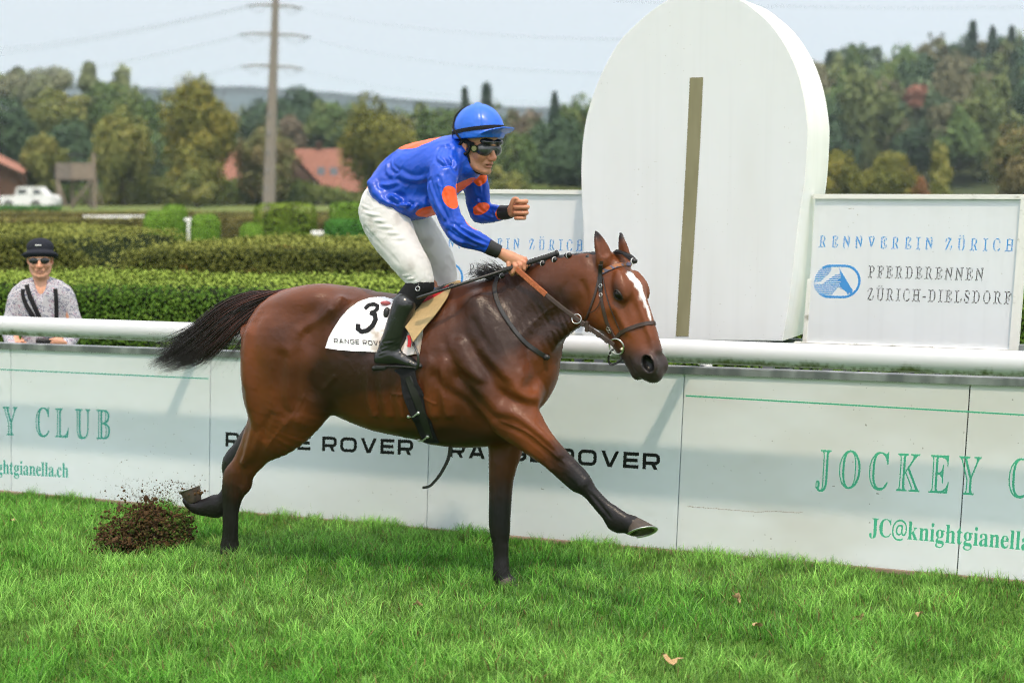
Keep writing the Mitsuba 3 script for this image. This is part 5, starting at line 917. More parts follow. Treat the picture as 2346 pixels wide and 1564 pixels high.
col = col * (1 - crest[:, None]) + black * crest[:, None]
cavity = sstep(1.16, .98, np.linalg.norm((hl_ * [1, -1, 1] * np.where(hyy > 0, -1, 1)[:, None] * np.where(hyy > 0, [-1, 1, -1], [1, 1, 1]) - [.510, .070, -.052]) / [.043, .042, .029], axis=1)) if False else sstep(1.16, .98, np.linalg.norm((np.stack([hxx, np.abs(hyy), hzz], 1) - [.510, .070, -.052]) / [.043, .042, .029], axis=1)); col *= (1 - .88 * cavity)[:, None]
mouth = np.exp(-((hzz + .131) / .004) ** 2) * (hxx > .43) * onhead; col *= (1 - .6 * mouth)[:, None]
scene['coat_bump'] = {'type': 'bumpmap', 'tex': mikit.proc(lambda p, n, uv: mikit.fbm(p.x * 160, p.y * 160, p.z * 90, 2), .002), 'scale': .0012,
                      'b': {'type': 'principled', 'base_color': VC, 'roughness': .37, 'specular': .32, 'sheen': .1}}
mat('hoof_horn', mikit.proc(lambda p, n, uv: mikit.mix((.085, .062, .044), (.030, .025, .022), mikit.fbm(p.x * 30, p.y * 30, p.z * 60))), .55)
mat('black_hair', (.010, .008, .008), .38, .5)
mat('tail_hair', VC, .40, .5)
mat('dark_horn', (.035, .03, .028), .6)
mat('steel', (.62, .62, .60), .30, metallic=1.0)
mat('wet_eye', (.008, .005, .004), .10, .35)
horse = thing('horse', 'galloping bay racehorse with white blaze, black legs and plaited mane', 'horse')
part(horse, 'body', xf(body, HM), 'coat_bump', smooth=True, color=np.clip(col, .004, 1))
def hoof(cor, sole_c, toe, nrm, r0, r1, cn=None):
    """Horn wall from the coronet to the ground edge; returns wall, sole and shoe meshes in the horse's frame."""
    toe = unit(toe - (toe @ nrm) * nrm); lat = np.cross(nrm, toe); a = np.linspace(0, 2 * np.pi, 29)[:-1]
    ctoe, clat = toe, lat
    if cn is not None: ctoe = unit(toe - (toe @ cn) * cn); clat = np.cross(cn, ctoe)
    ring0 = lambda c, r: np.array([c + ctoe * (r * np.cos(t)) + clat * r * .94 * np.sin(t) for t in a])
    ring = lambda c, r, sh: np.array([c + toe * (r * np.cos(t) * (1.0 if math.cos(t) > 0 else .86)) + lat * r * .94 * np.sin(t) + toe * sh for t in a])
    R = [ring0(cor, r0 * .90), ring0(cor + (sole_c - cor) * .12, r0 * 1.03), ring0(cor * .5 + sole_c * .5, (r0 + r1) / 2) * .45 + ring(cor * .5 + sole_c * .5, (r0 + r1) / 2, 0) * .55, ring(sole_c, r1, 0), ring(sole_c, r1 * .80, 0), ring(sole_c - nrm * .003, r1 * .6, 0), ring(sole_c - nrm * .004, r1 * .05, 0)]
    v = np.vstack(R); n = len(a); f = []
    for i in range(len(R) - 1):
        for j in range(n): k = (j + 1) % n; f += [[i * n + j, i * n + k, (i + 1) * n + k], [i * n + j, (i + 1) * n + k, (i + 1) * n + j]]
    wall = trimesh.Trimesh(v, np.array(f), process=False)
    arc = np.radians(np.linspace(-140, 140, 26))
    shoe = tube([sole_c + nrm * .003 + toe * (r1 * .93 * np.cos(t)) + lat * r1 * .88 * np.sin(t) for t in arc], .0085, 8, flat=.5, up=nrm)
    return wall, shoe
for nm, cor, sc, toe, r0, r1 in (
        ('near_fore', hp(1450, 1202, -.15), hp(1471, 1217, -.165), np.array([.92, -.10, .36]), .044, .075),
        ('far_fore', hp(1155, 1338, .04) * [1, 1, 0] + [0, 0, .060], hp(1158, 1338, .04) * [1, 1, 0] + [0.02, 0, -.01], np.array([1, 0, 0.0]), .045, .062),
        ('near_hind', hp(526, 1263, -.04), hp(526, 1263, -.04) * [1, 1, 0] + [0.025, 0, .004], np.array([1, 0, 0.0]), .044, .060),
        ('far_hind', hp(446, 1150, .11), hp(436, 1120, .11), np.array([-.9, 0, -.25]), .042, .062)):
    wall, shoe = hoof(cor, sc, unit(toe), unit(np.array([.34, -.42, -.84])), r0, r1, unit(sc - cor)) if nm == 'near_fore' else hoof(cor, sc, unit(toe), unit(sc - cor), r0, r1)
    hk = part(horse, 'hoof', xf(wall, HM), 'hoof_horn', smooth=40)
    if nm == 'near_fore': labels[hk] = {'label': 'raised hoof with a pale steel shoe'}
    part(hk, 'shoe', xf(shoe, HM), 'steel', smooth=True)
# ---- tail: strands from the dock, streaming back
def strands(curves, n, r, spread, seed, segs=12, flare=1.0):
    """Hair: n thin tapering strands that follow a bundle of guide curves (each (k, 3)); returns vertices, faces, a random number per vertex."""
    g = np.random.default_rng(seed); V, F, C = [], [], []
    G = np.array([smooth_path(c, segs) for c in curves]); o = 0
    for i in range(n):
        w = g.dirichlet(np.full(len(G), .32)); p = np.tensordot(w, G, 1); L = 1 - .42 * g.random() ** 1.3 if flare == 1 else 1
        t = np.linspace(0, 1, segs); ln = np.clip(t * L, 0, 1)
        p = np.stack([np.interp(ln, t, p[:, k]) for k in range(3)], 1)
        off = g.normal(0, 1, 3) * spread; wob = g.normal(0, 1, 3) * spread * .9; ph = g.uniform(0, 6)
        p = p + np.outer(.35 + .65 * t * flare, off) + np.outer(np.sin(t * 4 + ph) * t ** 2, wob)
        rad = r * g.uniform(.7, 1.3) * (1 - t ** 3 * .93)
        m = tube(p, rad, 3, caps=False); V.append(m.vertices); F.append(m.faces + o); o += len(m.vertices); C.append(np.full(len(m.vertices), g.random()))
    return np.vstack(V), np.vstack(F), np.concatenate(C)
def P3(*pts): return np.array([hp(x, y, w) for x, y, w in pts])
tg = [P3((640, 676, 0), (590, 682, .01), (520, 712, .02), (450, 765, .03), (385, 812, .03), (324, 845, .02)),
      P3((636, 672, .03), (585, 670, .04), (510, 694, .05), (440, 748, .06), (380, 776, .06), (336, 790, .05)),
      P3((632, 685, 0), (580, 700, 0), (520, 745, .0), (470, 800, .02), (415, 842, .03), (362, 858, .03)),
      P3((625, 690, -.01), (588, 716, -.02), (550, 752, -.02), (508, 795, -.01), (450, 838, 0), (392, 850, .0)),
      P3((638, 670, .02), (600, 668, .03), (540, 684, .03), (480, 722, .04), (420, 780, .05), (344, 836, .04))]
tw = [P3((622, 695, .02), (585, 735, .02), (562, 775, .01), (545, 800, 0), (520, 830, 0), (496, 850, 0)), P3((620, 700, 0), (590, 735, 0), (566, 780, -.01), (556, 815, -.02), (548, 838, -.02), (540, 850, -.03)), P3((632, 685, 0), (580, 705, 0), (525, 760, .0), (490, 810, .02), (470, 845, .03), (450, 868, .03)),
      P3((636, 672, .03), (585, 672, .04), (500, 700, .05), (430, 752, .06), (375, 765, .06), (318, 755, .05)), P3((640, 676, 0), (590, 690, .01), (520, 735, .02), (450, 790, .03), (400, 845, .03), (350, 870, .02))]
tv, tf, tc = strands(tg, 1450, .0020, .009, 21, 16)
tv2, tf2, tc2 = strands(tw, 260, .0011, .016, 22, 16)
dv, df, dc = strands([P3((660, 668, 0), (630, 676, 0), (590, 692, .01), (550, 715, .02), (520, 745, .03))], 260, .004, .014, 23, 8)
tm = cat((tv, tf), (tv2, tf2), (dv, df)); tcc = np.concatenate([tc, tc2, dc])
tt = np.linalg.norm(tm.vertices - hp(640, 676, 0), axis=1)
tcol = lin(30, 24, 24) + (lin(88, 46, 36) - lin(30, 24, 24)) * (np.clip(tcc * 1.6 - .75, 0, 1) * sstep(.75, .1, tt))[:, None]
part(horse, 'tail', xf(tm, HM), 'tail_hair', smooth=True, color=tcol)
# ---- mane: plaits with white bands, a loose tuft at the withers, the forelock
mat('white_band', (.75, .75, .75), .5)
plaits = [(1345, 590), (1302, 585), (1270, 596), (1243, 604), (1207, 612), (1150, 633), (1163, 640)]
ridge = cat([ellipsoid(hp(x, y + 1, -.014), (.034, .022, .017), sub=2) for x, y in [(1360, 583), (1345, 584), (1325, 586), (1310, 589), (1290, 590), (1275, 597), (1255, 601), (1240, 606), (1222, 610), (1205, 616), (1185, 622), (1168, 628), (1150, 634), (1132, 640)]])
part(horse, 'mane_crest', xf(ridge, HM), 'black_hair', smooth=True)
for x, y in plaits:
    c = hp(x, y, -.032); d = np.array([.012, -.012, .002])
    k = part(horse, 'mane_plait', xf(tube([c - 2.2 * d, c - d, c, c + d * .8, c + d * 1.2], [.010, .015, .015, .014, .005], 10), HM), 'black_hair', smooth=True)
    part(k, 'band', xf(torus(c + d * .3, d, .0138, .0022, 20, 6), HM), 'white_band', smooth=True)
mv, mf, mc = strands([P3((1165, 640, -.01), (1140, 632, -.03), (1118, 612, -.03), (1100, 588, -.02)), P3((1150, 645, -.01), (1120, 640, -.05), (1090, 636, -.08), (1060, 650, -.10)), P3((1170, 635, 0), (1150, 618, 0), (1125, 605, 0), (1108, 606, 0)), P3((1140, 648, 0), (1110, 630, -.02), (1085, 622, -.01), (1068, 628, 0))], 200, .0014, .012, 31, 9)
part(horse, 'mane_tuft', xf(trimesh.Trimesh(mv, mf, process=False), HM), 'black_hair', smooth=True)
fk = [P3((1408, 578, -.02), (1425, 580, -.05), (1443, 592, -.08), (1454, 601, -.10)), P3((1412, 574, .0), (1432, 580, -.03), (1448, 590, -.07), (1456, 600, -.10))]
fv, ff, fc = strands(fk, 160, .0025, .006, 33, 9, flare=.3)
part(horse, 'forelock', xf(trimesh.Trimesh(fv, ff, process=False), HM), 'black_hair', smooth=True)
ft = part(horse, 'mane_plait', xf(ellipsoid(hp(1453, 598, -.11), (.016, .014, .013)), HM), 'black_hair', smooth=True)
part(ft, 'band', xf(torus(hp(1450, 598, -.112), [.6, -.3, .1], .013, .002, 20, 6), HM), 'white_band', smooth=True)
# ---------------------------------------------------------------- the jockey
mat('skin', VC, .48, .45, subsurface=0.0) if False else mat('skin', VC, .48, .45)
scene['silk'] = {'type': 'twosided', 'b': {'type': 'principled', 'roughness': .34, 'specular': .5, 'sheen': .4, 'anisotropic': .3, 'base_color': None}}
mat('breeches_cloth', mikit.proc(lambda p, n, uv: mikit.mix((.60, .59, .585), (.46, .44, .425), mikit.smoothstep(.55, .85, mikit.fbm(p.x * 14, p.y * 14, p.z * 9)))), .8, .2)
mat('boot_leather', (.012, .012, .013), .22, .55, clearcoat=.4, clearcoat_gloss=.8)
mat('black_cloth', (.014, .014, .016), .85, .2)
mat('black_rubber', (.018, .018, .018), .5, .4)
mat('gloss_black', (.008, .008, .009), .08, .7)
mat('smoke_lens', (.035, .037, .040), .06, .8)
jk = thing('person', 'jockey in blue silks with orange spots, right hand on the rein, left fist raised', 'person')
def PW(*rows): return [hp(x, y, w) for x, y, w in rows]
ridge_axes = np.array([[4.5, 3, 9.0], [-12, 12, 11.0], [9, 4, -4.0]])
def folds(m, lines, fine=.0012, seed=0, fs=26, ridged=0, gain=1.0):
    """Creases in cloth: raised ridges along polylines ((x, y, w) of the near side, width m, height m), plus a little unevenness."""
    v = m.vertices; n = normals(m); d = np.zeros(len(v))
    for pts, wd, ht in lines:
        q = smooth_path(np.array([hp(*p) for p in pts]), 14); dd = np.full(len(v), 9.0); tt = np.zeros(len(v))
        for k in range(len(q) - 1):
            e = q[k + 1] - q[k]; t = np.clip(((v - q[k]) @ e) / (e @ e), 0, 1); x = np.linalg.norm(v - q[k] - t[:, None] * e, axis=1)
            near = x < dd; dd = np.where(near, x, dd); tt = np.where(near, (k + t) / (len(q) - 1), tt)
        r = dd / wd; ht = ht * gain; d += ht * np.exp(-r * r) * np.sin(np.pi * np.clip(tt, .04, .96)) ** .6 - .55 * ht * np.exp(-((r - 1.5) / .8) ** 2)
    d += fine * 2 * (meshkit.fbm(v * fs, 3, seed) - .5)
    if ridged: d += ridged * ((1 - 2 * np.abs(meshkit.fbm(v @ ridge_axes.T, 3, seed + 7) - .5)) ** 5 - .25)
    return trimesh.Trimesh(v + n * d[:, None], m.faces, process=False)
# ---- jacket
JF = Field(hp(835, 520, 0) * [1, 0, 1] + [-.02, -.34, -.16], hp(1175, 300, 0) * [1, 0, 1] + [.06, .38, .03], .006)
pair_loft(JF, [(884, 440, 912, 476), (880, 408, 938, 486), (880, 374, 972, 487), (907, 350, 1004, 474), (940, 340, 1030, 456), (975, 330, 1050, 440), (1008, 321, 1068, 424), (1034, 320, 1082, 404)],
          0.0, [.150, .165, .172, .182, .19, .195, .17, .10], .03, n=24)
JF.loft(PW((888, 430, -.02), (908, 455, -.03), (950, 470, -.03), (985, 468, -.02)), [.05, .058, .06, .05], [.175, .180, .165, .14], .05)           # bloused waist
JF.loft(PW((1022, 360, -.12), (1016, 395, -.185), (1012, 430, -.215), (1024, 480, -.225), (1044, 522, -.225), (1058, 537, -.215)), [.06, .076, .074, .062, .053, .050], [.06, .066, .064, .057, .052, .050], .03, n=22)
JF.loft(PW((1042, 520, -.225), (1064, 541, -.205), (1096, 554, -.165), (1120, 565, -.13), (1130, 570, -.118)), [.050, .052, .045, .034, .030], [.050, .050, .044, .034, .029], .02, n=20)
JF.loft(PW((1050, 360, .10), (1082, 395, .18), (1092, 435, .225), (1096, 470, .25), (1103, 489, .255)), [.06, .07, .066, .060, .052], [.06, .066, .062, .056, .05], .03, n=20)
JF.loft(PW((1100, 484, .255), (1122, 488, .25), (1142, 488, .237), (1154, 487, .229)), [.052, .049, .040, .031], [.05, .048, .040, .031], .02, n=16)
JF.loft(PW((1042, 338, .0), (1060, 360, -.01), (1078, 388, -.02)), [.055, .052, .05], [.085, .08, .07], .02)                                       # collar
jm = JF.mesh(smooth=2)
jm = folds(jm, [([(1012, 345, -.16), (1006, 362, -.20), (1018, 374, -.23)], .012, .008), ([(1030, 340, -.13), (1024, 358, -.18), (1032, 372, -.21)], .011, .008), ([(1045, 345, -.10), (1040, 362, -.15), (1046, 385, -.2)], .012, .006),
               ([(985, 420, -.26), (998, 455, -.27), (1018, 500, -.275)], .011, .006), ([(1000, 410, -.28), (1012, 450, -.29), (1032, 505, -.29)], .010, .005), ([(1030, 400, -.26), (1042, 430, -.27), (1050, 465, -.27)], .012, .006),
               ([(1028, 535, -.27), (1055, 555, -.26), (1090, 568, -.21)], .010, .006), ([(1040, 520, -.28), (1075, 545, -.25), (1115, 562, -.16)], .010, .005), ([(1060, 520, -.26), (1090, 540, -.21), (1120, 556, -.15)], .009, .004),
               ([(858, 440, -.10), (885, 452, -.17), (915, 450, -.2)], .014, .009), ([(866, 452, -.10), (890, 466, -.16), (935, 470, -.19)], .012, .009), ([(855, 420, -.10), (880, 425, -.17), (905, 420, -.19)], .014, .007),
               ([(905, 470, -.17), (925, 450, -.2), (950, 445, -.2)], .014, .008), ([(940, 485, -.16), (960, 465, -.19), (975, 440, -.2)], .013, .007), ([(885, 362, -.12), (880, 385, -.16), (890, 400, -.18)], .014, .008), ([(900, 355, -.10), (893, 375, -.16), (905, 390, -.18)], .010, .006),
               ([(915, 400, -.19), (950, 415, -.2), (985, 405, -.2)], .018, .006), ([(925, 430, -.2), (955, 430, -.21), (985, 440, -.2)], .016, .006),
               ([(1092, 460, .19), (1105, 470, .18), (1118, 480, .19)], .010, .007), ([(1085, 475, .20), (1105, 490, .19), (1125, 500, .2)], .010, .006), ([(1120, 465, .2), (1128, 480, .19), (1135, 500, .19)], .009, .005), ([(1098, 420, .16), (1105, 445, .17), (1112, 465, .19)], .012, .005)], .0024, 3, 20, ridged=.0038, gain=2.1)
SPOTS = [(hp(956, 318, -.02), (.150, .12, .085), -12), (hp(1034, 452, -.27), (.042, .07, .060), 28), (hp(1066, 432, -.06), (.038, .16, .085), -58), (hp(990, 487, -.08), (.075, .12, .034), 8),
         (hp(1098, 404, .12), (.036, .09, .060), -25), (hp(1100, 478, .19), (.050, .06, .030), 25), (hp(1139, 491, .18), (.020, .06, .036), -5), (hp(1082, 512, -.17), (.05, .05, .014), -40), (hp(1020, 420, .2), (.08, .05, .08), 0)]
def silk_color(p, n, uv):
    s = (p.x - HO[0]) * RD[0] + (p.y - HO[1]) * RD[1]; w = (p.x - HO[0]) * RN[0] + (p.y - HO[1]) * RN[1]; z = p.z
    m = mi.Float(0)
    for c, r, dg in SPOTS:
        ca, sa_ = math.cos(math.radians(dg)), math.sin(math.radians(dg)); a, b = s - float(c[0]), z - float(c[2])
        u, v, q = (a * ca + b * sa_) / r[0], (b * ca - a * sa_) / r[2], (w - float(c[1])) / r[1]
        m = dr.maximum(m, mikit.smoothstep(1.02, .98, u * u + v * v + q * q))
    blue = mikit.mix((.003, .046, .40), (.005, .072, .55), mikit.noise(p.x * 9, p.y * 9, p.z * 9))
    return mikit.mix(blue, (.86, .095, .012), m)
scene['silk']['b']['base_color'] = mikit.proc(silk_color)
part(jk, 'jacket', xf(jm, HM), 'silk', smooth=True)
# ---- breeches
BF = Field(hp(810, 680, 0) * [1, 0, 1] + [-.05, -.36, -.06], hp(1065, 415, 0) * [1, 0, 1] + [.10, .36, .02], .006)
BF.ball(hp(890, 460, 0), (.122, .140, .105), .03)
pair_loft(BF, [(842, 450, 915, 476), (823, 468, 930, 485), (820, 490, 942, 508), (840, 533, 957, 535), (856, 558, 968, 560), (880, 588, 985, 592), (906, 615, 997, 620), (930, 640, 1000, 648)],
          [-.06, -.075, -.10, -.125, -.15, -.18, -.205, -.215], [.09, .115, .12, .11, .095, .085, .072, .060], .03, perp=True, n=24)
BF.loft(PW((905, 470, .07), (945, 505, .12), (980, 550, .17), (1012, 605, .215), (1022, 640, .225)), [.09, .088, .080, .070, .058], [.11, .10, .09, .08, .06], .03, n=18)
bm = BF.mesh(smooth=2)
br = np.random.default_rng(4)
bl_ = []
for k in range(9):
    x, y = 900 + 11 * k, 585 + 7.5 * k
    bl_.append(([(x - 24, y + 22 - k, -.26), (x + 12, y + 10, -.29), (x + 46, y - 4, -.27)], .006, .0032))
for k in range(6): bl_.append(([(828 + 6 * k, 470 + 16 * k, -.18), (862 + 10 * k, 478 + 14 * k, -.23), (905 + 8 * k, 476 + 12 * k, -.22)], .009, .0035))
for k in range(5): bl_.append(([(990 + 8 * k, 610 + 6 * k, .12), (1015 + 6 * k, 606 + 7 * k, .12), (1048, 600 + 9 * k, .17)], .006, .004))
bm = folds(bm, bl_ + [([(835, 525, -.2), (860, 555, -.24), (905, 600, -.28)], .008, .005), ([(930, 520, -.22), (955, 570, -.26), (985, 615, -.28)], .010, .004), ([(880, 478, -.22), (888, 510, -.24), (930, 570, -.27)], .003, .0018), ([(845, 430, -.15), (880, 446, -.2), (925, 500, -.2)], .010, .004)], .0018, 6, 30, ridged=.0022, gain=1.5)
part(jk, 'breeches', xf(bm, HM), 'breeches_cloth', smooth=True)
# ---- gaiters and boots
GF = Field(hp(895, 720, -.2) + [-.03, -.12, 0], hp(995, 635, -.2) + [.03, .10, 0], .005)
pair_loft(GF, [(944, 638, 992, 664), (934, 647, 985, 668), (918, 668, 968, 688), (902, 688, 952, 708)], [-.215, -.217, -.222, -.228], [.058, .058, .054, .052], .02)
part(jk, 'gaiter', xf(GF.mesh(), HM), 'black_cloth', smooth=True)
gb = hp(957, 661, -.277); part(jk, 'gaiter_badge', xf(torus(gb, [0.1, -1, .25], .011, .0022, 20, 6), HM), 'steel', smooth=True)
def boot(w0, dx=0.0, dy=0.0):
    F = Field(hp(845 + dx, 870 + dy, w0) + [-.03, -.10, 0], hp(985 + dx, 675 + dy, w0) + [.03, .12, 0], .005)
    pair_loft(F, [(903 + dx, 687 + dy, 950 + dx, 708 + dy), (892 + dx, 722 + dy, 938 + dx, 738 + dy), (879 + dx, 767 + dy, 929 + dx, 775 + dy), (869 + dx, 793 + dy, 920 + dx, 797 + dy), (862 + dx, 815 + dy, 912 + dx, 820 + dy)],
              w0, [.056, .055, .050, .042, .038], .02, n=20)
    F.loft(PW((872 + dx, 822 + dy, w0), (900 + dx, 814 + dy, w0), (928 + dx, 824 + dy, w0 - .005), (950 + dx, 834 + dy, w0 - .01), (962 + dx, 839 + dy, w0 - .01)), [.034, .042, .034, .024, .017], [.034, .040, .042, .036, .022], .02, n=16)
    F.cut_by(lambda X, Y, Z: (hp(900 + dx, 834 + dy, w0)[2] - .05 * (X - hp(900 + dx, 834 + dy, w0)[0])) - Z)
    m = folds(F.mesh(), [([(875 + dx, 800 + dy, w0 - .04), (895 + dx, 795 + dy, w0 - .05), (915 + dx, 792 + dy, w0 - .04)], .006, .005), ([(868 + dx, 812 + dy, w0 - .04), (890 + dx, 806 + dy, w0 - .05), (912 + dx, 806 + dy, w0 - .04)], .006, .005), ([(880 + dx, 786 + dy, w0 - .04), (900 + dx, 784 + dy, w0 - .05), (920 + dx, 776 + dy, w0 - .04)], .006, .004),
                         ([(896 + dx, 727 + dy, w0 - .05), (915 + dx, 734 + dy, w0 - .058), (938 + dx, 740 + dy, w0 - .05)], .003, .0022), ([(925 + dx, 815 + dy, w0 - .04), (935 + dx, 825 + dy, w0 - .05), (940 + dx, 834 + dy, w0 - .04)], .005, .003)], .001, 5)
    S = Field(hp(840 + dx, 880 + dy, w0) + [-.03, -.10, 0], hp(990 + dx, 800 + dy, w0) + [.04, .10, 0], .004)
    S.loft(PW((868 + dx, 838 + dy, w0), (900 + dx, 838 + dy, w0), (930 + dx, 838 + dy, w0 - .008), (958 + dx, 841 + dy, w0 - .01)), [.009, .008, .009, .008], [.034, .032, .042, .030], .006)
    S.loft(PW((861 + dx, 842 + dy, w0), (886 + dx, 842 + dy, w0)), [.016, .014], [.034, .032], .006)
    return m, S.mesh()
for w0, dx, dy in ((-.262, 0, 0), (.29, 30, -30)):
    bmh, sol = boot(w0, dx, dy)
    k = part(jk, 'boot', xf(bmh, HM), 'boot_leather', smooth=True); part(k, 'sole', xf(sol, HM), 'black_rubber', smooth=True)
# ---- head, neck, hands
JH = hp(1094, 336, -.015); jy, jp, jr_ = math.radians(-17), math.radians(-9), math.radians(3)
f0 = np.array([math.cos(jy), math.sin(jy), 0]); l0 = np.array([-math.sin(jy), math.cos(jy), 0])
jf = f0 * math.cos(jp) + np.array([0, 0, math.sin(jp)]); ju = -f0 * math.sin(jp) + np.array([0, 0, math.cos(jp)])
JR = np.stack([jf, l0, ju], 1)
def jh(x, y, z): return JH + JR @ np.array([x, y, z])
def man_head(at_, R, h, turn=None, mouth=.006):
    """A man's head with eyes, nose, mouth and ears: at_ maps local metres (forward, left, up from between the eyes' level) to the field."""
    F = Field(at_(0, 0, -.02) - .19, at_(0, 0, -.02) + .19, h)
    F.ball(at_(-.005, 0, .038), (.098, .078, .098), .02, R); F.ball(at_(.035, 0, -.03), (.060, .062, .085), .03, R)
    F.ball(at_(.058, 0, .035), (.040, .055, .045), .03, R)
    for s in (-1, 1):
        F.ball(at_(.058, s * .042, -.035), (.028, .026, .022), .02, R)                 # cheekbone
        F.loft([at_(.0, s * .058, -.045), at_(.03, s * .05, -.088), at_(.070, s * .016, -.112)], [.022, .019, .017], .018, .02)   # jaw
        F.ball(at_(.080, s * .034, .016), (.016, .026, .010), .012, R)                 # brow
        F.ball(at_(.091, s * .033, -.004), (.014, .018, .011), .008, R, cut=True)      # eye hollow
        F.ball(at_(.078, s * .033, -.004), (.013, .014, .012), .004, R)                # eyeball under the lids
        F.ball(at_(.098, s * .012, -.046), (.014, .010, .010), .006, R)                # nostril wing
        F.ball(at_(.103, s * .009, -.055), (.006, .004, .004), .003, R, cut=True)
        ea = at_(-.008, s * .078, -.012); F.loft([at_(-.012, s * .074, .016), at_(-.020, s * .082, .004), at_(-.012, s * .078, -.030)], [.014, .018, .010], [.007, .006, .006], .006, L=l0)
        F.ball(at_(-.008, s * .091, -.004), (.011, .008, .016), .004, R, cut=True)
        F.loft([at_(.085, s * .028, -.048), at_(.078, s * .036, -.075)], .003, .003, .010, cut=True)   # fold beside the mouth
    F.loft([at_(.084, 0, .012), at_(.098, 0, -.012), at_(.115, 0, -.040)], [.010, .011, .013], [.010, .010, .012], .010)
    F.ball(at_(.108, 0, -.050), (.012, .011, .008), .008, R)
    F.ball(at_(.080, 0, -.076), (.018, .030, .018), .015, R); F.ball(at_(.076, 0, -.112), (.018, .020, .016), .015, R)
    F.loft([at_(.088, -.022, -.074), at_(.096, 0, -.070), at_(.088, .022, -.074)], .0055, .006, .005); F.loft([at_(.085, -.018, -.087), at_(.094, 0, -.088), at_(.085, .018, -.087)], .006, .006, .005)
    F.loft([at_(.088, -.022, -.080), at_(.099, 0, -.079), at_(.088, .022, -.080)], mouth * .7, mouth, .003, cut=True)
    return F
def skin_color(v, head_local, base=(190, 132, 103)):
    n = meshkit.fbm(v * 60, 3, 5); c = lin(*base) * (1 + .25 * (n - .5))[:, None]
    x, y, z = head_local.T; red = np.exp(-(((x - .11) / .025) ** 2 + (y / .02) ** 2 + ((z + .045) / .018) ** 2)) + .7 * np.exp(-(((x - .06) / .03) ** 2 + ((np.abs(y) - .045) / .02) ** 2 + ((z + .04) / .02) ** 2)) + .6 * np.exp(-(((np.abs(y) - .082) / .012) ** 2 + ((z + .01) / .03) ** 2 + ((x + .01) / .025) ** 2))
    c = c * (1 - .45 * np.clip(red, 0, 1)[:, None]) + lin(196, 104, 84) * .45 * np.clip(red, 0, 1)[:, None]
    lip = np.exp(-(((np.abs(z + .080) - .008) / .0055) ** 2 + (np.clip(np.abs(y) - .016, 0, 1) / .008) ** 2)) * (x > .07); c = c * (1 - .6 * lip)[:, None] + lin(172, 92, 82) * .6 * lip[:, None]
    gap = np.exp(-((z + .0795) / .0035) ** 2) * (np.abs(y) < .021) * (x > .078) * (x < .094); c = c * (1 - .85 * gap)[:, None] + lin(60, 24, 22) * .85 * gap[:, None]
    beard = np.clip(sstep(-.055, -.085, z) * sstep(.0, .03, x) * .22, 0, 1) * (meshkit.noise(v * 300, 4) * .6 + .6); c = c * (1 - beard)[:, None] + lin(90, 70, 62) * beard[:, None]
    return np.clip(c, .01, 1)
F = man_head(jh, JR, .0036, mouth=.007)
head = F.mesh(smooth=2)
def finger(F, pts, r): F.loft(pts, r, r, .003, straight=False, n=10)
core = Field(hp(820, 860, 0) * [1, 0, 1] + [-.05, -.36, 0], hp(1170, 300, 0) * [1, 0, 1] + [.06, .38, 0], .011)
for rows, r in (([(880, 450, 0), (950, 410, 0), (1030, 370, 0)], [.10, .11, .10]), ([(1030, 365, 0), (1062, 355, -.01), (1082, 350, -.015)], [.06, .055, .055]), ([(1016, 392, -.17), (1018, 440, -.2), (1046, 528, -.21), (1100, 558, -.16), (1145, 578, -.10)], [.045, .042, .036, .032, .026]),
                ([(1075, 392, .17), (1094, 440, .22), (1102, 487, .25), (1172, 482, .22)], [.045, .042, .036, .026]), ([(880, 460, -.09), (900, 520, -.12), (968, 640, -.20), (900, 760, -.25), (890, 815, -.26)], [.08, .075, .045, .03, .03]), ([(895, 470, .09), (960, 530, .14), (1015, 620, .2), (950, 730, .27), (920, 790, .29)], [.08, .075, .045, .03, .03])):
    core.loft(PW(*rows), r, r, .03)
corem = core.mesh(smooth=1)
# right hand: closed on rein and whip, its back to the camera
R1 = Field(hp(1130, 640, -.10) + [-.03, -.11, -.02], hp(1225, 560, -.10) + [.03, .10, .03], .0028)
R1.loft(PW((1136, 575, -.105), (1152, 582, -.10), (1172, 592, -.095), (1188, 600, -.09)), [.024, .028, .034, .030], [.022, .024, .026, .024], .01)
K = PW((1203, 594, -.075), (1201, 602, -.098), (1192, 608, -.112), (1181, 611, -.118))
for i, k in enumerate(K):
    dn = np.array([.006 - .006 * i, -.002, -.030 + .001 * i]); finger(R1, [PW((1166, 590, -.09))[0] * .4 + k * .6, k, k + dn, k + dn + np.array([-.014, .022, -.012]), k + dn + np.array([-.030, .026, .006])], [.010, .0108, .0098, .009, .008])
    R1.ball(k + np.array([0, -.002, .002]), .0115, .005)
finger(R1, PW((1160, 592, -.065), (1185, 588, -.05), (1206, 598, -.055), (1212, 606, -.065)), [.013, .012, .011, .008])      # thumb, beyond the whip
finger(R1, PW((1165, 604, -.115), (1168, 615, -.118), (1176, 622, -.112)), [.012, .010, .008])                               # heel of the hand and little finger's tip
rh = R1.mesh(smooth=2)
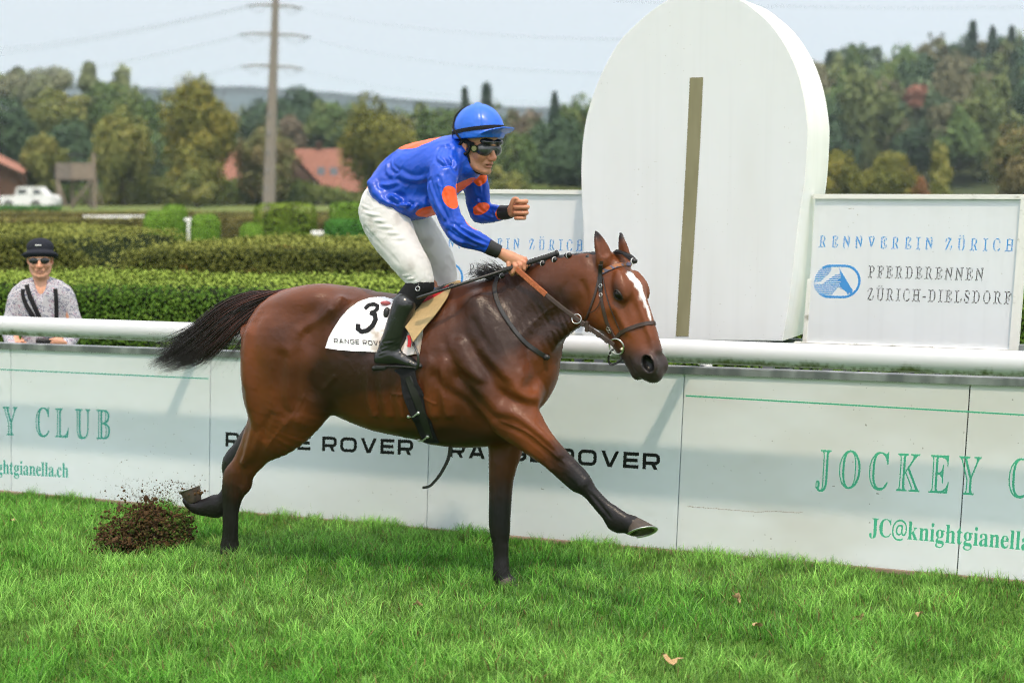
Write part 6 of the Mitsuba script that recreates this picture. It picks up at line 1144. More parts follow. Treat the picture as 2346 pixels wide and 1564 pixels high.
# left hand: a fist, the curled fingers towards the camera
L1 = Field(hp(1150, 525, .2) + [-.03, -.10, -.02], hp(1225, 430, .2) + [.03, .10, .03], .0028)
L1.loft(PW((1160, 487, .222), (1172, 484, .215), (1186, 480, .212), (1200, 478, .212)), [.025, .030, .044, .042], [.024, .026, .026, .022], .01)
for i, (y, xr, xl, r) in enumerate(((461, 1205, 1184, .0112), (474, 1208, 1181, .0114), (487, 1206, 1180, .0108), (499, 1201, 1182, .0098))):
    finger(L1, PW((xr - 4, y, .225), (xr, y + .5, .195), (xr - 5, y + 1, .178), (xl + 4, y + 1, .172), (xl - 1, y + 1, .182), (xl + 4, y + 1, .20)), [r, r * 1.05, r, r, r * .95, r * .9])
finger(L1, PW((1170, 488, .195), (1171, 474, .180), (1174, 462, .172), (1180, 455, .170), (1186, 456, .172)), [.015, .013, .011, .0105, .008])
lh = L1.mesh(smooth=2)
bodyj = cat(head, corem, rh, lh)
hl2 = (bodyj.vertices - JH) @ JR; ish = np.arange(len(bodyj.vertices)) < len(head.vertices)
cj = skin_color(bodyj.vertices, np.where(ish[:, None], hl2, 9.0))
kn = ~ish & (np.minimum.reduce([np.linalg.norm(bodyj.vertices - k, axis=1) for k in K]) < .016)
cj[kn] = cj[kn] * .75 + lin(190, 110, 92) * .25
part(jk, 'body', xf(bodyj, HM), 'skin', smooth=True, color=cj)
ring_c = hp(1197, 480.5, .173); mat('gold_ring', (.85, .75, .5), .2, metallic=1.0)
part(jk, 'ring', xf(torus(hp(1198, 487, .18), [1, .1, 0], .0118, .0018, 20, 6), HM), 'gold_ring', smooth=True)
for pts, r in (([(1115, 563, -.138), (1128, 570, -.121), (1143, 577, -.103)], [.0385, .0365, .034]), ([(1148, 487, .233), (1159, 487, .226), (1170, 485, .220)], [.0385, .037, .0345])):
    part(jk, 'cuff', xf(tube(PW(*pts), r, 26), HM), 'black_rubber', smooth=40)
# ---- helmet cap, peak, bands, goggles, chin strap
cq = math.radians(-11)
CR = JR @ np.array([[math.cos(cq), 0, math.sin(cq)], [0, 1, 0], [-math.sin(cq), 0, math.cos(cq)]])
CC = JH + JR @ np.array([-.004, 0, .070])
def jc(x, y, z): return CC + CR @ np.array([x, y, z])
CF = Field(CC - .2, CC + .22, .0042)
CF.ball(jc(0, 0, 0), (.137, .118, .142), .01, CR)
CF.cut_by(lambda X, Y, Z: -((X - CC[0]) * CR[0, 2] + (Y - CC[1]) * CR[1, 2] + (Z - CC[2]) * CR[2, 2] + .032))
PT = 14; cpk, spk = math.cos(math.radians(PT)), math.sin(math.radians(PT))
PR = CR @ np.array([[cpk, 0, -spk], [0, 1, 0], [spk, 0, cpk]])
CF.ball(jc(.118, 0, -.006), (.085, .100, .007), .012, PR)
CF.ball(jc(0, 0, .143), (.016, .016, .006), .006, CR)
capm = CF.mesh(smooth=2); cv = capm.vertices; lc = (cv - CC) @ CR; ang = np.arctan2(lc[:, 1], lc[:, 0])
seam = np.exp(-((((ang / (np.pi / 4) + .5) % 1) - .5) * np.hypot(lc[:, 0], lc[:, 1]) / .004) ** 2) * (lc[:, 2] > .02)
lowz = sstep(.09, -.01, lc[:, 2]); dd = -.0016 * seam + .010 * lowz * (meshkit.fbm(np.stack([ang * 5, lc[:, 2] * 18, lc[:, 0] * 6], 1), 3, 4) - .5) + .0030 * (meshkit.fbm(cv * [22, 22, 30], 3, 2) - .5)
capm = trimesh.Trimesh(cv + normals(capm) * dd[:, None], capm.faces, process=False)
mat('cap_silk', (.012, .115, .60), .32, .55, sheen=.35)
ck = part(jk, 'cap', xf(capm, HM), 'cap_silk', smooth=True)
def cap_ring(z0, tilt, r0=1.012):
    a = np.linspace(0, 2 * np.pi, 60); out = []
    for t in a:
        z = z0 + tilt * math.cos(t); k = math.sqrt(max(1 - (z / .142) ** 2, 0)) * r0; out.append(jc(.137 * k * math.cos(t), .118 * k * math.sin(t), z))
    return out
part(ck, 'band', xf(tube(cap_ring(.008, .012), .0085, 8, flat=.3, up=CR[:, 2], caps=False), HM) if False else xf(cat([tube(cap_ring(.008 + dz, .012), .0028, 6, caps=False) for dz in (-.007, -.0035, 0, .0035, .007)]), HM), 'black_cloth', smooth=True)
st = []
for t in np.linspace(-.25, 1.0, 26):
    z = .142 * math.sin(t * 1.35 - .15) if False else None
    th = t * 1.5; z = -.03 + .15 * math.sin(max(th, -.3)) if th > 0 else -.03 + .15 * th
    k = math.sqrt(max(1 - (min(z, .1415) / .142) ** 2, 0)) * 1.015; st.append(jc(-.075 * k - .02 * math.cos(th), -.100 * k if k > 0 else 0, z))
part(ck, 'elastic', xf(tube(smooth_path([jc(-.02, -.117, -.035), jc(-.055, -.112, .0), jc(-.085, -.093, .035), jc(-.090, -.072, .075), jc(-.072, -.045, .112), jc(-.05, 0, .136)], 24), .0045, 8), HM), 'black_cloth', smooth=True)
GGF = Field(jh(.02, 0, 0) - .14, jh(.09, 0, 0) + .14, .0032)
for s in (-1, 1):
    GGF.ball(jh(.075, s * .038, -.004), (.037, .045, .034), .014, JR)
GGF.ball(jh(.097, 0, .008), (.012, .03, .012), .012, JR)
GGF.ball(jh(.122, 0, -.036), (.030, .016, .030), .006, JR, cut=True)
gk = part(jk, 'goggles', xf(GGF.mesh(smooth=2), HM), 'smoke_lens', smooth=True)
mat('olive_knob', (.16, .16, .07), .35, .5)
kd = unit(JR @ np.array([.35, -1, 0])); kc = jh(.052, -.082, -.004)
part(gk, 'knob', xf(trimesh.creation.cylinder(.0185, segment=[kc - kd * .014, kc + kd * .010], sections=24), HM), 'gloss_black', smooth=40)
part(gk, 'vent', xf(trimesh.creation.cylinder(.0125, segment=[kc, kc + kd * .0125], sections=24), HM), 'olive_knob', smooth=40)
part(gk, 'strap', xf(cat([tube([jh(.045, -.083, z), jh(.01, -.090, z + .006), jh(-.05, -.080, z + .014), jh(-.10, -.03, z + .02)], .003, 6) for z in (.006, .011, .016, .021)]), HM), 'black_cloth', smooth=True)
UG = Field(jh(.05, 0, .03) - .13, jh(.11, 0, .05) + .13, .0035)                           # second goggles pushed up under the peak
for s in (-1, 1): UG.ball(jh(.086, s * .034, .036), (.034, .042, .017), .014, JR)
uk = part(jk, 'spare_goggles', xf(UG.mesh(smooth=2), HM), 'gloss_black', smooth=True)
mat('logo_white', (.7, .7, .7), .5)
part(uk, 'emblem', xf(torus(jh(.108, -.052, .036), JR @ np.array([.55, -.8, 0]), .0085, .0018, 18, 6, sy=.6, xdir=l0), HM), 'logo_white', smooth=True)
part(jk, 'ear_guard', xf(torus(jh(-.010, -.088, -.006), JR @ np.array([.1, -1, .05]), .030, .0085, 28, 8, sy=1.15, xdir=jf), HM), 'black_cloth', smooth=True)
part(jk, 'chin_strap', xf(tube(smooth_path([jh(.006, -.084, -.030), jh(.016, -.074, -.060), jh(.026, -.060, -.092), jh(.040, -.035, -.122), jh(.050, 0, -.130), jh(.040, .035, -.122), jh(.016, .074, -.06)], 30), .0055, 8), HM), 'black_cloth', smooth=True)
part(jk, 'strap_buckle', xf(ellipsoid(jh(.030, -.054, -.108), (.008, .004, .004), JR, sub=2), HM), 'steel', smooth=True)
# ---------------------------------------------------------------- tack
from trimesh.ray.ray_pyembree import RayMeshIntersector
BODY_RAY = RayMeshIntersector(body)
def loc(v): v = np.asarray(v) - HO; return np.stack([v @ RD, v @ RN, v @ UPV], -1)
EYEL = loc(EYE)
def hits(px, inter=None, lift=0.0):
    """Points and normals of the horse's hide (or another mesh) that are seen at the pixels; lifted off it by lift metres."""
    inter = inter or BODY_RAY; px = np.asarray(px, float)
    d = np.array([ray(x, y) for x, y in px]); d = np.stack([d @ RD, d @ RN, d @ UPV], -1); d /= np.linalg.norm(d, axis=1, keepdims=True)
    loc_, ri, ti = inter.intersects_location(np.tile(EYEL, (len(d), 1)), d, multiple_hits=False)
    P = np.full((len(d), 3), np.nan); N = np.full((len(d), 3), np.nan); P[ri] = loc_; N[ri] = inter.mesh.face_normals[ti]
    ok = ~np.isnan(P[:, 0]); idx = np.arange(len(d))
    if ok.sum() == 0: raise ValueError('strap misses')
    for k in range(3):
        P[:, k] = np.interp(idx, idx[ok], P[ok, k]); N[:, k] = np.interp(idx, idx[ok], N[ok, k])
    for _ in range(2):
        if len(N) > 4: N[1:-1] = (N[:-2] + N[1:-1] + N[2:]) / 3
    N /= np.linalg.norm(N, axis=1, keepdims=True)
    return P + N * lift, N
def ribbon(P, N, width, thick):
    P, N = np.asarray(P), np.asarray(N); n = len(P); width = np.broadcast_to(width, (n,)); t = np.gradient(P, axis=0); t /= np.linalg.norm(t, axis=1, keepdims=True) + 1e-12
    b = np.cross(N, t); b /= np.linalg.norm(b, axis=1, keepdims=True) + 1e-12; m = np.cross(t, b)
    prof = [(-.5, 0), (-.5, .6), (-.4, 1), (.4, 1), (.5, .6), (.5, 0)]
    R = [P + b * (width * u)[:, None] + m * (thick * h - thick * .3) for u, h in prof]; v = np.stack(R, 1).reshape(-1, 3); k = len(prof); f = []
    for i in range(n - 1):
        for j in range(k):
            j2 = (j + 1) % k; f += [[i * k + j, i * k + j2, (i + 1) * k + j2], [i * k + j, (i + 1) * k + j2, (i + 1) * k + j]]
    for j in range(1, k - 1): f += [[0, j + 1, j], [(n - 1) * k, (n - 1) * k + j, (n - 1) * k + j + 1]]
    return trimesh.Trimesh(v, np.array(f), process=False)
def strap(px, width, thick=.004, lift=.002, n=None, mirror=False):
    q = smooth_path(np.array(px, float), n or max(8, int(np.linalg.norm(np.diff(px, axis=0), axis=1).sum() / 6))); P, N = hits(q, lift=lift)
    for _ in range(3): P[1:-1] = (P[:-2] + 2 * P[1:-1] + P[2:]) / 4
    return ribbon(P, N, width, thick)
def head_mirror(m):
    l = (m.vertices - HEAD_O) @ HR; l[:, 1] *= -1; return trimesh.Trimesh(HEAD_O + l @ HR.T, m.faces[:, ::-1], process=False)
# the horse's eyes, set into the hide
(ep, _), (en, _) = hits([(1415.5, 676), (1417, 676)]); en = unit(en + np.array([.1, -.15, 0])); ex = unit(HR[:, 0] - (HR[:, 0] @ en) * en); ez = np.cross(en, ex); ez = ez if ez[2] > 0 else -ez; ER = np.stack([ex, ez, en], 1)
eb = ellipsoid(ep - en * .006, (.0235, .0195, .017), ER); lids = []
for lo, hi, r_, up_ in ((-.15, math.pi + .15, .0062, 1), (math.pi + .1, 2 * math.pi - .1, .0042, .9)):
    pts = [ep + ER @ np.array([.0265 * math.cos(t), .0205 * up_ * math.sin(t), .004 - .006 * math.cos(t) ** 2]) for t in np.linspace(lo, hi, 20)]; lids.append(tube(pts, [r_ * (.35 + .65 * math.sin(math.pi * i / 19)) for i in range(20)], 8))
mat('lid_skin', (.020, .015, .012), .5, .4)
for flip in (False, True):
    f_ = (lambda m: head_mirror(m)) if flip else (lambda m: m)
    part(horse, 'eye', xf(f_(eb), HM), 'wet_eye', smooth=True)
    for l_ in lids: part(horse, 'eyelid', xf(f_(l_), HM), 'lid_skin', smooth=True)
mat('brown_leather', mikit.proc(lambda p, n, uv: mikit.mix((.030, .018, .014), (.055, .030, .022), mikit.fbm(p.x * 60, p.y * 60, p.z * 60))), .42, .5)
mat('black_leather', (.016, .015, .015), .42, .5); mat('tan_rubber', mikit.proc(lambda p, n, uv: mikit.mix((.42, .135, .052), (.30, .085, .035), mikit.smoothstep(.2, .6, mikit.noise(p.x * 160, p.y * 160, p.z * 160)))), .7, .3)
mat('brass', (.55, .50, .33), .35, metallic=1.0)
mat('brow_braid', mikit.proc(lambda p, n, uv: mikit.mix((.30, .115, .045), (.10, .10, .16), mikit.smoothstep(.45, .55, mikit.noise(p.x * 75 + p.z * 40, p.y * 75, p.z * 75)))), .6, .4)
bri = thing('bridle', 'dark brown leather bridle with an orange and blue braided browband on the bay horse\'s head', 'bridle')
ck_ = [(1378, 598), (1377, 626), (1377.5, 652), (1378, 686), (1383, 709), (1390, 738), (1402, 761), (1411, 777)]
m = strap(ck_, .017, .005, .003); part(bri, 'cheek_strap', xf(m, HM), 'brown_leather', smooth=30); part(bri, 'cheek_strap', xf(head_mirror(m), HM), 'brown_leather', smooth=30)
m = strap([(1376, 606), (1376.5, 640), (1377, 668)], .021, .006, .005); part(bri, 'headpiece', xf(m, HM), 'black_leather', smooth=30)
m = strap([(1380, 624), (1396, 615), (1419, 608), (1443, 605), (1464, 610)], .022, .008, .004); part(bri, 'browband', xf(m, HM), 'brow_braid', smooth=30)
m = strap([(1373, 634), (1365, 671), (1355.5, 700), (1344, 729), (1338, 738)], .013, .004, .004); part(bri, 'throat_lash', xf(m, HM), 'brown_leather', smooth=30); part(bri, 'throat_lash', xf(head_mirror(m), HM), 'brown_leather', smooth=30)
m = strap([(1382, 634), (1391, 681), (1403, 716), (1421, 757)], .006, .003, .002); part(bri, 'noseband_hanger', xf(m, HM), 'brown_leather', smooth=30)
m = strap([(1412, 775), (1418, 767), (1431, 757), (1455, 748), (1480, 741), (1494, 740)], .020, .009, .004); part(bri, 'noseband', xf(m, HM), 'brown_leather', smooth=30); part(bri, 'noseband', xf(head_mirror(m), HM), 'brown_leather', smooth=30)
part(bri, 'strap_end', xf(tube(smooth_path(hits([(1377, 690), (1372, 703), (1362, 713), (1352, 716)], lift=.012)[0], 14), .0025, 6), HM), 'brown_leather', smooth=True)
for x, y in ((1377.5, 655), (1378, 676), (1394, 752), (1398, 758)):
    P, N = hits([(x, y)] * 2, lift=.008); part(bri, 'buckle', xf(torus(P[0], N[0], .0085, .0018, 16, 6), HM), 'steel', smooth=True)
P, N = hits([(1412, 790), (1417, 792)], lift=.014); bc = P[1]
part(bri, 'bit_ring', xf(torus(bc, N[1] + [.25, 0, 0], .040, .0042, 32, 8, sy=.95), HM), 'steel', smooth=True)
part(bri, 'bit_cheek', xf(tube(smooth_path([bc + [.022, 0, -.018], bc + [.030, .004, -.010], bc + [.040, .02, -.006]], 10), [.009, .012, .010, .010, .010, .010, .010, .010, .011, .011], 10), HM), 'brass', smooth=True)
cs = smooth_path([hp(1405, 800, bc[1] + .01), hp(1396, 812, bc[1] + .02), hp(1394, 826, bc[1] + .03), hp(1401, 835, bc[1] + .035), hp(1413, 831, bc[1] + .03), hp(1425, 821, bc[1] + .02)], 24)
part(bri, 'curb_strap', xf(tube(cs, .0075, 8, flat=.5), HM), 'black_leather', smooth=True)
part(bri, 'buckle', xf(torus(hp(1398, 808, bc[1] + .01), [.5, -1, 0], .011, .002, 18, 6), HM), 'steel', smooth=True)
# reins
rein = thing('rein', 'rein with a tan rubber grip running from the jockey\'s right hand to the bit', 'rein')
r0 = hp(1178, 611, -.118); r1 = bc + [-.012, -.006, .008]; q = [r0 + (r1 - r0) * t + np.array([0, -.015, -.012]) * math.sin(math.pi * t) for t in np.linspace(0, 1, 40)]
for i in range(40): q[i] = np.array([q[i][0], min(q[i][1], -.12 - .0 * i), q[i][2]])
q = np.array(q); rn = np.tile([-.2, -.95, .25], (40, 1)); cut_ = 13
part(rein, 'grip', xf(ribbon(q[:cut_ + 1], rn[:cut_ + 1], .027, .008), HM), 'tan_rubber', smooth=30); part(rein, 'strap', xf(ribbon(q[cut_:] + [0, .001, 0], rn[cut_:], .021, .005), HM), 'brown_leather', smooth=30)
for t in (27, 30, 33, 36): part(rein, 'loop', xf(ribbon(q[t:t + 2] + [0, -.003, 0], rn[:2], .026, .006), HM), 'brown_leather')
part(rein, 'stop', xf(box(q[29] - [.008, .012, .026], q[29] + [.008, .008, .026], .003), HM), 'brown_leather')
off = q * [1, -1, 1] + [0, .02, 0]; off = off[8:]; part(rein, 'strap', xf(ribbon(off, rn[8:] * [1, -1, 1], .020, .005), HM), 'brown_leather', smooth=30)
# breastplate neck strap with its ring on the rein
ns = thing('neck_strap', 'black leather neck strap of the martingale round the base of the horse\'s neck', 'strap')
m = strap([(1141, 636), (1133, 659), (1136, 682), (1148, 712), (1171, 747), (1200, 782), (1233, 806), (1253, 818)], .023, .006, .004); part(ns, 'strap', xf(m, HM), 'black_leather', smooth=30)
mm = m.copy(); mm.vertices = mm.vertices * [1, -1, 1]; part(ns, 'strap', xf(trimesh.Trimesh(mm.vertices, mm.faces[:, ::-1], process=False), HM), 'black_leather', smooth=30)
part(ns, 'buckle', xf(ellipsoid(hits([(1250, 816)] * 2, lift=.01)[0][0], (.018, .012, .015), sub=2), HM), 'black_leather', smooth=True)
part(ns, 'ring', xf(torus(q[int(39 * .665)], [.1, -1, .3], .023, .0026, 24, 6), HM), 'steel', smooth=True)
# saddle cloth
def patch(poly_px, step, lift, inter=None):
    g = sg.Polygon(poly_px); x0, y0, x1, y1 = g.bounds; pts = [p for p in g.exterior.segmentize(step).coords[:-1]] if hasattr(g.exterior, 'segmentize') else list(shapely.segmentize(g.exterior, step).coords[:-1])
    inn = [(x, y) for x in np.arange(x0, x1, step) for y in np.arange(y0, y1, step) if g.buffer(-step * .55).contains(sg.Point(x, y))]
    from scipy.spatial import Delaunay
    P2 = np.array(pts + inn); tri = Delaunay(P2).simplices; c = P2[tri].mean(1); keep = np.array([g.buffer(.01).contains(sg.Point(*q)) for q in c]); tri = tri[keep]
    d = np.array([ray(x, y) for x, y in P2]); d = np.stack([d @ RD, d @ RN, d @ UPV], -1); d /= np.linalg.norm(d, axis=1, keepdims=True); inter = inter or BODY_RAY
    l, ri, ti = inter.intersects_location(np.tile(EYEL, (len(d), 1)), d, multiple_hits=False); P = np.full((len(P2), 3), np.nan); N = P.copy(); P[ri] = l; N[ri] = inter.mesh.face_normals[ti]
    bad = np.isnan(P[:, 0]); tri = tri[~bad[tri].any(1)]; P[bad] = 0; N[bad] = [0, -1, 0]
    A = adjacency(tri, len(P2))
    for _ in range(4): N = A @ N
    N /= np.linalg.norm(N, axis=1, keepdims=True) + 1e-9
    f = tri; nn = np.cross(P[f[:, 1]] - P[f[:, 0]], P[f[:, 2]] - P[f[:, 0]]); fl = (nn * N[f[:, 0]]).sum(1) < 0; f = np.where(fl[:, None], f[:, ::-1], f)
    m = trimesh.Trimesh(P + N * lift, f, process=False); m.metadata['px'] = P2; m.metadata['N'] = N; return m
def solid(m, N, t):
    """Gives a sheet a thickness t inwards."""
    v = np.asarray(m.vertices); f = np.asarray(m.faces); n = len(v); e = np.vstack([f[:, [0, 1]], f[:, [1, 2]], f[:, [2, 0]]]); s = {tuple(x) for x in e.tolist()}
    rim = [(a, b) for a, b in s if (b, a) not in s]; side = [x for a, b in rim for x in ([a, b + n, b], [a, a + n, b + n])]
    return trimesh.Trimesh(np.vstack([v, v - N * t]), np.vstack([f, f[:, ::-1] + n, [[x[0], x[2], x[1]] for x in side]]), process=False)
CLOTH = [(749, 797), (756, 774), (768, 750), (782, 728), (800, 708), (822, 694), (848, 685), (880, 684), (905, 690), (940, 688), (975, 690), (972, 740), (962, 812), (930, 812), (885, 808), (850, 806), (815, 805), (780, 802)]
cm = patch(CLOTH, 5, .012); P2 = cm.metadata['px']; N = cm.metadata['N']
fold = .005 * np.sin(P2[:, 0] * .16 + .5 * np.sin(P2[:, 1] * .05)) * sstep(700, 800, P2[:, 1]) + .008 * (meshkit.fbm(np.stack([P2[:, 0] * .035, P2[:, 1] * .012, P2[:, 0] * 0], 1), 3, 2) - .5)
fold += .006 * np.exp(-((P2[:, 0] - 808 + (P2[:, 1] - 700) * .05) / 6) ** 2) * sstep(720, 790, P2[:, 1]) + .006 * np.exp(-((P2[:, 0] - 772) / 4) ** 2) * sstep(735, 795, P2[:, 1])
cm = trimesh.Trimesh(cm.vertices + N * fold[:, None], cm.faces, process=False)
def cloth_col(px):
    n = meshkit.fbm(np.stack([px[:, 0] * .09, px[:, 1] * .22, px[:, 0] * 0], 1), 4, 3); d = sstep(825, 880, px[:, 0] + 40 * (n - .5)) * sstep(730, 790, px[:, 1] + 60 * (n - .5))
    return lin(242, 242, 246) * (1 - d[:, None] * .75) + lin(150, 122, 92) * d[:, None] * .75
mat('cloth_white', VC, .85, .2); mat('print_black', (.010, .010, .012), .7, .2)
sc_k = thing('saddle_cloth', 'white number cloth with a black 3 behind the saddle', 'saddle cloth')
sm_ = solid(cm, N, .008); cc = cloth_col(P2)
part(sc_k, 'cloth', xf(sm_, HM), 'cloth_white', smooth=True, color=np.vstack([cc, cc]))
mir = trimesh.Trimesh(sm_.vertices * [1, -1, 1], sm_.faces[:, ::-1], process=False); part(sc_k, 'cloth', xf(mir, HM), 'cloth_white', smooth=True, color=np.vstack([cc, cc]))
CR_ = RayMeshIntersector(cm)
three = so.unary_union([sg.LineString([(836, 708), (845, 699), (857, 697), (865, 701), (864, 709), (856, 715), (848, 718)]).buffer(4.2, join_style=1, cap_style=2), sg.LineString([(848, 716), (859, 721), (861, 732), (854, 746), (842, 757), (829, 760), (820, 753), (821, 742)]).buffer(5.2, join_style=1, cap_style=2)])
def on_cloth(name, g, step=2.2):
    ms = [patch(list(q.exterior.coords)[:-1], step, .0022, CR_) if not q.interiors else None for q in getattr(g, 'geoms', [g])]
    return part(sc_k, name, xf(cat([m for m in ms if m is not None and len(m.faces)]), HM), 'print_black')
def strip_holes(g):
    out = []
    for q in getattr(g, 'geoms', [g]):
        if q.interiors:
            cx = sg.Polygon(q.interiors[0]).centroid.x; x0, y0, x1, y1 = q.bounds
            for half in (sg.box(x0 - 1, y0 - 1, cx, y1 + 1), sg.box(cx, y0 - 1, x1 + 1, y1 + 1)): out += [h for h in getattr(q.intersection(half), 'geoms', [q.intersection(half)])]
        else: out.append(q)
    return sg.MultiPolygon([q for q in out if q.geom_type == 'Polygon' and q.area > .05])
on_cloth('number', strip_holes(three))
g, w_ = wide('RANGE ROVER', 17, 30); k_ = 124 / w_; g = sa.affine_transform(g, [k_, -.012, 7.5 / w_, -.107, 766, 785.5]); on_cloth('lettering', strip_holes(g), 1.6)
# saddle: seat, tan flap, pad; girth; stirrup
sad = thing('saddle', 'small racing saddle with a stiff tan flap under the jockey', 'saddle')
mat('tan_flap', mikit.proc(lambda p, n, uv: mikit.mix((.44, .31, .15), (.36, .25, .12), mikit.fbm(p.x * 25, p.y * 25, p.z * 25))), .6, .3)
mat('red_trim', (.45, .012, .02), .5, .4); mat('rose_trim', (.36, .09, .10), .6, .3); mat('blue_trim', (.02, .16, .50), .5, .4); mat('pad_white', (.70, .62, .62), .9, .2)
FLAP = [(917, 735), (960, 712), (1000, 689), (1038, 666), (1028, 690), (1010, 716), (985, 748), (968, 772), (956, 788), (948, 770), (934, 752)]
fm = patch(FLAP, 7, .03); px = fm.metadata['px']; Nf = fm.metadata['N']; lift = .020 * sstep(1010, 925, px[:, 0]) + .012 * sstep(720, 780, px[:, 1])
fm = trimesh.Trimesh(fm.vertices + Nf * lift[:, None], fm.faces, process=False); fs_ = solid(fm, Nf, .006); part(sad, 'flap', xf(fs_, HM), 'tan_flap', smooth=40)
part(sad, 'flap', xf(trimesh.Trimesh(fs_.vertices * [1, -1, 1], fs_.faces[:, ::-1], process=False), HM), 'tan_flap', smooth=40)
SF = Field(hp(870, 730, 0) * [1, 0, 1] + [-.03, -.24, 0], hp(1060, 630, 0) * [1, 0, 1] + [.05, .24, .03], .008)
SF.loft(PW((890, 697, 0), (930, 688, 0), (980, 682, 0), (1020, 668, 0), (1044, 654, 0)), [.035, .03, .03, .034, .022], [.15, .13, .12, .11, .07], .02)
part(sad, 'seat', xf(SF.mesh(), HM), 'black_leather', smooth=True)
part(sad, 'pommel', xf(tube(smooth_path(PW((1012, 664, -.07), (1032, 655, -.05), (1050, 648, 0), (1036, 655, .05)), 16), .014, 10), HM), 'tan_flap', smooth=True)
pm = patch([(960, 700), (1000, 676), (1030, 660), (1018, 676), (980, 700), (952, 716)], 6, .022); part(sad, 'trim', xf(solid(pm, pm.metadata['N'], .01), HM), 'red_trim', smooth=40)
pm = patch([(975, 672), (992, 664), (1000, 668), (985, 678)], 5, .03); part(sad, 'trim', xf(solid(pm, pm.metadata['N'], .01), HM), 'blue_trim', smooth=40)
pm = patch([(935, 770), (948, 772), (956, 792), (950, 812), (936, 815), (925, 808), (930, 788)], 5, .016); part(sad, 'pad', xf(solid(pm, pm.metadata['N'], .01), HM), 'pad_white', smooth=40)
part(sad, 'strap', xf(ribbon(*hits(smooth_path(np.array([(945, 772), (947, 785), (944, 798)]), 8), lift=.045), .018, .006), HM), 'red_trim')
part(sad, 'pad_roll', xf(ellipsoid(hits([(886, 700)] * 2, lift=.02)[0][0], (.028, .02, .011), sub=2), HM), 'rose_trim', smooth=True)
part(sad, 'strap_loop', xf(ellipsoid(hits([(889, 722)] * 2, lift=.012)[0][0], (.020, .02, .034), sub=2), HM), 'black_leather', smooth=True)
girth = thing('girth', 'wide black elastic girth with two buckles behind the horse\'s elbow', 'girth')
gp = [(928, 842), (938, 880), (951, 915), (968, 962), (983, 1000), (990, 1011)]
gq = smooth_path(np.array(gp), 40); GP, GN = hits(gq, lift=.003); m = ribbon(GP, GN, np.linspace(.112, .085, 40), .010); part(girth, 'band', xf(m, HM), 'black_cloth', smooth=30)
part(girth, 'band', xf(trimesh.Trimesh(m.vertices * [1, -1, 1], m.faces[:, ::-1], process=False), HM), 'black_cloth', smooth=30)
part(girth, 'centre_strap', xf(strap([(938, 862), (953, 908), (972, 958), (988, 1000)], .040, .008, .012), HM), 'black_leather', smooth=30)
for x, y in ((948, 945), (973, 997)):
    (a, b), (na, nb) = hits([(x - 9, y + 4), (x + 10, y - 3)], lift=.02); part(girth, 'buckle', xf(tube([a, (a + b) / 2 + na * .006 - [0, 0, .006], b], [.005, .004, .005], 8), HM), 'steel', smooth=True)
    for c in (a, b): part(girth, 'buckle_knob', xf(ellipsoid(c, (.009, .008, .009), sub=2), HM), 'steel', smooth=True)
part(girth, 'loose_end', xf(ribbon(smooth_path(PW((1032, 1010, -.05), (1029, 1042, -.05), (1015, 1075, -.05), (995, 1103, -.05), (982, 1114, -.05), (968, 1116, -.05)), 26), np.tile([0, -1, 0], (26, 1)), np.linspace(.020, .013, 26), .004), HM), 'black_leather', smooth=30)
stp = thing('stirrup', 'dark metal stirrup iron round the jockey\'s right boot', 'stirrup')
mat('stirrup_iron', (.10, .10, .10), .35, metallic=.8)
sc0 = hp(944, 815, -.26)
part(stp, 'iron', xf(tube(smooth_path(PW((948, 788, -.285), (953, 800, -.315), (958, 815, -.325), (959, 829, -.32), (955, 843, -.30), (948, 847, -.262), (944, 845, -.225), (940, 832, -.205), (942, 806, -.225), (948, 788, -.285)), 50), .0065, 8, caps=False), HM), 'stirrup_iron', smooth=True)
part(stp, 'leather', xf(tube(smooth_path(PW((948, 790, -.285), (946, 778, -.282), (944, 765, -.272), (940, 750, -.262)), 16), .010, 8, flat=.4), HM), 'black_leather', smooth=True)
# whip
wp = thing('whip', 'black riding whip held slanting across the horse\'s withers in the jockey\'s right hand', 'whip')
def wpt(x): return hp(x, 682 - (x - 956) * 102 / 322, -.092 + (x - 1181) * (.00118 if x > 1181 else .00105))
def wpt(x): return hp(x, 682 - (x - 956) * 102 / 322, np.interp(x, [940, 1020, 1181, 1290], [-.345, -.285, -.105, .03]))
part(wp, 'shaft', xf(tube([wpt(x) for x in np.linspace(1010, 1278, 20)], np.linspace(.0075, .009, 20), 10), HM), 'black_leather', smooth=True)
part(wp, 'flap', xf(tube([wpt(x) for x in np.linspace(955, 1034, 12)], [.011, .0145, .0145, .0145, .0145, .0145, .0145, .014, .013, .012, .011, .008], 10, flat=.55), HM), 'boot_leather', smooth=True)
xs = np.linspace(1150, 1279, 90); part(wp, 'handle', xf(tube([wpt(x) for x in xs], [.0125 + .0016 * (math.sin(x * 1.05) > 0) + (.003 if x > 1272 else 0) for x in xs], 12), HM), 'black_rubber', smooth=25)
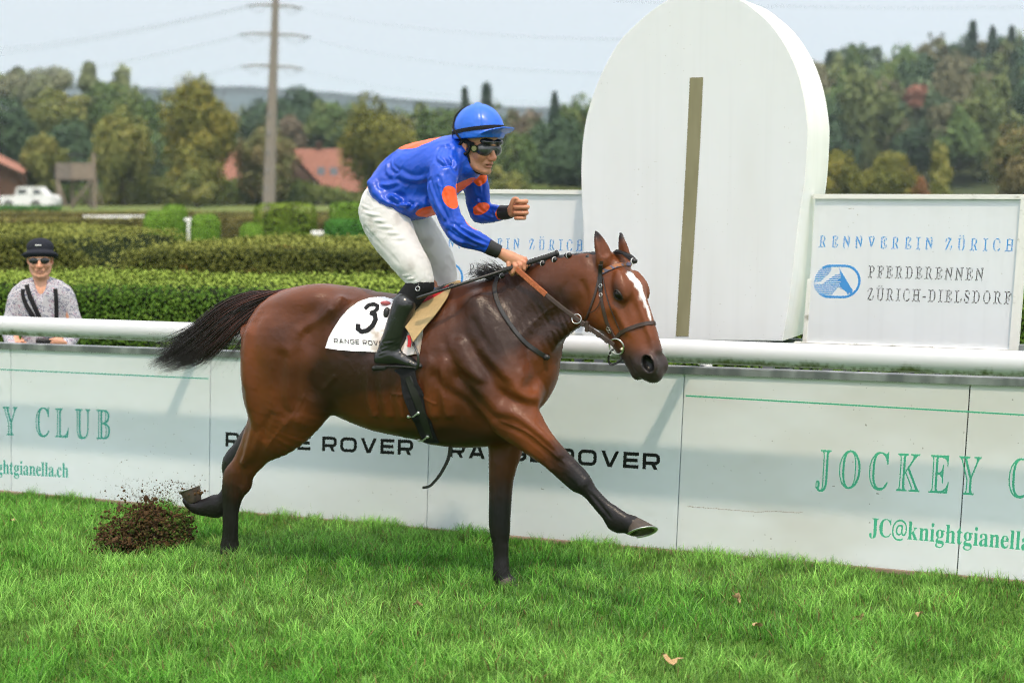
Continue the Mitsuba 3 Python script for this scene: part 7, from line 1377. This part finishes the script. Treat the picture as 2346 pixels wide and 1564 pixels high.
# ---------------------------------------------------------------- the bystander behind the rail
mat('shirt_print', mikit.proc(lambda p, n, uv: (lambda v, k: mikit.mix(mikit.mix((.46, .45, .48), (.09, .10, .18), mikit.smoothstep(.42, .30, v[0]) * mikit.smoothstep(.25, .35, v[2])), (.46, .16, .22), mikit.smoothstep(.30, .22, v[0]) * mikit.smoothstep(.80, .84, v[2])))(mikit.voronoi(p.x * 62 + 8 * mikit.noise(p.x * 40, p.y * 40, p.z * 40), p.z * 62 + p.y * 50), 0)), .85, .2)
mat('navy_felt', (.016, .018, .026), .85, .2); mat('dark_trousers', (.03, .034, .05), .9, .1)
by = thing('person', 'man behind the rail in a dark bucket hat, sunglasses and patterned shirt', 'person')
YM = 11.0; MB = np.array([gpt(88, YM), YM, 0.0]); mf = unit(np.array([.22, -.975, 0])); ml = np.array([-mf[1], mf[0], 0.0]); MR = np.stack([mf, ml, UPV], 1)
def mp(x, y, z): return MB + MR @ np.array([x, y, z])            # forward, to his left, up
hz0 = zpx(595, YM)
def mh(x, y, z): return MB + MR @ np.array([x + .03, y, z + hz0])
HFm = man_head(mh, MR, .0055, mouth=.004); hmesh = HFm.mesh(smooth=2)
BC = Field(MB + [-.36, -.42, .0], MB + [.40, .30, 1.5], .014)
for rows, r in (([mp(0, 0, .95), mp(0, 0, 1.15), mp(0, 0, 1.30)], [.10, .10, .09]), ([mp(0, 0, 1.28), mp(.015, 0, 1.40), mp(.02, 0, 1.46)], [.07, .058, .056]), ([mp(0, .13, 1.29), mp(.02, .205, 1.08), mp(.20, .17, .93)], [.05, .042, .030]), ([mp(0, -.13, 1.29), mp(.02, -.205, 1.08), mp(.20, -.15, .92)], [.05, .042, .030]), ([mp(0, .09, .92), mp(.02, .10, .5), mp(0, .10, .08)], [.08, .06, .045]), ([mp(0, -.09, .92), mp(.02, -.10, .5), mp(0, -.10, .08)], [.08, .06, .045])): BC.loft(rows, r, r, .03)
HL_ = Field(mp(.24, .12, .94) - .14, mp(.24, .12, .94) + .14, .0045)
HL_.loft([mp(.20, .17, .935), mp(.245, .135, .955), mp(.265, .10, .965)], [.024, .028, .030], [.020, .020, .022], .01)
for i in range(4): finger(HL_, [mp(.255, .115 - .004 * i, .985 - .018 * i), mp(.275, .085, .983 - .019 * i), mp(.268, .055, .978 - .019 * i), mp(.250, .050, .974 - .018 * i)], [.0095, .0095, .0085, .0075])
finger(HL_, [mp(.235, .145, .975), mp(.245, .115, .998), mp(.255, .085, 1.004)], [.012, .0105, .009])
hmL = HL_.mesh(); hmR = trimesh.Trimesh(MB + ((hmL.vertices - MB) @ MR * [1, -1, 1] + [-.01, -.03, -.03]) @ MR.T, hmL.faces[:, ::-1], process=False)
bb = cat(hmesh, BC.mesh(smooth=1), hmL, hmR); l_ = (bb.vertices - mh(0, 0, 0)) @ MR; l_[len(hmesh.vertices):] = 9
part(by, 'body', bb, 'skin', smooth=True, color=skin_color(bb.vertices, l_, (204, 150, 122)))
SH = Field(MB + [-.46, -.50, .70], MB + [.46, .40, 1.50], .008)
SH.loft([mp(0, 0, .78), mp(-.01, 0, .95), mp(0, 0, 1.12), mp(0, 0, 1.27), mp(.005, 0, 1.335)], [.125, .120, .125, .125, .075], [.145, .145, .155, .165, .125], .04, L=ml)
SH.loft([mp(0, .12, 1.335), mp(.0, .165, 1.275), mp(.005, .195, 1.16), mp(.02, .225, 1.06), mp(.10, .210, .98), mp(.19, .175, .935)], [.05, .064, .060, .054, .050, .042], [.05, .060, .058, .052, .048, .042], .04, L=mf)
SH.loft([mp(0, -.12, 1.335), mp(.0, -.165, 1.275), mp(.005, -.195, 1.16), mp(.02, -.225, 1.06), mp(.10, -.210, .97), mp(.19, -.185, .91)], [.05, .064, .060, .054, .050, .042], [.05, .060, .058, .052, .048, .042], .04, L=mf)
SH.loft([mp(-.02, .085, 1.36), mp(-.03, 0, 1.39), mp(-.02, -.085, 1.36)], [.03, .03, .03], [.03, .03, .03], .03)
SH.loft([mp(.135, 0, 1.22), mp(.12, 0, 1.29), mp(.085, 0, 1.38)], [.006, .024, .052], [.006, .024, .052], .012, cut=True)
shm = SH.mesh(smooth=2); sv = shm.vertices; shm = trimesh.Trimesh(sv + normals(shm) * (.012 * (meshkit.fbm(sv * [9, 9, 6], 3, 3) - .5) + .006 * (meshkit.fbm(sv * 24, 2, 5) - .5))[:, None], shm.faces, process=False)
part(by, 'shirt', shm, 'shirt_print', smooth=True)
for s in (-1, 1): part(by, 'collar', cat(slab3([mp(.03, s * .085, 1.385), mp(.085, s * .055, 1.345), mp(.125, s * .045, 1.285), mp(.075, s * .105, 1.315)], .008)), 'shirt_print')
TR = Field(MB + [-.30, -.30, -.01], MB + [.30, .30, .86], .016); TR.loft([mp(0, .09, .82), mp(.02, .10, .45), mp(0, .10, .06)], [.11, .085, .07], [.11, .085, .07], .03, L=mf); TR.loft([mp(0, -.09, .82), mp(.02, -.10, .45), mp(0, -.10, .06)], [.11, .085, .07], [.11, .085, .07], .03, L=mf)
part(by, 'trousers', TR.mesh(smooth=1), 'dark_trousers', smooth=True)
for s in (-1, 1): part(by, 'shoe', ellipsoid(mp(.06, s * .10, .045), (.14, .05, .05), MR), 'black_leather', smooth=True)
HT = Field(mh(0, 0, .08) - .2, mh(0, 0, .08) + .2, .006); HT.ball(mh(-.02, 0, .090), (.108, .095, .068), .01, MR); HT.ball(mh(.0, 0, .034), (.138, .124, .036), .02, MR @ np.array([[.985, 0, -.174], [0, 1, 0], [.174, 0, .985]]))
HT.ball(mh(-.005, 0, -.012), (.128, .112, .062), .006, MR, cut=True); hk_ = part(by, 'hat', HT.mesh(smooth=2), 'navy_felt', smooth=True)
part(hk_, 'tag', xf(box([-.003, -.021, -.005], [.003, .021, .005], .001), frame(mh(.090, -.004, .108), *(MR @ np.array([[.9, 0, .35], [0, 1, 0], [-.35, 0, .9]])).T)), 'logo_white')
for s in (-1, 1): part(by, 'sunglass_lens', ellipsoid(mh(.097, s * .036, -.001), (.011, .033, .022), MR), 'gloss_black', smooth=True)
part(by, 'sunglass_frame', cat(tube([mh(.104, -.015, .010), mh(.107, 0, .012), mh(.104, .015, .010)], .0035, 6), *[tube([mh(.090, s * .060, .008), mh(.03, s * .080, .008), mh(-.02, s * .082, .004)], .003, 6) for s in (-1, 1)]), 'steel', smooth=True)
def chest_strap(pts):
    I = RayMeshIntersector(shm); P = smooth_path(np.array([mp(*p) for p in pts]), 26); d = np.tile(-mf, (26, 1)); l, ri, ti = I.intersects_location(P + mf * .5, d, multiple_hits=False); Q = P.copy(); Q[ri] = l
    for _ in range(3): Q[1:-1] = (Q[:-2] + 2 * Q[1:-1] + Q[2:]) / 4
    return ribbon(Q + mf * .006, np.tile(mf, (26, 1)), .032, .005)
for pts in ([(0, -.095, 1.36), (.1, -.06, 1.25), (.1, .0, 1.10), (.1, .04, 1.0)], [(0, -.12, 1.33), (.1, -.10, 1.22), (.1, -.02, 1.08), (.1, .03, 1.0)], [(0, .10, 1.33), (.1, .105, 1.2), (.1, .10, 1.1), (.1, .075, 1.0)]): part(by, 'camera_strap', chest_strap(pts), 'black_cloth', smooth=30)
cam_b = thing('hand_camera', 'small black camera held at the waist of the man behind the rail', 'camera'); cb_ = part(cam_b, 'body', xf(box([-.03, -.06, -.04], [.03, .06, .04], .008), frame(mp(.25, .03, .95), *MR.T)), 'black_rubber', smooth=30); part(cam_b, 'lens', trimesh.creation.cylinder(.03, segment=[mp(.27, .02, .95), mp(.335, .02, .945)], sections=24), 'gloss_black', smooth=40)
# ---------------------------------------------------------------- the divot of turf thrown up by the hoof
g = np.random.default_rng(12); gc = on_ground(333, 1258); DK = 1 / (FOC / ((gc - EYE) @ FWD))
def dpt(x, y, w): return gc + np.array([(x - 333) * DK, w, (1258 - y) * DK])
V, F, C, o = [], [], [], 0
ico = trimesh.creation.icosphere(1); it = trimesh.creation.icosahedron()
def clod(c, r, m, col):
    global o
    v = m.vertices * (1 + .55 * (meshkit.noise(m.vertices * 1.7 + g.uniform(0, 99, 3), 3)[:, None] - .5)) * r * g.uniform(.6, 1.3, 3); v = v @ trimesh.transformations.random_rotation_matrix(g.random(3))[:3, :3].T + c; V.append(v); F.append(m.faces + o); C.append(np.tile(col, (len(v), 1))); o += len(v)
def soil(): return np.array([.072, .046, .026]) * g.uniform(.5, 1.7) * np.array([1, g.uniform(.85, 1.1), g.uniform(.7, 1.1)])
top = lambda x: np.interp(x, [232, 262, 290, 320, 350, 385, 415, 432], [1232, 1205, 1166, 1148, 1156, 1178, 1180, 1210])
for cx, cy, rx, ry, n, gp in ((332, 1234, 56, 14, 2500, .10), (342, 1178, 22, 16, 700, .05), (400, 1208, 20, 18, 1200, .62), (268, 1236, 26, 10, 600, .30), (330, 1206, 34, 13, 900, .12), (300, 1188, 36, 22, 260, .2), (250, 1218, 22, 16, 160, .3)):
    for i in range(n):
        x, y = cx + rx * g.normal(), cy + ry * g.normal()
        if y > 1257 or x < 222 or x > 440: continue
        clod(dpt(x, y, g.normal(0, .07)), (.003 + .0075 * g.random() ** 1.5 + .012 * (g.random() < .03)), it, np.array([.07, .11, .025]) * g.uniform(.5, 1.3) if g.random() < gp else soil())
for i in range(34): x = g.normal(335, 30); clod(dpt(np.clip(x, 275, 400), g.uniform(1210, 1250), g.normal(0, .04)), g.uniform(.014, .030), ico, soil())
for i in range(1100): a = g.random(); x = 300 + 130 * a + g.normal(0, 34); y = 1165 - 45 * g.random() ** .6 - 20 * a * g.random() + g.normal(0, 10); clod(dpt(x, y, g.normal(0, .12)), .0012 + .0035 * g.random() ** 3, it, soil() * .7)
for i in range(170): clod(dpt(g.normal(300, 75), 1150 - abs(g.normal(0, 60)), g.normal(0, .2)), .001 + .002 * g.random() ** 3, it, soil() * .6)
for i in range(800):
    x = g.normal(335, 50); y = g.uniform(1175, 1252); p = dpt(x, y, g.normal(0, .09)); d = unit(g.normal(0, 1, 3)) * g.uniform(.015, .05); m = tube([p, p + d * .5 + [0, 0, .006], p + d], [.0012, .001, .0004], 3, caps=False); V.append(m.vertices); F.append(m.faces + o); o += len(m.vertices); C.append(np.tile(np.array([.24, .19, .075]) * g.uniform(.5, 1.2) if g.random() < .5 else np.array([.08, .16, .03]) * g.uniform(.6, 1.3), (len(m.vertices), 1)))
scene['mat_soil_bits'] = {'type': 'twosided', 'b': {'type': 'diffuse', 'reflectance': VC}}
put('flying_turf', trimesh.Trimesh(np.vstack(V), np.vstack(F), process=False), 'soil_bits', color=np.clip(np.vstack(C), .004, 1)); labels['flying_turf'] = {'label': 'burst of brown soil and grass thrown up behind the hoof', 'kind': 'stuff'}
hs_ = hp(430, 1124, .11); V, F, C, o = [], [], [], 0
for i in range(60): clod(to_world(hp(412 + 60 * g.random(), 1127 + g.normal(0, 4), .11 + g.normal(0, .03))), g.uniform(.003, .009), it, soil())
k = thing('soil_clump', 'small clumps of soil clinging to the upturned hind hoof', 'soil'); put(k, trimesh.Trimesh(np.vstack(V), np.vstack(F), process=False), 'soil_bits', color=np.vstack(C)); labels[k]['kind'] = 'stuff'
# ---------------------------------------------------------------- the air
scene['air'] = {'type': 'homogeneous', 'albedo': rgb(.76, .88, 1.0), 'sigma_t': .00019}
scene['clear_air'] = {'type': 'null'}
scene['haze'] = {'type': 'cube', 'to_world': T().translate([0, 3000, 184]).scale([3200, 4000, 186]), 'bsdf': {'type': 'ref', 'id': 'clear_air'}, 'interior': {'type': 'ref', 'id': 'air'}}
labels['haze'] = {'label': 'thin summer haze', 'kind': 'stuff'}
scene['camera']['medium'] = {'type': 'ref', 'id': 'air'}
